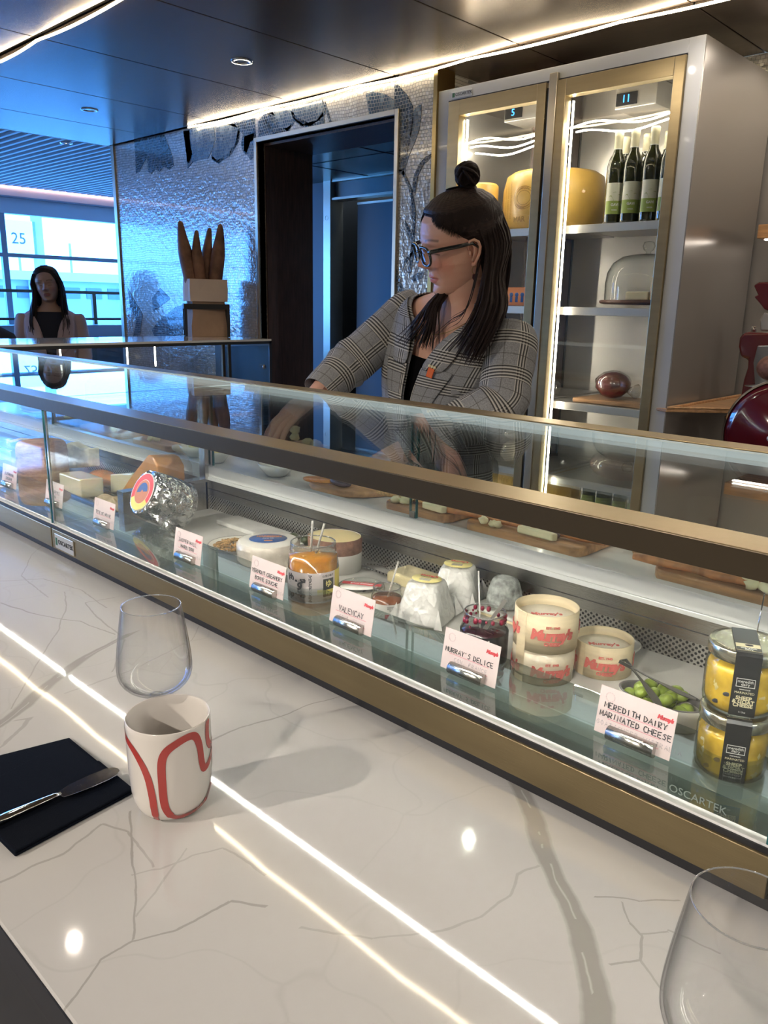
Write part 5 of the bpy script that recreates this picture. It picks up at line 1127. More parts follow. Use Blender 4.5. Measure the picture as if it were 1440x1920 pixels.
tin = thing('tin', 'orange tin with dark blue figures on the middle fridge shelf', 'tin', (-1.93, 2.87, SH['b']+.001))
MB().box(-2.06, -1.815, 2.83, 2.92, SH['b']+.001, SH['b']+.075).build('body', mat('orange_tin', (.65,.22,.06), .4), tin, bevel=.004)
b = MB()
for k in range(9): b.ball((-2.04+k*.027, 2.829, SH['b']+.045), .009, 8, 6, (1,.1,1.1)); b.box(-2.046+k*.027, -2.034+k*.027, 2.8285, 2.830, SH['b']+.015, SH['b']+.036)
b.build('figures', 'label_blue', tin)
# right, shelf c: board, wrapped ham
def wrapped(x, y, z, s, label, m_, cat='meat', nm='wrapped_meat'):
    t = thing(nm, label, cat, (x, y, z)); rd = random.Random(int(abs(x)*1e4))
    MB().ball((0,0,s[2]*1.06), 1, 18, 12, tuple(s), jit=.03).build('filling', m_, t, local=True)
    MB().ball((0,0,s[2]*1.14), 1, 14, 10, (s[0]*1.06, s[1]*1.06, s[2]*1.07), jit=.05).build('film_wrap', 'film', t, local=True)
    MB().loft([[V((s[0]*.98+.018*i, .012*math.cos(a)*(1+i), s[2]*.7+.010*math.sin(a)*(1+i))) for a in [2*PI*k/10+rd.uniform(-.2,.2) for k in range(10)]] for i in range(3)]).build('film_twist', 'film', t, local=True)
cb1 = thing('serving_board', 'plain maple board under the wrapped ham in the fridge', 'board', (-1.47, 2.90, SH['c']+.001))
MB().box(-1.650, -1.315, 2.81, 3.02, SH['c']+.001, SH['c']+.018).build('board', 'maple', cb1, bevel=.004)
p = at_y(1147, 748, 2.90); wrapped(p.x, 2.90, SH['c']+.019, (.068,.06,.05), 'dark red ham ball in cling film on the maple board', mat('dark_cured_ham', (.22,.04,.04), .4, var=.5, vscale=30))
wrapped(-1.345, 2.90, SH['c']+.019, (.028,.04,.028), 'small film wrapped salami piece right of the ham ball', mat('marbled_salami', (.45,.20,.15), .4, var=.5, vscale=60))
p = at_y(968, 725, 2.88)
wrapped(-1.90, 2.90, SH['c']+.003, (.085,.08,.050), 'large pinkish speckled terrine in film on the left fridge shelf', mat('speckled_pink_terrine', (.45,.24,.18), .5, var=.6, vscale=70))
M['bread'] = mat('white_loaf', (.72,.60,.45), .5, var=.25, vscale=16)
for i in range(2):
    wrapped(-1.955, 2.88, SH['d']+.002+.108*i, (.062,.062,.052), ('lower bagged white loaf on the left lower fridge shelf', 'upper bagged white loaf on the left lower fridge shelf')[i], 'bread', 'bread', 'wrapped_loaf')
p = at_y(1135, 905, 2.92)
wrapped(-1.47, 2.92, SH['d']+.002, (.13,.09,.055), 'large cling wrapped ham on the right lower fridge shelf', mat('pale_pink_ham', (.50,.30,.24), .4, var=.3, vscale=20))
# ================================================================ BOARDS BEHIND THE CASE
ZW = .1285
_before = set(o.name for o in COL.objects)
M['crumb'] = mat('ivory_cheese_chunks', (.76,.68,.44), .45, var=.08, vscale=20, sss=.1); M['breadstick'] = mat('baked_breadstick', (.42,.17,.06), .5, var=.4, vscale=50, bump=.001, bscale=120); M['seeded'] = mat('seeded_breadstick', (.50,.30,.13), .7, var=.5, vscale=160, bump=.002, bscale=160)
M['fig'] = mat('dark_fig_paste', (.06,.035,.04), .35, coat=.4); M['salami'] = mat('pink_cured_meat', (.50,.13,.13), .4, var=.5, vscale=60, coat=.4); M['apricot'] = mat('dried_apricot', (.62,.24,.05), .4, sss=.2)
def board(x0, x1, y0, y1, hl, m_, label, round_=False):
    t = thing('serving_board', label, 'board', ((x0+x1)/2, (y0+y1)/2, ZW)); b = MB()
    if round_:
        b.lathe([(0,0),((x1-x0)/2-.004,0),((x1-x0)/2,.004),((x1-x0)/2,.012),((x1-x0)/2-.004,.016),(0,.016)], c=((x0+x1)/2,(y0+y1)/2,ZW), n=48)
    else:
        r = .03; pts = []
        for cx_, cy_, a in ((x1-r,y0+r,-PI/2),(x1-r,y1-r,0),(x0+r,y1-r,PI/2),(x0+r,y0+r,PI)):
            for k in range(5): pts.append((cx_+r*math.cos(a+k*PI/8), cy_+r*math.sin(a+k*PI/8), ZW))
        b.prism(pts, (0,0,.018))
    b.build('board', m_, t, bevel=.003)
    if hl: MB().prism([(x0+.006,(y0+y1)/2-.03,ZW+.001),(x0+.006,(y0+y1)/2+.03,ZW+.001),(x0-hl,(y0+y1)/2+.02,ZW+.001),(x0-hl-.012,(y0+y1)/2,ZW+.001),(x0-hl,(y0+y1)/2-.02,ZW+.001)], (0,0,.015)).build('handle', m_, t, bevel=.004)
    return t
def chunks(x, y, n, s, label, seed=0, zz=.0185):
    rd = random.Random(seed); b = MB()
    for k in range(n):
        b.ball((x+rd.uniform(-1,1)*s*1.5, y+rd.uniform(-1,1)*s, ZW+zz+s*.55+(s*.4 if k%3==2 else 0)), s*rd.uniform(.6,.9), 7, 5, (1.1,.9,.8), jit=.25)
    return tag(b.build('cheese_chunks', 'crumb'), label, 'cheese', )
def stick(name, x0, y0, x1, y1, r, m_, label, z=ZW+.019, w=0.004, seed=1):
    rd = random.Random(seed); n = 14; pts = [(x0+(x1-x0)*i/n, y0+(y1-y0)*i/n+rd.uniform(-w,w), z+r+rd.uniform(0,.001)) for i in range(n+1)]
    return tag(MB().tube(pts, [r*(.75 if i in (0,n) else 1+.1*math.sin(i*1.7)) for i in range(n+1)], 10).build(name, m_), label, 'breadstick')
def slices(name, x, y, n, m_, label, cat, r=.018, dx=.012, seed=0, zz=.0185):
    t = thing(name, label, cat, (x, y, ZW+zz))
    for k in range(n): MB().lathe([(0,0),(r,0),(r*1.02,.0012),(0,.0022)], c=(x+k*dx, y+.004*(k%2), ZW+zz+.0018*k), n=20, mtx=Matrix.Rotation(.12, 3, 'Y')).build('slice', m_, t)
    return t
board(-.50, .02, 1.09, 1.32, .075, 'walnut' if False else 'oak', 'dark wooden paddle board at the right end, holding salami')
stick('breadstick', -.53, 1.1070, -.08, 1.1220, .007, 'breadstick', 'smooth brown breadstick lying along the right end board')
chunks(-.335, 1.1060, 5, .014, 'ivory cheese chunks in front of the breadstick on the right end board', 3)
tag(MB().prism([(-.485,1.124,ZW+.019),(-.40,1.130,ZW+.019),(-.405,1.160,ZW+.019),(-.48,1.152,ZW+.019)], (0,0,.02)).build('brie_slice', 'crumb', bevel=.004), 'soft white cheese slice behind the breadstick on the right end board', 'cheese')
tag(MB().ball((-.375,1.138,ZW+.028), .018, 12, 8, (1.3,.9,.5)).build('fig_spread', 'fig'), 'dark glossy spoon of fig spread behind the breadstick', 'spread')
slices('salami', -.33, 1.1500, 7, 'salami', 'fan of pink cured meat slices on the right end board', 'meat', .026, .022)
chunks(-.215, 1.1030, 2, .010, 'small ivory cheese crumbs at the far right of the boards', 8)
board(-.855, -.605, 1.09, 1.30, .06, 'oak', 'olive wood board second from the right, with a long breadstick')
stick('breadstick', -.93, 1.1170, -.58, 1.1370, .0065, 'breadstick', 'long dark breadstick reaching past the second board from the right', seed=4)
chunks(-.79, 1.1000, 4, .010, 'ivory cheese chunks on the second board from the right', 5)
tag(MB().prism([(-.735,1.10,ZW+.019),(-.66,1.098,ZW+.019),(-.655,1.108,ZW+.019),(-.73,1.118,ZW+.019)], (0,0,.014)).build('cheese_slice', 'crumb', bevel=.003), 'long thin pale cheese slice on the second board from the right', 'cheese')
tag(MB().ball((-.705,1.118,ZW+.027), .020, 14, 8, (1.2,.8,.45)).build('dried_apricot', 'apricot'), 'orange dried apricot behind the long cheese slice', 'fruit')
tag(MB().ball((-.672,1.116,ZW+.026), .012, 10, 8, (1.2,.9,.7)).build('dried_fig', 'fig'), 'dark dried fruit beside the orange apricot', 'fruit')
tag(MB().prism([(-.86,1.128,ZW+.019),(-.80,1.128,ZW+.019),(-.80,1.20,ZW+.019),(-.86,1.198,ZW+.019)], (0,0,.018)).build('brie_slice', 'crumb', bevel=.003), 'soft white cheese slice half hidden at the back of the second board', 'cheese')
board(-1.055, -.885, 1.09, 1.29, .02, 'oak', 'olive wood board in the middle with a seeded breadstick')
stick('breadstick', -1.09, 1.1220, -.86, 1.1420, .0085, 'seeded', 'seeded breadstick on the middle board')
chunks(-1.01, 1.1130, 5, .013, 'cluster of ivory cheese chunks on the middle board', 6)
tag(MB().prism([(-.955,1.105,ZW+.019),(-.90,1.10,ZW+.019),(-.895,1.112,ZW+.019),(-.95,1.122,ZW+.019)], (0,0,.014)).build('cheese_slice', 'crumb', bevel=.003), 'two pale cheese sticks at the right of the middle board', 'cheese')
board(-1.335, -1.105, 1.085, 1.315, 0, 'maple', 'round maple board left of the middle with salmon coloured meat', True)
slices('cured_meat', -1.29, 1.1250, 4, 'apricot', 'orange pink cured slices on the round board', 'meat', .022, .018, zz=.0165)
tag(MB().ball((-1.20,1.125,ZW+.025), .018, 12, 8, (1.8,.8,.5)).build('fig_spread', 'fig'), 'dark blue black olive spread on the round board', 'spread')
def bowl(x, y, r, label, butter=None, grp=None):
    t = thing('white_bowl', label, 'bowl', (x, y, ZW+.0005))
    MB().lathe([(0,0),(r*.55,0),(r*.6,.003),(r*.9,.018),(r,.030),(r*.96,.030),(r*.84,.018),(r*.5,.006),(0,.005)], n=36).build('bowl', 'white_ceramic', t, local=True)
    if butter: tag(MB().ball((x, y, ZW+.026), r*.55, 10, 8, (1,.9,.8), jit=.12).build('butter', 'butter', sub=1), butter, 'butter')
bowl(-1.435, 1.14, .045, 'empty white bowl right of the case divider behind the glass')
bowl(-1.66, 1.125, .040, 'white bowl of butter just left of the case divider', 'pale butter in the bowl just left of the divider')
bowl(-1.76, 1.135, .046, 'wide white bowl with butter left of the divider bowls', 'peaked swirl of butter in the wide white bowl')
board(-2.04, -1.83, 1.09, 1.30, .05, 'oak', 'olive wood board in the left bay behind the orange wedge')
chunks(-1.935, 1.12, 5, .012, 'ivory cheese chunks on the left bay board', 12)
tag(MB().ball((-1.815, 1.12, ZW+.014), .022, 12, 8, (1.6,.8,.5)).build('bread_roll', 'bread'), 'pale piece of bread beside the left bay board', 'bread')
board(-2.36, -2.10, 1.09, 1.30, 0, 'oak', 'olive wood board in the far left bay with bread slices')
chunks(-2.17, 1.12, 3, .015, 'pale cheese chunks on the far left board', 14)
board(-2.68, -2.40, 1.09, 1.30, 0, 'walnut', 'dark wooden board at the far left beside the plate stack')
chunks(-2.50, 1.14, 5, .016, 'cheese and bread pieces on the dark far left board', 15)
ps = []
for k in range(6):
    t_ = tag(MB().lathe([(0,0),(.055,0),(.072,.006),(.084,.014),(.082,.016),(.07,.009),(0,.004)], c=(0,0,0), n=40).build('white_plate', 'white_ceramic'), ('lowest', 'second lowest', 'third lowest', 'third highest', 'second highest', 'topmost')[k]+' white plate of the stack at the far left behind the case', 'plate', 'stacked white plates'); t_.location = (-2.80, 1.19, ZW+.0005+.0125*k)
# small cheese topped terrine on a stand, seen through the top glass
fs = thing('footed_board', 'small pink terrine slice topped with cheese, left of the server\'s hands', 'food', (-1.585, 1.385, ZW))
MB().box(-1.65, -1.53, 1.33, 1.40, ZW+.0005, ZW+.030).build('terrine', mat('salmon_terrine', (.58,.36,.28), .5, var=.2, vscale=40), fs, bevel=.004)
for x, zz in ((-1.635,.045), (-1.632,.065), (-1.58,.037), (-1.545,.037)): MB().ball((x, 1.36, ZW+zz), .014, 8, 6, (1,1,.8), jit=.2).build('cheese', 'crumb', fs)
# everything on the staff worktop stands a little deeper and lower
for o in list(COL.objects):
    if o.name in _before or o.parent is not None: continue
    if o.type == 'MESH' and o.location.length < 1e-6:
        vs = [v.co for v in o.data.vertices]; c = sum((v.xy.to_3d() for v in vs), V())/len(vs)
    else: c = V(o.location)
    o.location += V((c.x*.040, c.y*.040, -.016))
# ================================================================ BREAD BAG ON THE CORNER CASE
bx, by, bz = -3.775, 2.53, .3325
bg_ = thing('bread_bag', 'brown paper bag with a folded white cuff standing on the corner case', 'bag', (bx, by, bz), rz=1.28)
M['kraft'] = mat('kraft_paper', (.38,.25,.17), .75, bump=.004, bscale=14, var=.08, vscale=10); M['cuff'] = mat('pale_paper_cuff', (.62,.50,.42), .7, bump=.003, bscale=12)
rd = random.Random(1)
def bagring(w_, d_, z, j=.004): return [V((a*w_+rd.uniform(-j,j), b*d_+rd.uniform(-j,j), z)) for a, b in ((-1,-1),(-.5,-1.04),(0,-1),(.5,-1.03),(1,-1),(1.05,-.3),(1.0,.3),(1,1),(.4,1.02),(-.4,1),(-1,1),(-1.04,.2),(-.98,-.4))]
MB().loft([bagring(.098,.058,0,.001), bagring(.096,.058,.06), bagring(.092,.058,.12), bagring(.089,.054,.18), bagring(.088,.055,.23)], False, False).build('bag', 'kraft', bg_, local=True)
MB().loft([bagring(.102,.064,.185,.003), bagring(.105,.066,.24,.002), bagring(.103,.064,.30,.002), bagring(.090,.055,.298,.001), bagring(.088,.054,.20,.001)], False, False).build('cuff', 'cuff', bg_, local=True)
MB().add(bagring(.095,.057,.002,0), [tuple(range(13))]).build('base', 'kraft', bg_, local=True)
M['crust'] = mat('baguette_crust', (.19,.095,.06), .6, var=.45, vscale=14, bump=.003, bscale=30)
for k, (dx, dy, tx, ty, top, lab) in enumerate(((-.060,0,-.105,-.02,.595,'tall pointed baguette at the left of the bag'), (-.012,-.022,-.030,-.03,.55,'second baguette from the left in the bag'), (.010,.028,.028,.03,.57,'baguette behind the others in the bag'), (.050,0,.080,.01,.59,'curved baguette at the right of the bag'))):
    pts = []; rr = []
    for i in range(15):
        s = i/14; pts.append((dx*(1-s)+tx*s+.012*math.sin(s*5+k), dy*(1-s)+ty*s, .045+(top-.045)*s)); rr.append((.040 if k in (0,3) else .033)*min(1, .5+s*2)*(1 if s < .7 else max(.22, 1-(s-.7)*2.3)))
    mb = MB().tube(pts, rr, 14); mb.v = [tuple(Matrix.Translation((bx,by,bz)) @ Matrix.Rotation(1.0, 4, 'Z') @ V(p)) for p in mb.v]
    tag(mb.build('baguette', 'crust', sub=1), lab, 'bread', 'baguettes in the paper bag')
st_ = thing('bag_stand', 'black metal stand holding the bread bag upright', 'stand', (bx, by, bz), rz=1.05)
for x in (-.112, .112):
    for y_ in (-.07, .07): MB().box(x-.008, x+.008, y_-.006, y_+.006, .0005, .172).build('post', 'black', st_, local=True)
for y_ in (-.07, .07): MB().box(-.12, .12, y_-.003, y_+.003, .145, .172).build('band', 'black', st_, local=True)
for x in (-.117, .117): MB().box(x-.003, x+.003, -.07, .07, .145, .172).build('band', 'black', st_, local=True)
# ================================================================ SLICER NICHE
M['slicer_red'] = mat('deep_burgundy_enamel', (.10,.008,.012), .12, coat=1)
slx, sly = -.86, 2.98
sl_ = thing('meat_slicer', 'burgundy flywheel meat slicer in the niche right of the fridge', 'slicer', (slx, sly, ZF))
def px3(px, py, y): return at_y(px, py, y)
MB().lathe([(.26,ZF*-0),(.24,.03),(.16,.06),(.10,.20),(.085,.55),(.11,.80),(.20,.86),(.22,.90)], c=(slx+.10, sly+.02, ZF), n=40).build('pedestal', 'slicer_red', sl_, bevel=0)
q0 = px3(1440, 735, 2.98)
body = []
prof2 = [(1388,790),(1386,745),(1392,712),(1399,690),(1400,674),(1386,670),(1382,650),(1384,632),(1394,622),(1445,624),(1500,640),(1500,800)]
MB().prism([px3(*p, 2.95) for p in prof2], (.04,.11,0)).build('body', 'slicer_red', sl_, bevel=.012, seg=3)
MB().prism([px3(*p, 2.96) for p in ((1412,535),(1422,529),(1460,528),(1490,545),(1480,575),(1455,590),(1432,580),(1420,565),(1412,556),(1420,553))], (.03,.08,0)).build('motor_head', 'slicer_red', sl_, bevel=.010, seg=3)
MB().prism([px3(*p, 2.99) for p in ((1425,620),(1424,600),(1432,586),(1448,585),(1470,600),(1470,622))], (.01,.03,0)).build('arm', 'steel', sl_, bevel=.004)
MB().lathe([(0,0),(.009,0),(.009,.018),(0,.02)], c=px3(1413,622,3.0), n=12).build('knob', 'chrome', sl_)
MB().prism([px3(*p, 2.93) for p in ((1412,680),(1420,648),(1470,648),(1470,720),(1415,722))], (.005,.015,0)).build('blade_guard', 'steel_dark', sl_, bevel=.003)
MB().lathe([(0,.0),(.040,.004),(.042,.006),(0,.012)], c=px3(1420,727,2.90), n=28).build('thickness_dial', 'steel_dark', sl_)
wc = px3(1462, 822, 2.72); wq = V((0.0,-1,0)).to_track_quat('Z', 'Y').to_matrix()
MB().lathe([(.0,.012),(.04,.018),(.055,.008),(.150,.004),(.178,-.004),(.186,-.016),(.180,-.024),(0,-.02)], c=wc, n=72, mtx=wq).build('flywheel', 'slicer_red', sl_)
MB().lathe([(.181,-.002),(.189,-.008),(.190,-.018),(.184,-.022)], c=wc, n=72, mtx=wq).build('flywheel_rim', 'chrome', sl_)
MB().tube([wc+V((-.02,-.03,.0)), wc+V((.0,-.09,.01)), wc+V((.03,-.10,.01))], .010, 12).build('handle', 'pale_plastic', sl_)
MB().box(wc.x-.02, wc.x+.02, wc.y, 3.0, wc.z-.02, wc.z+.02).build('axle', 'steel', sl_)
MB().bar(px3(1424,703,2.88), px3(1480,706,2.9), .008, .008).build('carriage_rod', 'chrome', sl_)
sm_ = MB().ball(px3(1450, 690, 2.88), .055, 14, 10, (1,.8,.8)).build('salami', mat('rustic_salami', (.22,.10,.07), .6, var=.5, vscale=50)); tag(sm_, 'brown salami clamped on the burgundy slicer carriage', 'meat')
wb_ = thing('wooden_tray', 'pale wooden tray with raised edges attached left of the slicer', 'tray', (-1.05, 2.9, .15))
tp = [at_z(1249,773,.172), at_z(1262,764,.172), at_z(1334,747,.150), at_z(1398,752,.150), at_z(1378,787,.150)]
for q_ in tp: q_.z = .172
tp[1] = V((tp[1].x, FY-.006, .172)); tp[2].x = max(tp[2].x, FX1+.012)
tp.insert(2, V((FX1+.010, FY-.006, .172)))
MB().prism(tp, (0,0,.012)).build('board', 'maple', wb_, bevel=.003)
MB().bar(tp[2]+V((.006,0,.016)), tp[3]+V((.006,0,.016)), .012, .010).build('edge', 'maple', wb_, bevel=.003); MB().bar(tp[0]+V((0,.004,.016)), tp[5]+V((0,.004,.016)), .012, .008).build('edge', 'maple', wb_, bevel=.003)
MB().lathe([(0,0),(.008,0),(.008,.02),(0,.02)], c=at_z(1362,790,.125), n=12).build('clamp_screw', 'steel', wb_)
ws = thing('wall_shelf', 'thick wooden wall shelf with a light beneath, at the right edge', 'shelf', (-.7, 3.2, .79))
MB().box(at_y(1421,430,3.12).x, .6, 3.12, 3.36, at_y(1421,447,3.12).z, at_y(1421,421,3.12).z).build('plank', 'oak', ws, bevel=.002)
MB().box(at_y(1428,430,3.12).x, .5, 3.16, 3.18, at_y(1421,447,3.12).z-.004, at_y(1421,447,3.12).z-.001).build('under_light', 'led_case', ws)
# dark plant and hall details beyond the passage
M['leaf_dark'] = mat('dark_ficus_leaf', (.01,.035,.022), .35)
pl = thing('potted_tree', 'dark leafy indoor tree in the hall seen through the passage', 'plant', (at_y(573,420,6.9).x+.25, 6.9, ZF))
MB().lathe([(0,0),(.16,0),(.2,.4),(.19,.4),(0,.36)], n=24).build('pot', 'dark_frame', pl, local=True); MB().tube([(0,0,.36),(.02,0,.9),(0,.02,1.5)], .02, 8).build('trunk', 'wood_dark', pl, local=True)
rd = random.Random(4); lb = MB()
for k in range(420):
    a, r_, z = rd.uniform(0, 2*PI), rd.uniform(.05, .42), rd.uniform(1.0, 2.15); c = V((r_*math.cos(a), r_*math.sin(a), z)); u = V((rd.uniform(-1,1), rd.uniform(-1,1), rd.uniform(-1,.3))).normalized(); w_ = u.cross(V((0,0,1))).normalized()*.035
    lb.add([c, c+u*.07+w_, c+u*.16, c+u*.07-w_], [(0,1,2,3)])
f_ = lb.build('foliage', 'leaf_dark', pl, local=True); f_['kind'] = 'stuff'
# ================================================================ PEOPLE
def lerp_tab(tab, u):
    if u <= tab[0][0]: return tab[0][1:]
    for a, b in zip(tab, tab[1:]):
        if u <= b[0]:
            t = (u-a[0])/(b[0]-a[0]); t = t*t*(3-2*t)*.35+t*.65
            return tuple(x+(y-x)*t for x, y in zip(a[1:], b[1:]))
    return tab[-1][1:]
# level U: front, back, half width, squareness of the front
HT = [(-.102,.060,.010,.026,2.0),(-.096,.071,.000,.034,2.0),(-.085,.079,-.022,.043,2.1),(-.070,.0800,-.045,.0515,2.15),(-.052,.0830,-.062,.058,2.15),(-.035,.0855,-.074,.063,2.15),(-.015,.0865,-.086,.068,2.15),(.0,.0860,-.094,.0710,2.2),(.018,.0865,-.099,.0735,2.25),(.035,.0905,-.101,.0750,2.3),(.055,.0890,-.101,.0750,2.3),(.078,.0820,-.097,.0710,2.2),(.098,.0680,-.086,.0620,2.1),(.113,.0460,-.066,.0460,2.0),(.122,.0220,-.038,.0260,2.0),(.1255,.004,-.014,.008,2.0)]
def g2(x, s): return math.exp(-(x/s)**2)
def face_disp(L_, U_, lidded=True):
    d = 0
    n = lerp_tab([(-.030,0),(-.026,.004),(-.021,.016),(-.012,.0275),(-.004,.0225),(.008,.0145),(.022,.0085),(.034,.004),(.045,0)], U_)[0]
    sg = .0068+.0060*max(0, min(1, (.008-U_)/.02))
    d += n*g2(L_, sg)
    for s in (-1, 1):
        d += .0070*math.exp(-((L_-s*.0125)/.0062)**2-((U_+.0165)/.0065)**2)          # nostril wings
        d -= .0105*math.exp(-((L_-s*.030)/.0150)**2-((U_-.018)/.0105)**2)           # sockets
        d += .0072*math.exp(-((L_-s*.0315)/.0105)**2-((U_-.0150)/.0068)**2)         # lids over the eyeball
        d += .0030*math.exp(-((L_-s*.030)/.018)**2-((U_-.037)/.006)**2)             # brow ridge
        d += .0045*math.exp(-((L_-s*.040)/.020)**2-((U_+.018)/.020)**2)             # cheeks
        d -= .0028*math.exp(-((L_-s*.026)/.005)**2-((U_+.046)/.010)**2)
    d += .0060*math.exp(-(L_/.0170)**2-((U_+.0445)/.0046)**2)+.0064*math.exp(-(L_/.0150)**2-((U_+.0555)/.0050)**2)-.0040*math.exp(-(L_/.022)**2-((U_+.0500)/.0016)**2)
    d -= .0030*math.exp(-(L_/.02)**2-((U_+.066)/.005)**2); d -= .0022*math.exp(-(L_/.004)**2-((U_+.034)/.006)**2)
    d += .0060*math.exp(-(L_/.018)**2-((U_+.084)/.011)**2)
    return d
def head_pt(th, u, off=0.0):
    f, b, w_, q = lerp_tab(HT, u); c = (f+b)/2*0; c0 = min(0.0, (f+b)/2+.0)
    c_, s_ = math.cos(th), math.sin(th)
    rad = (abs(c_)**q+abs(s_)**q)**(-1/q)
    F_ = (f-c0 if c_ > 0 else c0-b)*c_*rad+c0; L_ = w_*s_*rad
    if c_ > 0: F_ += face_disp(L_, u)*min(1, c_*2.2)
    if off: F_ += off*c_; L_ += off*s_
    return F_, L_
def head_mesh(mb, fr_, c, sc=1.0, n=128, lv=110):
    F, L_, U_ = fr_; us = [-.102+(.2275)*((i/(lv-1))) for i in range(lv)]
    rings = []
    for u in us:
        ring = []
        for k in range(n):
            # denser sampling in front
            t = 2*PI*k/n; th = t-.42*math.sin(t); f_, l_ = head_pt(th, u); ring.append(c+(F*f_+L_*l_+U_*u)*sc)
        rings.append(ring)
    mb.loft(rings, True, True)
def ear(mb, fr_, c, side, sc=1.0):
    F, L_, U_ = fr_
    def P(f, l, u): return c+(F*f+L_*(side*l)+U_*u)*sc
    pts = [(.004,.072,-.024),(-.001,.077,-.026),(-.006,.080,-.016),(-.013,.084,-.002),(-.016,.086,.012),(-.013,.087,.024),(-.004,.086,.031),(.006,.082,.029),(.010,.077,.020),(.008,.074,.010)]
    mb.tube([P(*p) for p in pts], [.0045*sc,.0050*sc,.0038*sc,.0034*sc,.0034*sc,.0034*sc,.0034*sc,.0034*sc,.0032*sc,.0028*sc], 8)
    mb.tube([P(-.001,.074,-.018), P(-.007,.078,0), P(-.008,.080,.014), P(-.002,.078,.024)], [.008*sc,.009*sc,.008*sc,.005*sc], 8, flat=.4)
    mb.tube([P(.006,.074,-.004), P(.007,.077,.001), P(.006,.074,.006)], .0035*sc, 6)
def hand(mb, wrist, d, nrm, side, curl=.5, sc=1.0, spread=.12):
    """palm and five separate bent fingers; d = pointing direction, nrm = back-of-hand normal, side = +1 thumb towards d x nrm"""
    d = d.normalized(); s = d.cross(nrm).normalized()*side; nrm = nrm.normalized()
    rings = []
    for t, w_, h_ in ((-.02,.026,.020),(.0,.027,.019),(.02,.032,.017),(.045,.038,.015),(.07,.040,.0135),(.088,.039,.011)):
        ctr = wrist+d*t*sc+nrm*.002; rings.append([ctr+s*(w_*math.cos(a)*sc)+nrm*(h_*math.sin(a)*sc) for a in [2*PI*k/14 for k in range(14)]])
    mb.loft(rings, True, True)
    for k, (o, l1, l2, l3, r_) in enumerate(((.028,.042,.026,.021,.0088),(.0095,.046,.029,.022,.0090),(-.010,.043,.027,.021,.0086),(-.028,.034,.021,.018,.0076))):
        p = wrist+(d*.080+s*o)*sc; a = 0; dd = (d+s*spread*(.6-k*.42)).normalized(); pts = [p-dd*.012*sc, p]; 
        for ln, cu in ((l1, .35), (l2, .8), (l3, .6)):
            a += curl*cu; v = dd*math.cos(a)-nrm*math.sin(a); p = p+v*ln*sc; pts.append(p)
        fine = [pts[0]];
        for q0, q1 in zip(pts, pts[1:]): fine += [q0.lerp(q1, .5), q1]
        rs = [r_*sc*f for f in (1,1,1.04,1,1.0,.98,.92,.88,.62)][:len(fine)]
        mb.tube(fine, rs, 10)
        tip = fine[-1]; mb.ball(tip, r_*.62*sc, 8, 6)
    p = wrist+(d*.022+s*.026)*sc; v1 = (d*.75+s*.75-nrm*.25).normalized(); v2 = (d*.95+s*.35-nrm*.35).normalized(); p1 = p+v1*.038*sc; p2 = p1+v2*.032*sc; p3 = p2+(d-nrm*.3).normalized()*.024*sc
    mb.tube([p-v1*.012*sc, p, p1, p1.lerp(p2,.5), p2, p3], [.012*sc,.0125*sc,.0105*sc,.0098*sc,.0095*sc,.0062*sc], 10); mb.ball(p3, .0062*sc, 8, 6)
def remeshed(mb, vox):
    me = bpy.data.meshes.new('r'); me.from_pydata(mb.v, [], mb.f); bm = bmesh.new(); bm.from_mesh(me); bmesh.ops.recalc_face_normals(bm, faces=bm.faces); bm.to_mesh(me); bm.free()
    o = bpy.data.objects.new('r', me); COL.objects.link(o); md = o.modifiers.new('r', 'REMESH'); md.mode = 'VOXEL'; md.voxel_size = vox; sm_ = o.modifiers.new('s', 'SMOOTH'); sm_.iterations = 6; sm_.factor = .6
    dg = bpy.context.evaluated_depsgraph_get(); dg.update(); me2 = bpy.data.meshes.new_from_object(o.evaluated_get(dg)); bpy.data.objects.remove(o)
    out = MB(); out.add([v.co.copy() for v in me2.vertices], [tuple(p.vertices) for p in me2.polygons], True); return out
def skin_mat(name, base, lip, flush):
    m = mat(name, base, .42, sss=.18, spec=.4, bump=.0003, bscale=420); N, L = nodes(m); b = N['Principled BSDF']; b.inputs['Subsurface Scale'].default_value = .006
    at = N.new('ShaderNodeAttribute'); at.attribute_name = 'tone'; sp = N.new('ShaderNodeSeparateColor'); L.new(at.outputs['Color'], sp.inputs[0])
    last = None
    for i, (ch, col) in enumerate((('Green', flush), ('Red', lip), ('Blue', (.05,.03,.025)))):
        mx = N.new('ShaderNodeMix'); mx.data_type = 'RGBA'; L.new(sp.outputs[ch], mx.inputs[0])
        if last is None: mx.inputs[6].default_value = (*base, 1)
        else: L.new(last, mx.inputs[6])
        mx.inputs[7].default_value = (*col, 1); last = mx.outputs[2]
    L.new(last, b.inputs['Base Color']); return m
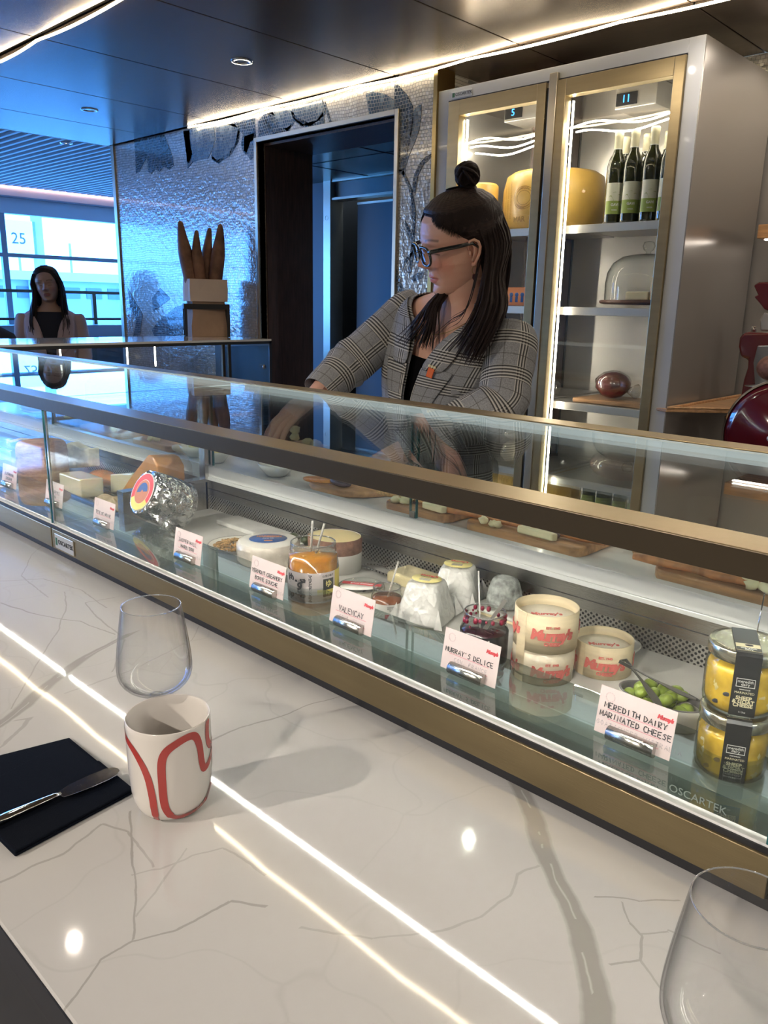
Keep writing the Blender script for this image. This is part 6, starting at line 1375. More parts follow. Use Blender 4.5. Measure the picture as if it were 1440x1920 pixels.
def tone(o, fr_, c, sc=1.0):
    """lips, cheeks, brows and lash lines are colours of the skin itself"""
    F, L_, U_ = fr_; me = o.data; n = len(me.vertices); co = np.empty(n*3); me.vertices.foreach_get('co', co); co = co.reshape(-1, 3)+np.array(o.location)
    d = (co-np.array(c))/sc; f = d@np.array(F); l = d@np.array(L_); u = d@np.array(U_); front = (f > .045) & (np.abs(l) < .07) & (u < .11) & (u > -.10)
    g = lambda x, s: np.exp(-(x/s)**2)
    lipw = .0235*np.sqrt(np.clip(1-(np.abs(u+.050)/.0115)**2, 0, 1)); r = ((np.abs(l) < lipw) & (np.abs(u+.050) < .0105)).astype(float)*front*.9
    gg = (g(np.abs(l)-.042, .02)*g(u+.016, .02)*.8+g(l, .012)*g(u+.014, .012)*.6)*front
    arch = .0405+.004*np.cos((np.abs(l)-.032)/.022*1.5); b = (g(u-arch, .0026)*((np.abs(l) > .013) & (np.abs(l) < .052)))*.8
    lash = .0095+.003*np.cos((np.abs(l)-.0315)/.014*1.4)-.001; b = np.maximum(b, g(u-lash, .0014)*((np.abs(l) > .018) & (np.abs(l) < .046))*.9); b = b*front
    a = me.color_attributes.new('tone', 'FLOAT_COLOR', 'POINT'); arr = np.stack([r, gg, b, np.ones(n)], 1).astype(np.float32); a.data.foreach_set('color', arr.ravel())
def cloth_loft(name, m, parent, rings, closed=True, cap=False, thick=.003, sub=1, u0=0):
    """garment panel with metric UVs so that the weave keeps its size"""
    b = MB(); n = len(rings[0]); vs = [p for r in rings for p in r]; fs = []; uvs = []; mm = n if closed else n-1
    cu = [0]
    mid = rings[len(rings)//2]
    for j in range(mm): cu.append(cu[-1]+(mid[(j+1) % n]-mid[j]).length)
    cv = [0]
    for i in range(len(rings)-1): cv.append(cv[-1]+sum((rings[i+1][j]-rings[i][j]).length for j in range(n))/n)
    for i in range(len(rings)-1):
        for j in range(mm):
            k = (j+1) % n; fs.append((i*n+j, i*n+k, (i+1)*n+k, (i+1)*n+j)); uvs.append(((cu[j]+u0,cv[i]),(cu[j+1]+u0,cv[i]),(cu[j+1]+u0,cv[i+1]),(cu[j]+u0,cv[i+1])))
    b.add(vs, fs, True, uvs); o = b.build(name, m, parent)
    if thick:
        s = o.modifiers.new('t', 'SOLIDIFY'); s.thickness = thick; s.offset = 0
    if sub:
        s = o.modifiers.new('s', 'SUBSURF'); s.levels = sub; s.render_levels = sub
    return o
def plaid():
    m = mat('glen_plaid_wool', (.2,.2,.2), .85, spec=.2); N, L = nodes(m); b = N['Principled BSDF']
    uv = N.new('ShaderNodeUVMap'); sp = N.new('ShaderNodeSeparateXYZ'); L.new(uv.outputs[0], sp.inputs[0])
    nz = N.new('ShaderNodeTexNoise'); nz.inputs['Scale'].default_value = 300; L.new(uv.outputs[0], nz.inputs['Vector'])
    base = (.20,.205,.215); base2 = (.29,.295,.31)
    r0 = ramp(N, L, nz.outputs[0], [(.35, base), (.65, base2)]); col = r0.outputs[0]
    def stripes(ax, per, lo, hi, pitch):
        c = sp.outputs[ax]; f = math_(N, L, 'FRACT', math_(N, L, 'DIVIDE', math_(N, L, 'ADD', c, 10), per))
        band = math_(N, L, 'MULTIPLY', math_(N, L, 'GREATER_THAN', f, lo), math_(N, L, 'LESS_THAN', f, hi))
        g = math_(N, L, 'FRACT', math_(N, L, 'DIVIDE', math_(N, L, 'ADD', c, 10), pitch))
        dark = math_(N, L, 'MULTIPLY', band, math_(N, L, 'LESS_THAN', g, .45)); lite = math_(N, L, 'MULTIPLY', band, math_(N, L, 'GREATER_THAN', g, .60))
        thin = math_(N, L, 'LESS_THAN', math_(N, L, 'ABSOLUTE', math_(N, L, 'SUBTRACT', f, (hi+1+lo)/2 % 1)), .012)
        return dark, lite, thin
    for ax, per in (('X', .092), ('Y', .088)):
        dk, lt, th = stripes(ax, per, .04, .42 if ax == 'Y' else .30, .0078)
        for k, cc, f in ((dk, (.035,.032,.032), .88), (lt, (.52,.50,.46), .8), (th, (.07,.06,.055), .6)):
            mx = N.new('ShaderNodeMix'); mx.data_type = 'RGBA'; L.new(math_(N, L, 'MULTIPLY', k, f), mx.inputs[0]); L.new(col, mx.inputs[6]); mx.inputs[7].default_value = (*cc, 1); col = mx.outputs[2]
    L.new(col, b.inputs['Base Color'])
    n2 = N.new('ShaderNodeTexNoise'); n2.inputs['Scale'].default_value = 14; tc = N.new('ShaderNodeTexCoord'); L.new(tc.outputs['Object'], n2.inputs['Vector'])
    bp = N.new('ShaderNodeBump'); bp.inputs['Distance'].default_value = .006; L.new(n2.outputs[0], bp.inputs['Height']); L.new(bp.outputs[0], b.inputs['Normal']); return m
M['plaid'] = plaid()
M['skin1'] = skin_mat('fair_skin', (.74,.43,.325), (.58,.20,.17), (.72,.29,.21)); M['skin2'] = skin_mat('tan_skin', (.50,.33,.26), (.38,.14,.13), (.48,.22,.17))
def hair_mat(name, c1, c2):
    m = mat(name, c1, .5, spec=.3); N, L = nodes(m); b = N['Principled BSDF']; uv = N.new('ShaderNodeUVMap'); mp = N.new('ShaderNodeMapping'); mp.inputs['Scale'].default_value = (60, 2, 1); L.new(uv.outputs[0], mp.inputs[0])
    n = N.new('ShaderNodeTexNoise'); n.inputs['Scale'].default_value = 3; n.inputs['Detail'].default_value = 4; L.new(mp.outputs[0], n.inputs['Vector']); r = ramp(N, L, n.outputs[0], [(.38, c1), (.62, c2)]); L.new(r.outputs[0], b.inputs['Base Color'])
    bp = N.new('ShaderNodeBump'); bp.inputs['Distance'].default_value = .0015; L.new(n.outputs[0], bp.inputs['Height']); L.new(bp.outputs[0], b.inputs['Normal']); return m
M['hair1'] = hair_mat('dark_brown_hair', (.010,.006,.006), (.042,.022,.019)); M['hair2'] = hair_mat('black_brown_hair', (.012,.009,.010), (.035,.022,.020))
def hair_cap(fr_, c, sc, edge, off, name, m, parent, n=110, lv=60, back_low=-.10, add=None):
    F, L_, U_ = fr_; b = MB(); us = [back_low+(.1285-back_low)*i/(lv-1) for i in range(lv)]; vs = []; ok = []
    for u in us:
        for k in range(n):
            th = 2*PI*k/n; f_, l_ = head_pt(th, max(min(u, .1250), -.075)); f0, b0, w_, q = lerp_tab(HT, max(min(u,.125),-.075))
            o_ = off*(1+.25*math.sin(k*1.9)*.3); e = lerp_tab(edge, u)[0]; fade = max(-1, min(1, (e-f_)/.022)); oo = .0006+o_*(fade if fade > 0 else fade*.9)
            vs.append(c+(F*(f_+oo*math.cos(th))+L_*(l_+oo*math.sin(th)*1.1)+U_*(u+oo*max(0, (u-.07)/.05)))*sc); ok.append(f_ < e+.016)
    fs = []; uvs = []
    for i in range(lv-1):
        for k in range(n):
            q = (i*n+k, i*n+(k+1) % n, (i+1)*n+(k+1) % n, (i+1)*n+k)
            if all(ok[z] for z in q): fs.append(q); uvs.append(((i/lv, k/n*3), (i/lv, (k+1)/n*3), ((i+1)/lv, (k+1)/n*3), ((i+1)/lv, k/n*3)))
    b.add(vs, fs, True, uvs)
    if add: add(b)
    o = b.build(name, m, parent); return o
def locks(b, paths, n, r, seed=0, jit=.012, tip=.25, seg=14):
    """bundles of tapering locks interpolated between guide paths (lists of points)"""
    rd = random.Random(seed)
    def samp(path, t):
        x = t*(len(path)-1); i = min(int(x), len(path)-2); f = x-i
        p0, p1, p2, p3 = path[max(i-1,0)], path[i], path[i+1], path[min(i+2,len(path)-1)]
        return .5*((2*p1)+(p2-p0)*f+(2*p0-5*p1+4*p2-p3)*f*f+(-p0+3*p1-3*p2+p3)*f*f*f)
    for k in range(n):
        s = rd.random()*(len(paths)-1); i = min(int(s), len(paths)-2); f = s-i; e = 1-rd.random()**2*.35
        o0 = V((rd.gauss(0,1), rd.gauss(0,1), rd.gauss(0,.6)))*jit*.45; o1 = V((rd.gauss(0,1), rd.gauss(0,1), rd.gauss(0,.6)))*jit
        pts = []
        for j in range(seg+1):
            t = j/seg*e; pts.append(samp(paths[i], t).lerp(samp(paths[i+1], t), f)+o0.lerp(o1, t)+V((math.sin(t*6+k), math.cos(t*5+k), 0))*.0012)
        rr = [r*rd.uniform(.8,1.2)*(1 if j/seg < .6 else 1-(1-tip)*(j/seg-.6)/.4) for j in range(seg+1)]
        b.tube(pts, rr, 6, flat=.55, uv=True)
# ---------------------------------------------------------------- the server
HC = V((-1.248, 1.560, .653)); HF = (V((-.518,-.809,-.278)).normalized(), V((.855,-.483,-.189)).normalized(), V((.018,-.335,.942)).normalized()); HS = 1.0
def torso_ring(z, a, b_, cx, cy, n=40, yaw=-.15, tilt=.16, a0=0, a1=2*PI, closed=True, back=1.0, z0_=.12):
    out = []; k_ = tilt*max(0, min(1, (z-z0_)/.3)); m_ = n if closed else n+1
    for k in range(m_):
        t = a0+(a1-a0)*k/n; x = a*math.sin(t); y = -b_*math.cos(t)*(1 if math.cos(t) > 0 else back)
        s = (abs(math.sin(t))**2.4+abs(math.cos(t))**2.4)**(-1/2.4); x *= s; y *= s
        out.append(V((cx+x*math.cos(yaw)-y*math.sin(yaw), cy+x*math.sin(yaw)+y*math.cos(yaw), z-x*k_)))
    return out
TR = [(-.14,.180,.120,-1.399,1.675),(-.04,.176,.118,-1.394,1.67),(.06,.165,.112,-1.386,1.662),(.14,.158,.108,-1.376,1.652),(.22,.165,.114,-1.362,1.64),(.30,.176,.124,-1.344,1.625),(.37,.186,.124,-1.326,1.615),(.43,.193,.112,-1.312,1.608),(.475,.190,.094,-1.304,1.603),(.505,.165,.078,-1.298,1.600),(.527,.115,.068,-1.292,1.596),(.540,.075,.060,-1.287,1.592)]
bodyb = MB()
bodyb.loft([torso_ring(z, a*.90, b_*.86, cx, cy) for z, a, b_, cx, cy in TR[2:]]+[torso_ring(.555,.056,.054,-1.268,1.585,tilt=0)], True)
nb0 = V((-1.272,1.592,.50)); nb1 = HC+HF[2]*(-.055)+HF[0]*(-.004)
bodyb.tube([nb0-V((0,-.01,.05)), nb0, nb0.lerp(nb1,.5), nb1], [.068,.060,.054,.056], 20)
shR, elR, wrR = V((-1.455,1.615,.487)), V(at_y(655,683,1.475)), V(at_y(592,741,1.36)); shL, elL, wrL = V((-1.118,1.60,.428)), V(at_y(944,757,1.535)), V(at_y(716,866,1.31))
for a, e, w_ in ((shR, elR, wrR), (shL, elL, wrL)): bodyb.tube([a-(e-a)*.1, a, a.lerp(e,.5), e, e.lerp(w_,.4), w_, w_+(w_-e).normalized()*.02], [.05,.05,.044,.037,.036,.026,.025], 14)
hipc = V((-1.39,1.68,-.13))
bodyb.loft([torso_ring(z, a, b_, cx, cy, tilt=0) for z, a, b_, cx, cy in ((-.24,.165,.115,-1.39,1.68),(-.18,.172,.118,-1.388,1.678),(-.10,.165,.11,-1.382,1.672),(.0,.15,.10,-1.376,1.665),(.10,.14,.095,-1.366,1.655))], True)
for s in (-1, 1): bodyb.tube([hipc+V((s*.085,0,-.02)), hipc+V((s*.09,.01,-.38)), hipc+V((s*.09,.0,-.44)), hipc+V((s*.092,.02,-.74))], [.088,.060,.056,.040], 16)
rb = remeshed(bodyb, .006)
head_mesh(rb, HF, HC, HS); ear(rb, HF, HC, 1); ear(rb, HF, HC, -1)
hand(rb, wrR, (wrR-elR).normalized()*.8+V((-.3,-.5,-.35)), V((.1,-.25,.95)), 1, .5)
hand(rb, wrL, (wrL-elL).normalized()*.8+V((-.25,-.2,-.15)), V((-.1,-.55,.8)), -1, .75)
server = rb.build('person', 'skin1'); tone(server, HF, HC, HS)
tag(server, 'person in a grey plaid blazer and black glasses leaning over the case, looking down', 'person')
ROOTS[server.name] = Matrix.Identity(4)
# clothes
MB().loft([torso_ring(z, a*.935, b_*.90, cx, cy, a0=-PI, a1=PI) for z, a, b_, cx, cy in TR[:7]]+[torso_ring(.395,.165,.108,-1.303,1.612,a0=-PI,a1=PI)], False).build('top', mat('black_jersey', (.004,.004,.005), .95, spec=.05), server)
for s in (-1, 1):
    MB().tube([hipc+V((s*.085,0,.02)), hipc+V((s*.09,.01,-.38)), hipc+V((s*.09,.0,-.50)), hipc+V((s*.092,.02,-.76))], [.098,.078,.072,.065], 16).build('trouser_leg', 'black', server)
    MB().loft([[hipc+V((s*.092+.042*math.cos(a)*q, -.045+.115*math.sin(a)*q, z)) for a in [2*PI*k/16 for k in range(16)]] for q, z in ((1,-.788),(1.03,-.77),(.85,-.745),(.5,-.73))]).build('shoe', 'black', server)
# jacket body: open in a V at the front, closing at the button
def vopen(z, side):
    return lerp_tab([(-.14,.30),(-.02,.12),(.10,.03),(.15,.02),(.22,.09),(.30,.17),(.37,.26),(.43,.36),(.475,.52),(.505,.78),(.527,1.1),(.540,1.4)], z)[0] if side > 0 else lerp_tab([(-.14,.30),(-.02,.12),(.10,.02),(.15,.01),(.22,.03),(.30,.0),(.37,-.04),(.43,-.02),(.475,.10),(.505,.40),(.527,.85),(.540,1.3)], z)[0]
rings = [torso_ring(z, a+.006, b_+.006, cx, cy, n=56, a0=vopen(z, 1), a1=2*PI-vopen(z, -1), closed=False, back=1.02) for z, a, b_, cx, cy in TR]
fine = []
for i in range(len(rings)-1):
    for s in (0, .5): fine.append([p.lerp(q, s) for p, q in zip(rings[i], rings[i+1])])
fine.append(rings[-1])
jk = cloth_loft('blazer', 'plaid', server, fine, closed=False, thick=.004)
# sleeves with folds at the elbow
def sleeve(a, e, w_, seed, cuff=.86):
    rd = random.Random(seed); P = []; R_ = []
    up = [a+(a-e).normalized()*.035, a, a.lerp(e,.18), a.lerp(e,.36), a.lerp(e,.54), a.lerp(e,.70), a.lerp(e,.84), a.lerp(e,.94), e.lerp(w_,.03), e.lerp(w_,.12), e.lerp(w_,.22), e.lerp(w_,.36), e.lerp(w_,.52), e.lerp(w_,.68), e.lerp(w_,cuff)]
    rs = [.052,.0665,.0665,.063,.060,.059,.0605,.0625,.059,.063,.057,.055,.0525,.050,.047]
    rings = []; ref = V((0,0,1))
    for i, p in enumerate(up):
        d = (up[min(i+1,len(up)-1)]-up[max(i-1,0)]).normalized(); u = d.cross(ref).normalized(); nn = u.cross(d).normalized(); ref = nn
        rings.append([p+(u*math.cos(2*PI*k/22)+nn*math.sin(2*PI*k/22)*.98)*rs[i]*(1+.035*math.sin(k*.9+i*2.1+seed)+(.05*math.sin(k*.57+i*3.3) if 6 <= i <= 10 else 0)) for k in range(22)])
    return cloth_loft('sleeve', 'plaid', server, rings, closed=True, thick=.003, sub=2, u0=seed*.03)
sleeve(shR+V((.005,.0,.012)), elR, wrR, 1, .93); sleeve(shL+V((.0,.0,.012)), elL, wrL, 3, .84)
# collar and lapels follow the opening edge
def edge_pt(side, z, out, lift):
    z_, a, b_, cx, cy = 0, *[lerp_tab([(r[0],)+r[1:] for r in TR], z)[i] for i in range(4)]
    t = vopen(z, side); ang = (t+out/max(.1, a)) * (1 if side > 0 else -1)
    return torso_ring(z, a+.006+lift, b_+.006+lift, cx, cy, n=1, a0=ang, a1=ang+1, closed=False)[0]
LZ = [.155,.19,.23,.27,.31,.345,.375,.40,.425,.45,.475,.50,.52]
LW = [.004,.026,.044,.058,.070,.080,.088,.060,.056,.052,.048,.044,.040]
for side in (1, -1):
    n0 = 7
    lap = [[edge_pt(side, z, w_*f_, .008-.003*f_) for f_ in (0,.33,.66,1)] for z, w_ in list(zip(LZ, LW))[:n0+1]]
    lap[-1] = [edge_pt(side, .385, .088*f_*.98, .008-.003*f_) for f_ in (0,.33,.66,1)]
    cloth_loft('lapel', 'plaid', server, lap, closed=False, thick=.003, sub=1, u0=.05*side)
    col = [[edge_pt(side, z, w_*f_, .012-.004*f_) for f_ in (0,.33,.66,1)] for z, w_ in ((.375,.060),(.41,.066),(.445,.064),(.475,.058),(.50,.050),(.525,.046))]
    cloth_loft('collar', 'plaid', server, col, closed=False, thick=.003, sub=1, u0=.2)
bk = []
for k in range(13):
    t = PI*.62+PI*.76*k/12; bk.append([torso_ring(.515,.128,.086,-1.283,1.600,n=1,a0=t,a1=t+1,closed=False)[0], torso_ring(.548,.092,.078,-1.275,1.596,n=1,a0=t,a1=t+1,closed=False)[0], torso_ring(.556,.078,.068,-1.272,1.594,n=1,a0=t,a1=t+1,closed=False)[0]])
cloth_loft('collar', 'plaid', server, bk, closed=False, thick=.004, sub=1)
bp_ = torso_ring(.165,.170,.122,-1.358,1.648,n=1,a0=-.02,a1=1,closed=False)[0]
MB().lathe([(0,.004),(.009,.004),(.012,.002),(.012,0),(0,0)], c=bp_, n=20, mtx=V((-.28,-.96,0)).to_track_quat('Z','Y').to_matrix()).build('button', 'black', server)
pk_ = edge_pt(1, .335, .10, .006); pk2 = edge_pt(1, .345, .20, .004)
MB().bar(pk_, pk2, .012, .003, up=V((.4,-.9,0))).build('breast_pocket', 'plaid', server)
# pin, necklace, earring
pn = edge_pt(1, .378, .034, .014); pm = frame_mtx(pn, (.75,.25,-.25), (.1,.1,1))
MB().box(-.0085,.0085,-.014,.010,0,.004, mtx=pm).build('lapel_pin', mat('orange_enamel', (.62,.11,.02), .2, coat=.8), server, bevel=.002)
for dx in (-.007, 0, .007): MB().ball(pm @ V((dx,.013,.003)), .0038, 8, 6).build('pin_top', 'capsule', server)
nk = []
for k in range(17):
    t = -1.25+2.5*k/16; zz = .515-.062*math.cos(t)**2; q_ = torso_ring(zz,.078+.03*math.cos(t),.060+.026*math.cos(t),-1.274,1.590,n=1,a0=t,a1=t+1,closed=False)[0]; nk.append(q_+V((0,-.004,0)))
MB().tube(nk, .0009, 5).build('necklace', 'gold_trim', server); 
eb = HC+HF[0]*.001+HF[1]*.083+HF[2]*-.028
MB().tube([eb+V((.001,-.002,0))+V((.6,.6,0)).normalized()*.007*math.sin(a*PI/8)+V((0,0,-.009+.009*math.cos(a*PI/8))) for a in range(17)], .0007, 5).build('earring', 'gold_trim', server)
MB().prism([eb+V((.004*a, .004*a, -.019))+V((0,0,-.020*b2)) for a, b2 in ((-1,0),(1.2,-.1),(.9,.5),(.4,1),(-.4,.7),(-1.1,.4))], (.001,-.0012,0)).build('earring_drop', mat('dark_red_earring', (.05,.015,.02), .3), server)
# glasses
def hp(f, l, u): return HC+HF[0]*f+HF[1]*l+HF[2]*u
M['acetate'] = mat('glossy_black_acetate', (.008,.012,.014), .12, coat=1)
for s in (-1, 1):
    def rim(k, w_=.0255, h_=.0205):
        t = 2*PI*k/40; q_ = (abs(math.cos(t))**2.7+abs(math.sin(t))**2.7)**(-1/2.7); l = w_*math.cos(t)*q_; u = h_*math.sin(t)*q_*(1 if math.sin(t) > 0 else 1.08)
        return hp(.1045-.010*((l+.012)/.03)**2*.35-.0045*u/.02*0-.002, s*(.0325+l), .0130+u-.0005)
    g_ = MB().tube([rim(k) for k in range(41)], .0031, 8, flat=1.0, cap=False).build('glasses_rim', 'acetate', server)
    MB().add([rim(k, .0245, .0195) for k in range(40)], [tuple(range(40))]).build('glasses_lens', 'wineglass', g_)
    MB().tube([hp(.100, s*.0575, .0245), hp(.095, s*.0655, .0255), hp(.070, s*.0720, .0255), hp(.030, s*.0790, .0240), hp(.000, s*.0815, .0235), hp(-.014, s*.083, .010)], [.0034,.0042,.0042,.0040,.0034,.002], 8, flat=1.2).build('glasses_arm', 'acetate', server)
MB().tube([hp(.103,-.009,.0185), hp(.107,0,.0205), hp(.103,.009,.0185)], .0030, 8).build('glasses_bridge', 'acetate', server)
# hair: pulled-back cap, top knot, long locks over both shoulders
EDGE = [(-.10,-.030),(-.05,-.026),(-.03,-.022),(-.01,-.020),(.010,-.016),(.028,.000),(.040,.016),(.055,.032),(.070,.046),(.082,.056),(.090,.064),(.098,.080),(.106,.12),(.13,.3)]
kn_ = HC+HF[0]*(-.040)+HF[1]*.004+HF[2]*.128
def addh(b):
    rd = random.Random(8)
    for k in range(30):                      # twisted knot
        a = rd.uniform(0,6.28); ax_ = V((rd.gauss(0,1), rd.gauss(0,1), rd.gauss(0,.7))).normalized(); e1_ = ax_.orthogonal().normalized(); e2_ = ax_.cross(e1_); pts = []
        for j in range(13):
            t = j/12*PI*1.4+a; r_ = .0240+.0035*math.sin(k*2.1); v = e1_*math.cos(t)*r_+e2_*math.sin(t)*r_; v.z += .022
            pts.append(kn_+HF[0]*v.x+HF[1]*v.y+HF[2]*(v.z+.008))
        b.tube(pts, [.001]+[.0048]*11+[.001], 6, flat=.7, uv=True)
    b.ball(kn_+HF[2]*.030, .0235, 14, 10)
    b.tube([kn_+HF[2]*(-.018), kn_, kn_+HF[2]*.012], [.024,.018,.014], 14)
    for k in range(4): b.tube([kn_+HF[2]*(.02+.006*k)+HF[0]*(.02*math.cos(t)*(1.2+.1*k))+HF[1]*(.024*math.sin(t)) for t in [PI*j/10 for j in range(11)]], .0005, 4)
    # swept strands from the hairline to the knot
    for k in range(420):
        th = -PI+2*PI*k/420; u = .0945 if abs(th) < .45 else .0945-.050*min(1, (abs(th)-.45)/.75); 
        if abs(th) > 1.25: u = .040+rd.uniform(-.015,.02)*(abs(th) > 1.9)
        u += rd.uniform(-.002,.004); f_, l_ = head_pt(th, u, .0015); p0 = V((f_, l_, u)); pts = []
        for j in range(11):
            s = j/10; q = p0.lerp(V((-.040,.004,.130)), s); 
            ln = math.hypot(q.x+.005, q.y); uu = q.z+ (.018*math.sin(PI*s)); uu = min(uu, .124); 
            ff, ll = head_pt(math.atan2(q.y, q.x+.005)*1.0, uu, .0055+.003*math.sin(PI*s))
            rr_ = min(1, ln/max(1e-5, math.hypot(ff, ll))) if uu > .118 else 1
            pts.append(HC+HF[0]*(ff*rr_ if rr_ < 1 else ff)+HF[1]*(ll*rr_)+HF[2]*(uu+(.006 if rr_ < 1 else 0)))
        pts.append(kn_+HF[2]*-.008); b.tube(pts, [.0003,.0016]+[.0022]*8+[.0022,.002], 5, flat=.6, uv=True)
    # back and side fall
    A_ = lambda *q: V(at_y(*q))
    right = [[hp(-.022,.074,.050), hp(-.030,.080,.0), A_(905,520,1.53), A_(893,575,1.50), A_(868,620,1.485), A_(838,655,1.475)],
             [hp(-.040,.070,.060), hp(-.045,.082,.0), A_(918,520,1.54), A_(912,575,1.50), A_(892,625,1.48), A_(868,672,1.47)],
             [hp(-.065,.055,.070), hp(-.075,.074,.005), A_(930,520,1.56), A_(932,572,1.52), A_(912,625,1.485), A_(880,690,1.465)],
             [hp(-.085,.035,.070), hp(-.098,.055,.0), A_(938,515,1.58), A_(945,570,1.56), A_(925,622,1.50), A_(892,672,1.475)],
             [hp(-.100,.015,.060), hp(-.108,.03,-.01), A_(940,520,1.61), A_(946,565,1.62), A_(938,600,1.60), A_(925,640,1.56)]]
    locks(b, right, 170, .0042, 3, .006)
    back = [[hp(-.100,.02,.060), hp(-.110,.02,-.03), V((-1.21,1.69,.52)), V((-1.22,1.725,.42))], [hp(-.100,-.03,.060), hp(-.108,-.04,-.03), V((-1.29,1.69,.52)), V((-1.31,1.73,.42))], [hp(-.06,-.07,.05), hp(-.06,-.078,-.03), V((-1.345,1.655,.52)), V((-1.37,1.68,.44))]]
    locks(b, back, 90, .0050, 5, .008)
    left = [[hp(-.02,-.070,.03), hp(-.025,-.070,-.05), A_(800,575,1.50), A_(772,610,1.49), A_(742,640,1.495)],
            [hp(-.02,-.066,.02), hp(-.015,-.062,-.06), A_(812,572,1.495), A_(796,610,1.480), A_(772,650,1.478)],
            [hp(-.015,-.060,.02), hp(-.010,-.052,-.07), A_(822,568,1.495), A_(815,615,1.478), A_(812,655,1.47)]]
    locks(b, left, 80, .0032, 7, .006)
    loose = [[hp(-.02,.074,.0), A_(880,560,1.48), A_(850,585,1.475), A_(822,598,1.475)], [hp(-.02,.074,-.01), A_(870,590,1.475), A_(835,620,1.47), A_(800,662,1.465)]]
    locks(b, loose, 6, .0009, 9, .004)
hair_cap(HF, HC, HS, EDGE, .0065, 'hair', 'hair1', server, add=addh)
# ---------------------------------------------------------------- generic standing figure for the hall
def figure(base, rz, htop, name_label, coat, hairm, skin, dress=False, arms=True):
    """base = floor point; htop = height of the crown"""
    s = htop/1.66; R3 = Matrix.Rotation(rz, 3, 'Z'); B = V(base)
    W = lambda x, y, z: B+R3 @ V((x*s, y*s, z*s))
    hc_p = W(0,-.015,1.535); tl = -.08
    fr_ = (R3 @ V((tl,-1,-.05)).normalized(), R3 @ V((1,tl,.10)).normalized(), R3 @ V((-.10,-.05,1)).normalized())
    def ring(z, a, b_, y=0, n=28, a0=0, a1=2*PI, closed=True):
        m_ = n if closed else n+1; return [W(a*math.sin(a0+(a1-a0)*k/n), y-b_*math.cos(a0+(a1-a0)*k/n), z) for k in range(m_)]
    T = [(.78,.165,.11),(.88,.172,.115),(.98,.150,.10),(1.06,.138,.095),(1.16,.155,.110),(1.24,.168,.112),(1.31,.176,.098),(1.345,.165,.082),(1.372,.128,.068),(1.392,.085,.058),(1.41,.062,.052)]
    b = MB(); b.loft([ring(z, a*.92, d*.9) for z, a, d in T]+[ring(1.43,.046,.047)], True); b.tube([W(0,.01,1.36), W(0,0,1.43), hc_p-V((0,0,.05))], [.050*s,.045*s,.050*s], 16)
    J = []
    for sd in (-1, 1):
        sh, el, wr = W(sd*.165,0,1.33), W(sd*.205,.02,1.07), W(sd*.17,-.13,.90) ; J.append((sd, sh, el, wr))
        b.tube([sh, sh.lerp(el,.5), el, el.lerp(wr,.5), wr], [.046*s,.042*s,.036*s,.031*s,.024*s], 12); b.tube([W(sd*.085,0,.84), W(sd*.09,0,.46), W(sd*.09,.02,.08)], [.082*s,.056*s,.036*s], 14)
        b.loft([[W(sd*.09+.035*math.cos(a)*q, -.04+.105*math.sin(a)*q, z) for a in [2*PI*k/12 for k in range(12)]] for q, z in ((1,.004),(1,.03),(.7,.07))])
    r_ = remeshed(b, .012); head_mesh(r_, fr_, hc_p, s*.97, 96, 80); ear(r_, fr_, hc_p, 1, s*.97); ear(r_, fr_, hc_p, -1, s*.97)
    for sd, sh, el, wr in J: hand(r_, wr, (wr-el).normalized(), R3 @ V((sd*.7,0,.6)), -sd, .6, s*.92)
    p = r_.build('person', skin); tone(p, fr_, hc_p, s*.97); tag(p, name_label, 'person'); ROOTS[p.name] = Matrix.Identity(4)
    P = lambda f, l, u: hc_p+(fr_[0]*f+fr_[1]*l+fr_[2]*u)*s*.97
    E2 = [(-.10,-.01),(-.03,.0),(.0,.02),(.03,.045),(.06,.060),(.085,.062),(.105,.072),(.13,.2)]
    def add2(bb):
        for sg_ in (-1, 1):
            fall = [[P(.045,sg_*.055,.085), P(.035,sg_*.082,.03), P(.025,sg_*.086,-.04), W(sg_*.085,-.06,1.40), W(sg_*.095,-.10,1.30), W(sg_*.085,-.115,1.22)],
                    [P(.0,sg_*.065,.09), P(-.01,sg_*.092,.02), P(-.02,sg_*.094,-.05), W(sg_*.11,-.03,1.38), W(sg_*.125,-.07,1.31), W(sg_*.12,-.10,1.24)],
                    [P(-.06,sg_*.05,.09), P(-.08,sg_*.07,.0), P(-.085,sg_*.07,-.06), W(sg_*.08,.06,1.40), W(sg_*.08,.10,1.33)]]
            locks(bb, [f__+[f__[-1]]*(6-len(f__)) for f__ in fall], 60, .0085*s, 3+sg_, .010)
        bb.loft([[P(-.02+.10*math.cos(a), .088*math.sin(a), .02) for a in [PI*.55+PI*.9*k/12 for k in range(13)]], [P(-.02+.10*math.cos(a), .09*math.sin(a), -.07) for a in [PI*.55+PI*.9*k/12 for k in range(13)]], [P(-.03+.09*math.cos(a), .095*math.sin(a), -.16) for a in [PI*.55+PI*.9*k/12 for k in range(13)]]], False, True, False)
    hair_cap(fr_, hc_p, s*.97, E2, .010, 'hair', hairm, p, add=add2)
    return p, W, ring, T, J, P, s
w_base = at_x(90, 540, -5.35); w_base.z = ZF
p2, W2, ring2, T2, J2, P2, s2 = figure(tuple(w_base), math.atan2(5.35, w_base.y)-.10, 1.635, 'person in a pale pink jacket with long dark hair standing by the hall window', None, 'hair2', 'skin2')
M['pink_coat'] = mat('dusty_pink_wool', (.55,.42,.42), .8, bump=.002, bscale=40); M['navy_top'] = mat('navy_knit', (.010,.012,.025), .8)
MB().loft([ring2(z, a*.95, d*.95) for z, a, d in T2[:9]], False).build('top', 'navy_top', p2); MB().loft([ring2(z, a, d) for z, a, d in ((.80,.17,.115),(.5,.165,.12),(.12,.16,.13))], False).build('skirt', 'navy_top', p2)
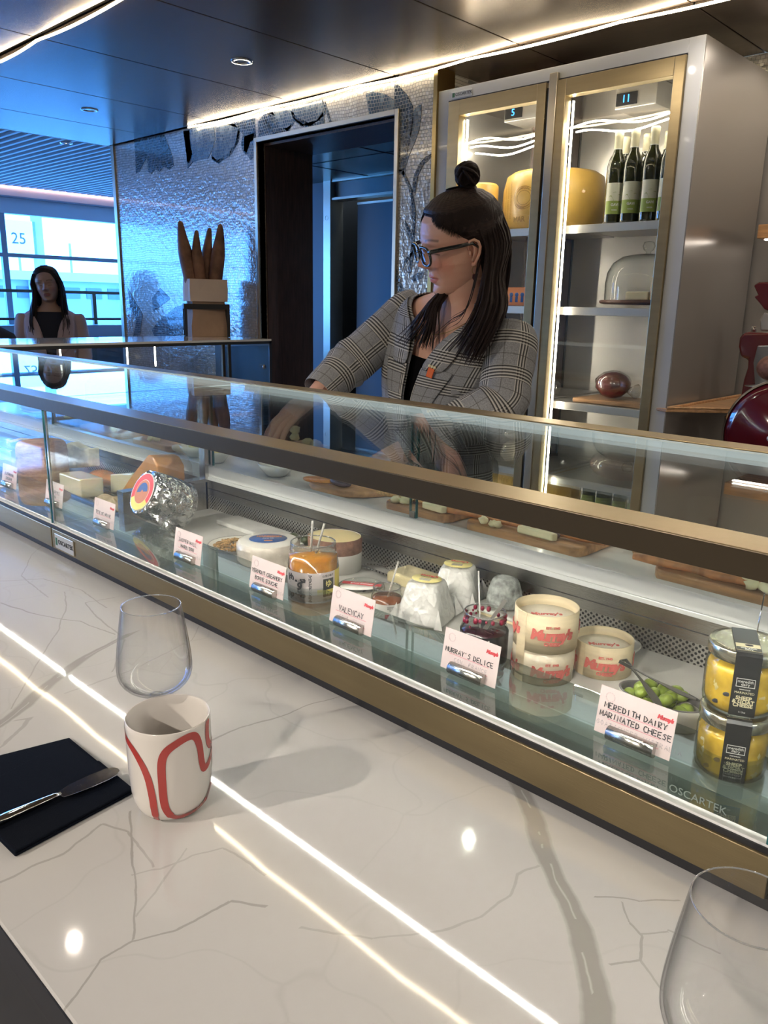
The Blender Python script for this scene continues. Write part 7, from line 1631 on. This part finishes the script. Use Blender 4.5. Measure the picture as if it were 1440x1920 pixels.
vo2 = lambda z: lerp_tab([(.78,.32),(.95,.20),(1.10,.16),(1.24,.26),(1.31,.38),(1.355,.6),(1.41,1.2)], z)[0]
cloth_loft('jacket', 'pink_coat', p2, [ring2(z, a+.012, d+.012, n=40, a0=vo2(z), a1=2*PI-vo2(z), closed=False) for z, a, d in T2], closed=False, thick=.006)
for sd, sh, el, wr in J2:
    pts = [sh+(sh-el)*.12, sh, sh.lerp(el,.5), el, el.lerp(wr,.45), el.lerp(wr,.9)]
    MB().tube(pts, [.045*s2,.062*s2,.056*s2,.051*s2,.047*s2,.042*s2], 16).build('sleeve', 'pink_coat', p2, sub=1)
    lp = []
    for z, w_ in ((1.06,.01),(1.12,.09),(1.18,.13),(1.24,.12),(1.31,.10),(1.36,.08)):
        a = vo2(z); dd = lerp_tab([(t_[0],)+t_[1:] for t_ in T2], z); lp.append([ring2(z, dd[0]+.020, dd[1]+.022, n=1, a0=sd*(a+w_*k/2/.16*.9), a1=9, closed=False)[0] for k in range(3)])
    cloth_loft('lapel', 'pink_coat', p2, lp, closed=False, thick=.004)
for sg_ in (-1, 1): MB().ball(P2(.005, sg_*.084, -.030), .0075, 10, 8).build('earring', 'capsule', p2)
# person in white seen through the passage
q3 = at_y(571, 600, 6.0)
p3, W3, ring3, T3, J3, P3, s3 = figure((q3.x, 6.0, ZF), 2.6, 1.66, 'person in a long white dress in the hall, seen through the passage', None, 'hair2', 'skin2')
M['white_dress'] = mat('white_linen', (.72,.72,.72), .8)
MB().loft([ring3(z, a, d) for z, a, d in ((.12,.24,.20),(.4,.22,.18),(.78,.178,.125),(.98,.152,.105),(1.06,.142,.10),(1.16,.160,.114),(1.24,.172,.115),(1.30,.16,.09))], False).build('dress', 'white_dress', p3)
# dark seated shape at the far left: a lounge chair back
lc = thing('lounge_chair', 'dark rounded lounge chair back at the far left by the hall window', 'chair', (-5.2, 1.30, ZF))
q4 = at_x(-5, 620, -5.2)
MB().loft([[V((-5.2+.24*math.cos(a)*w_, q4.y-.12+.26*math.sin(a)*w_, z)) for a in [2*PI*k/28 for k in range(28)]] for w_, z in ((.9,-.45),(1,-.2),(1,.1),(.95,.22),(.8,.30),(.5,.345),(.15,.36))]).build('backrest', mat('charcoal_upholstery', (.02,.022,.028), .8), lc)
MB().loft([[V((-5.2+.34*math.cos(a)*w_, q4.y-.12+.36*math.sin(a)*w_, z)) for a in [2*PI*k/28 for k in range(28)]] for w_, z in ((.7,-.90),(.9,-.86),(1,-.5),(1,-.44),(.9,-.42))]).build('seat', mat('charcoal_seat', (.02,.022,.028), .8), lc)
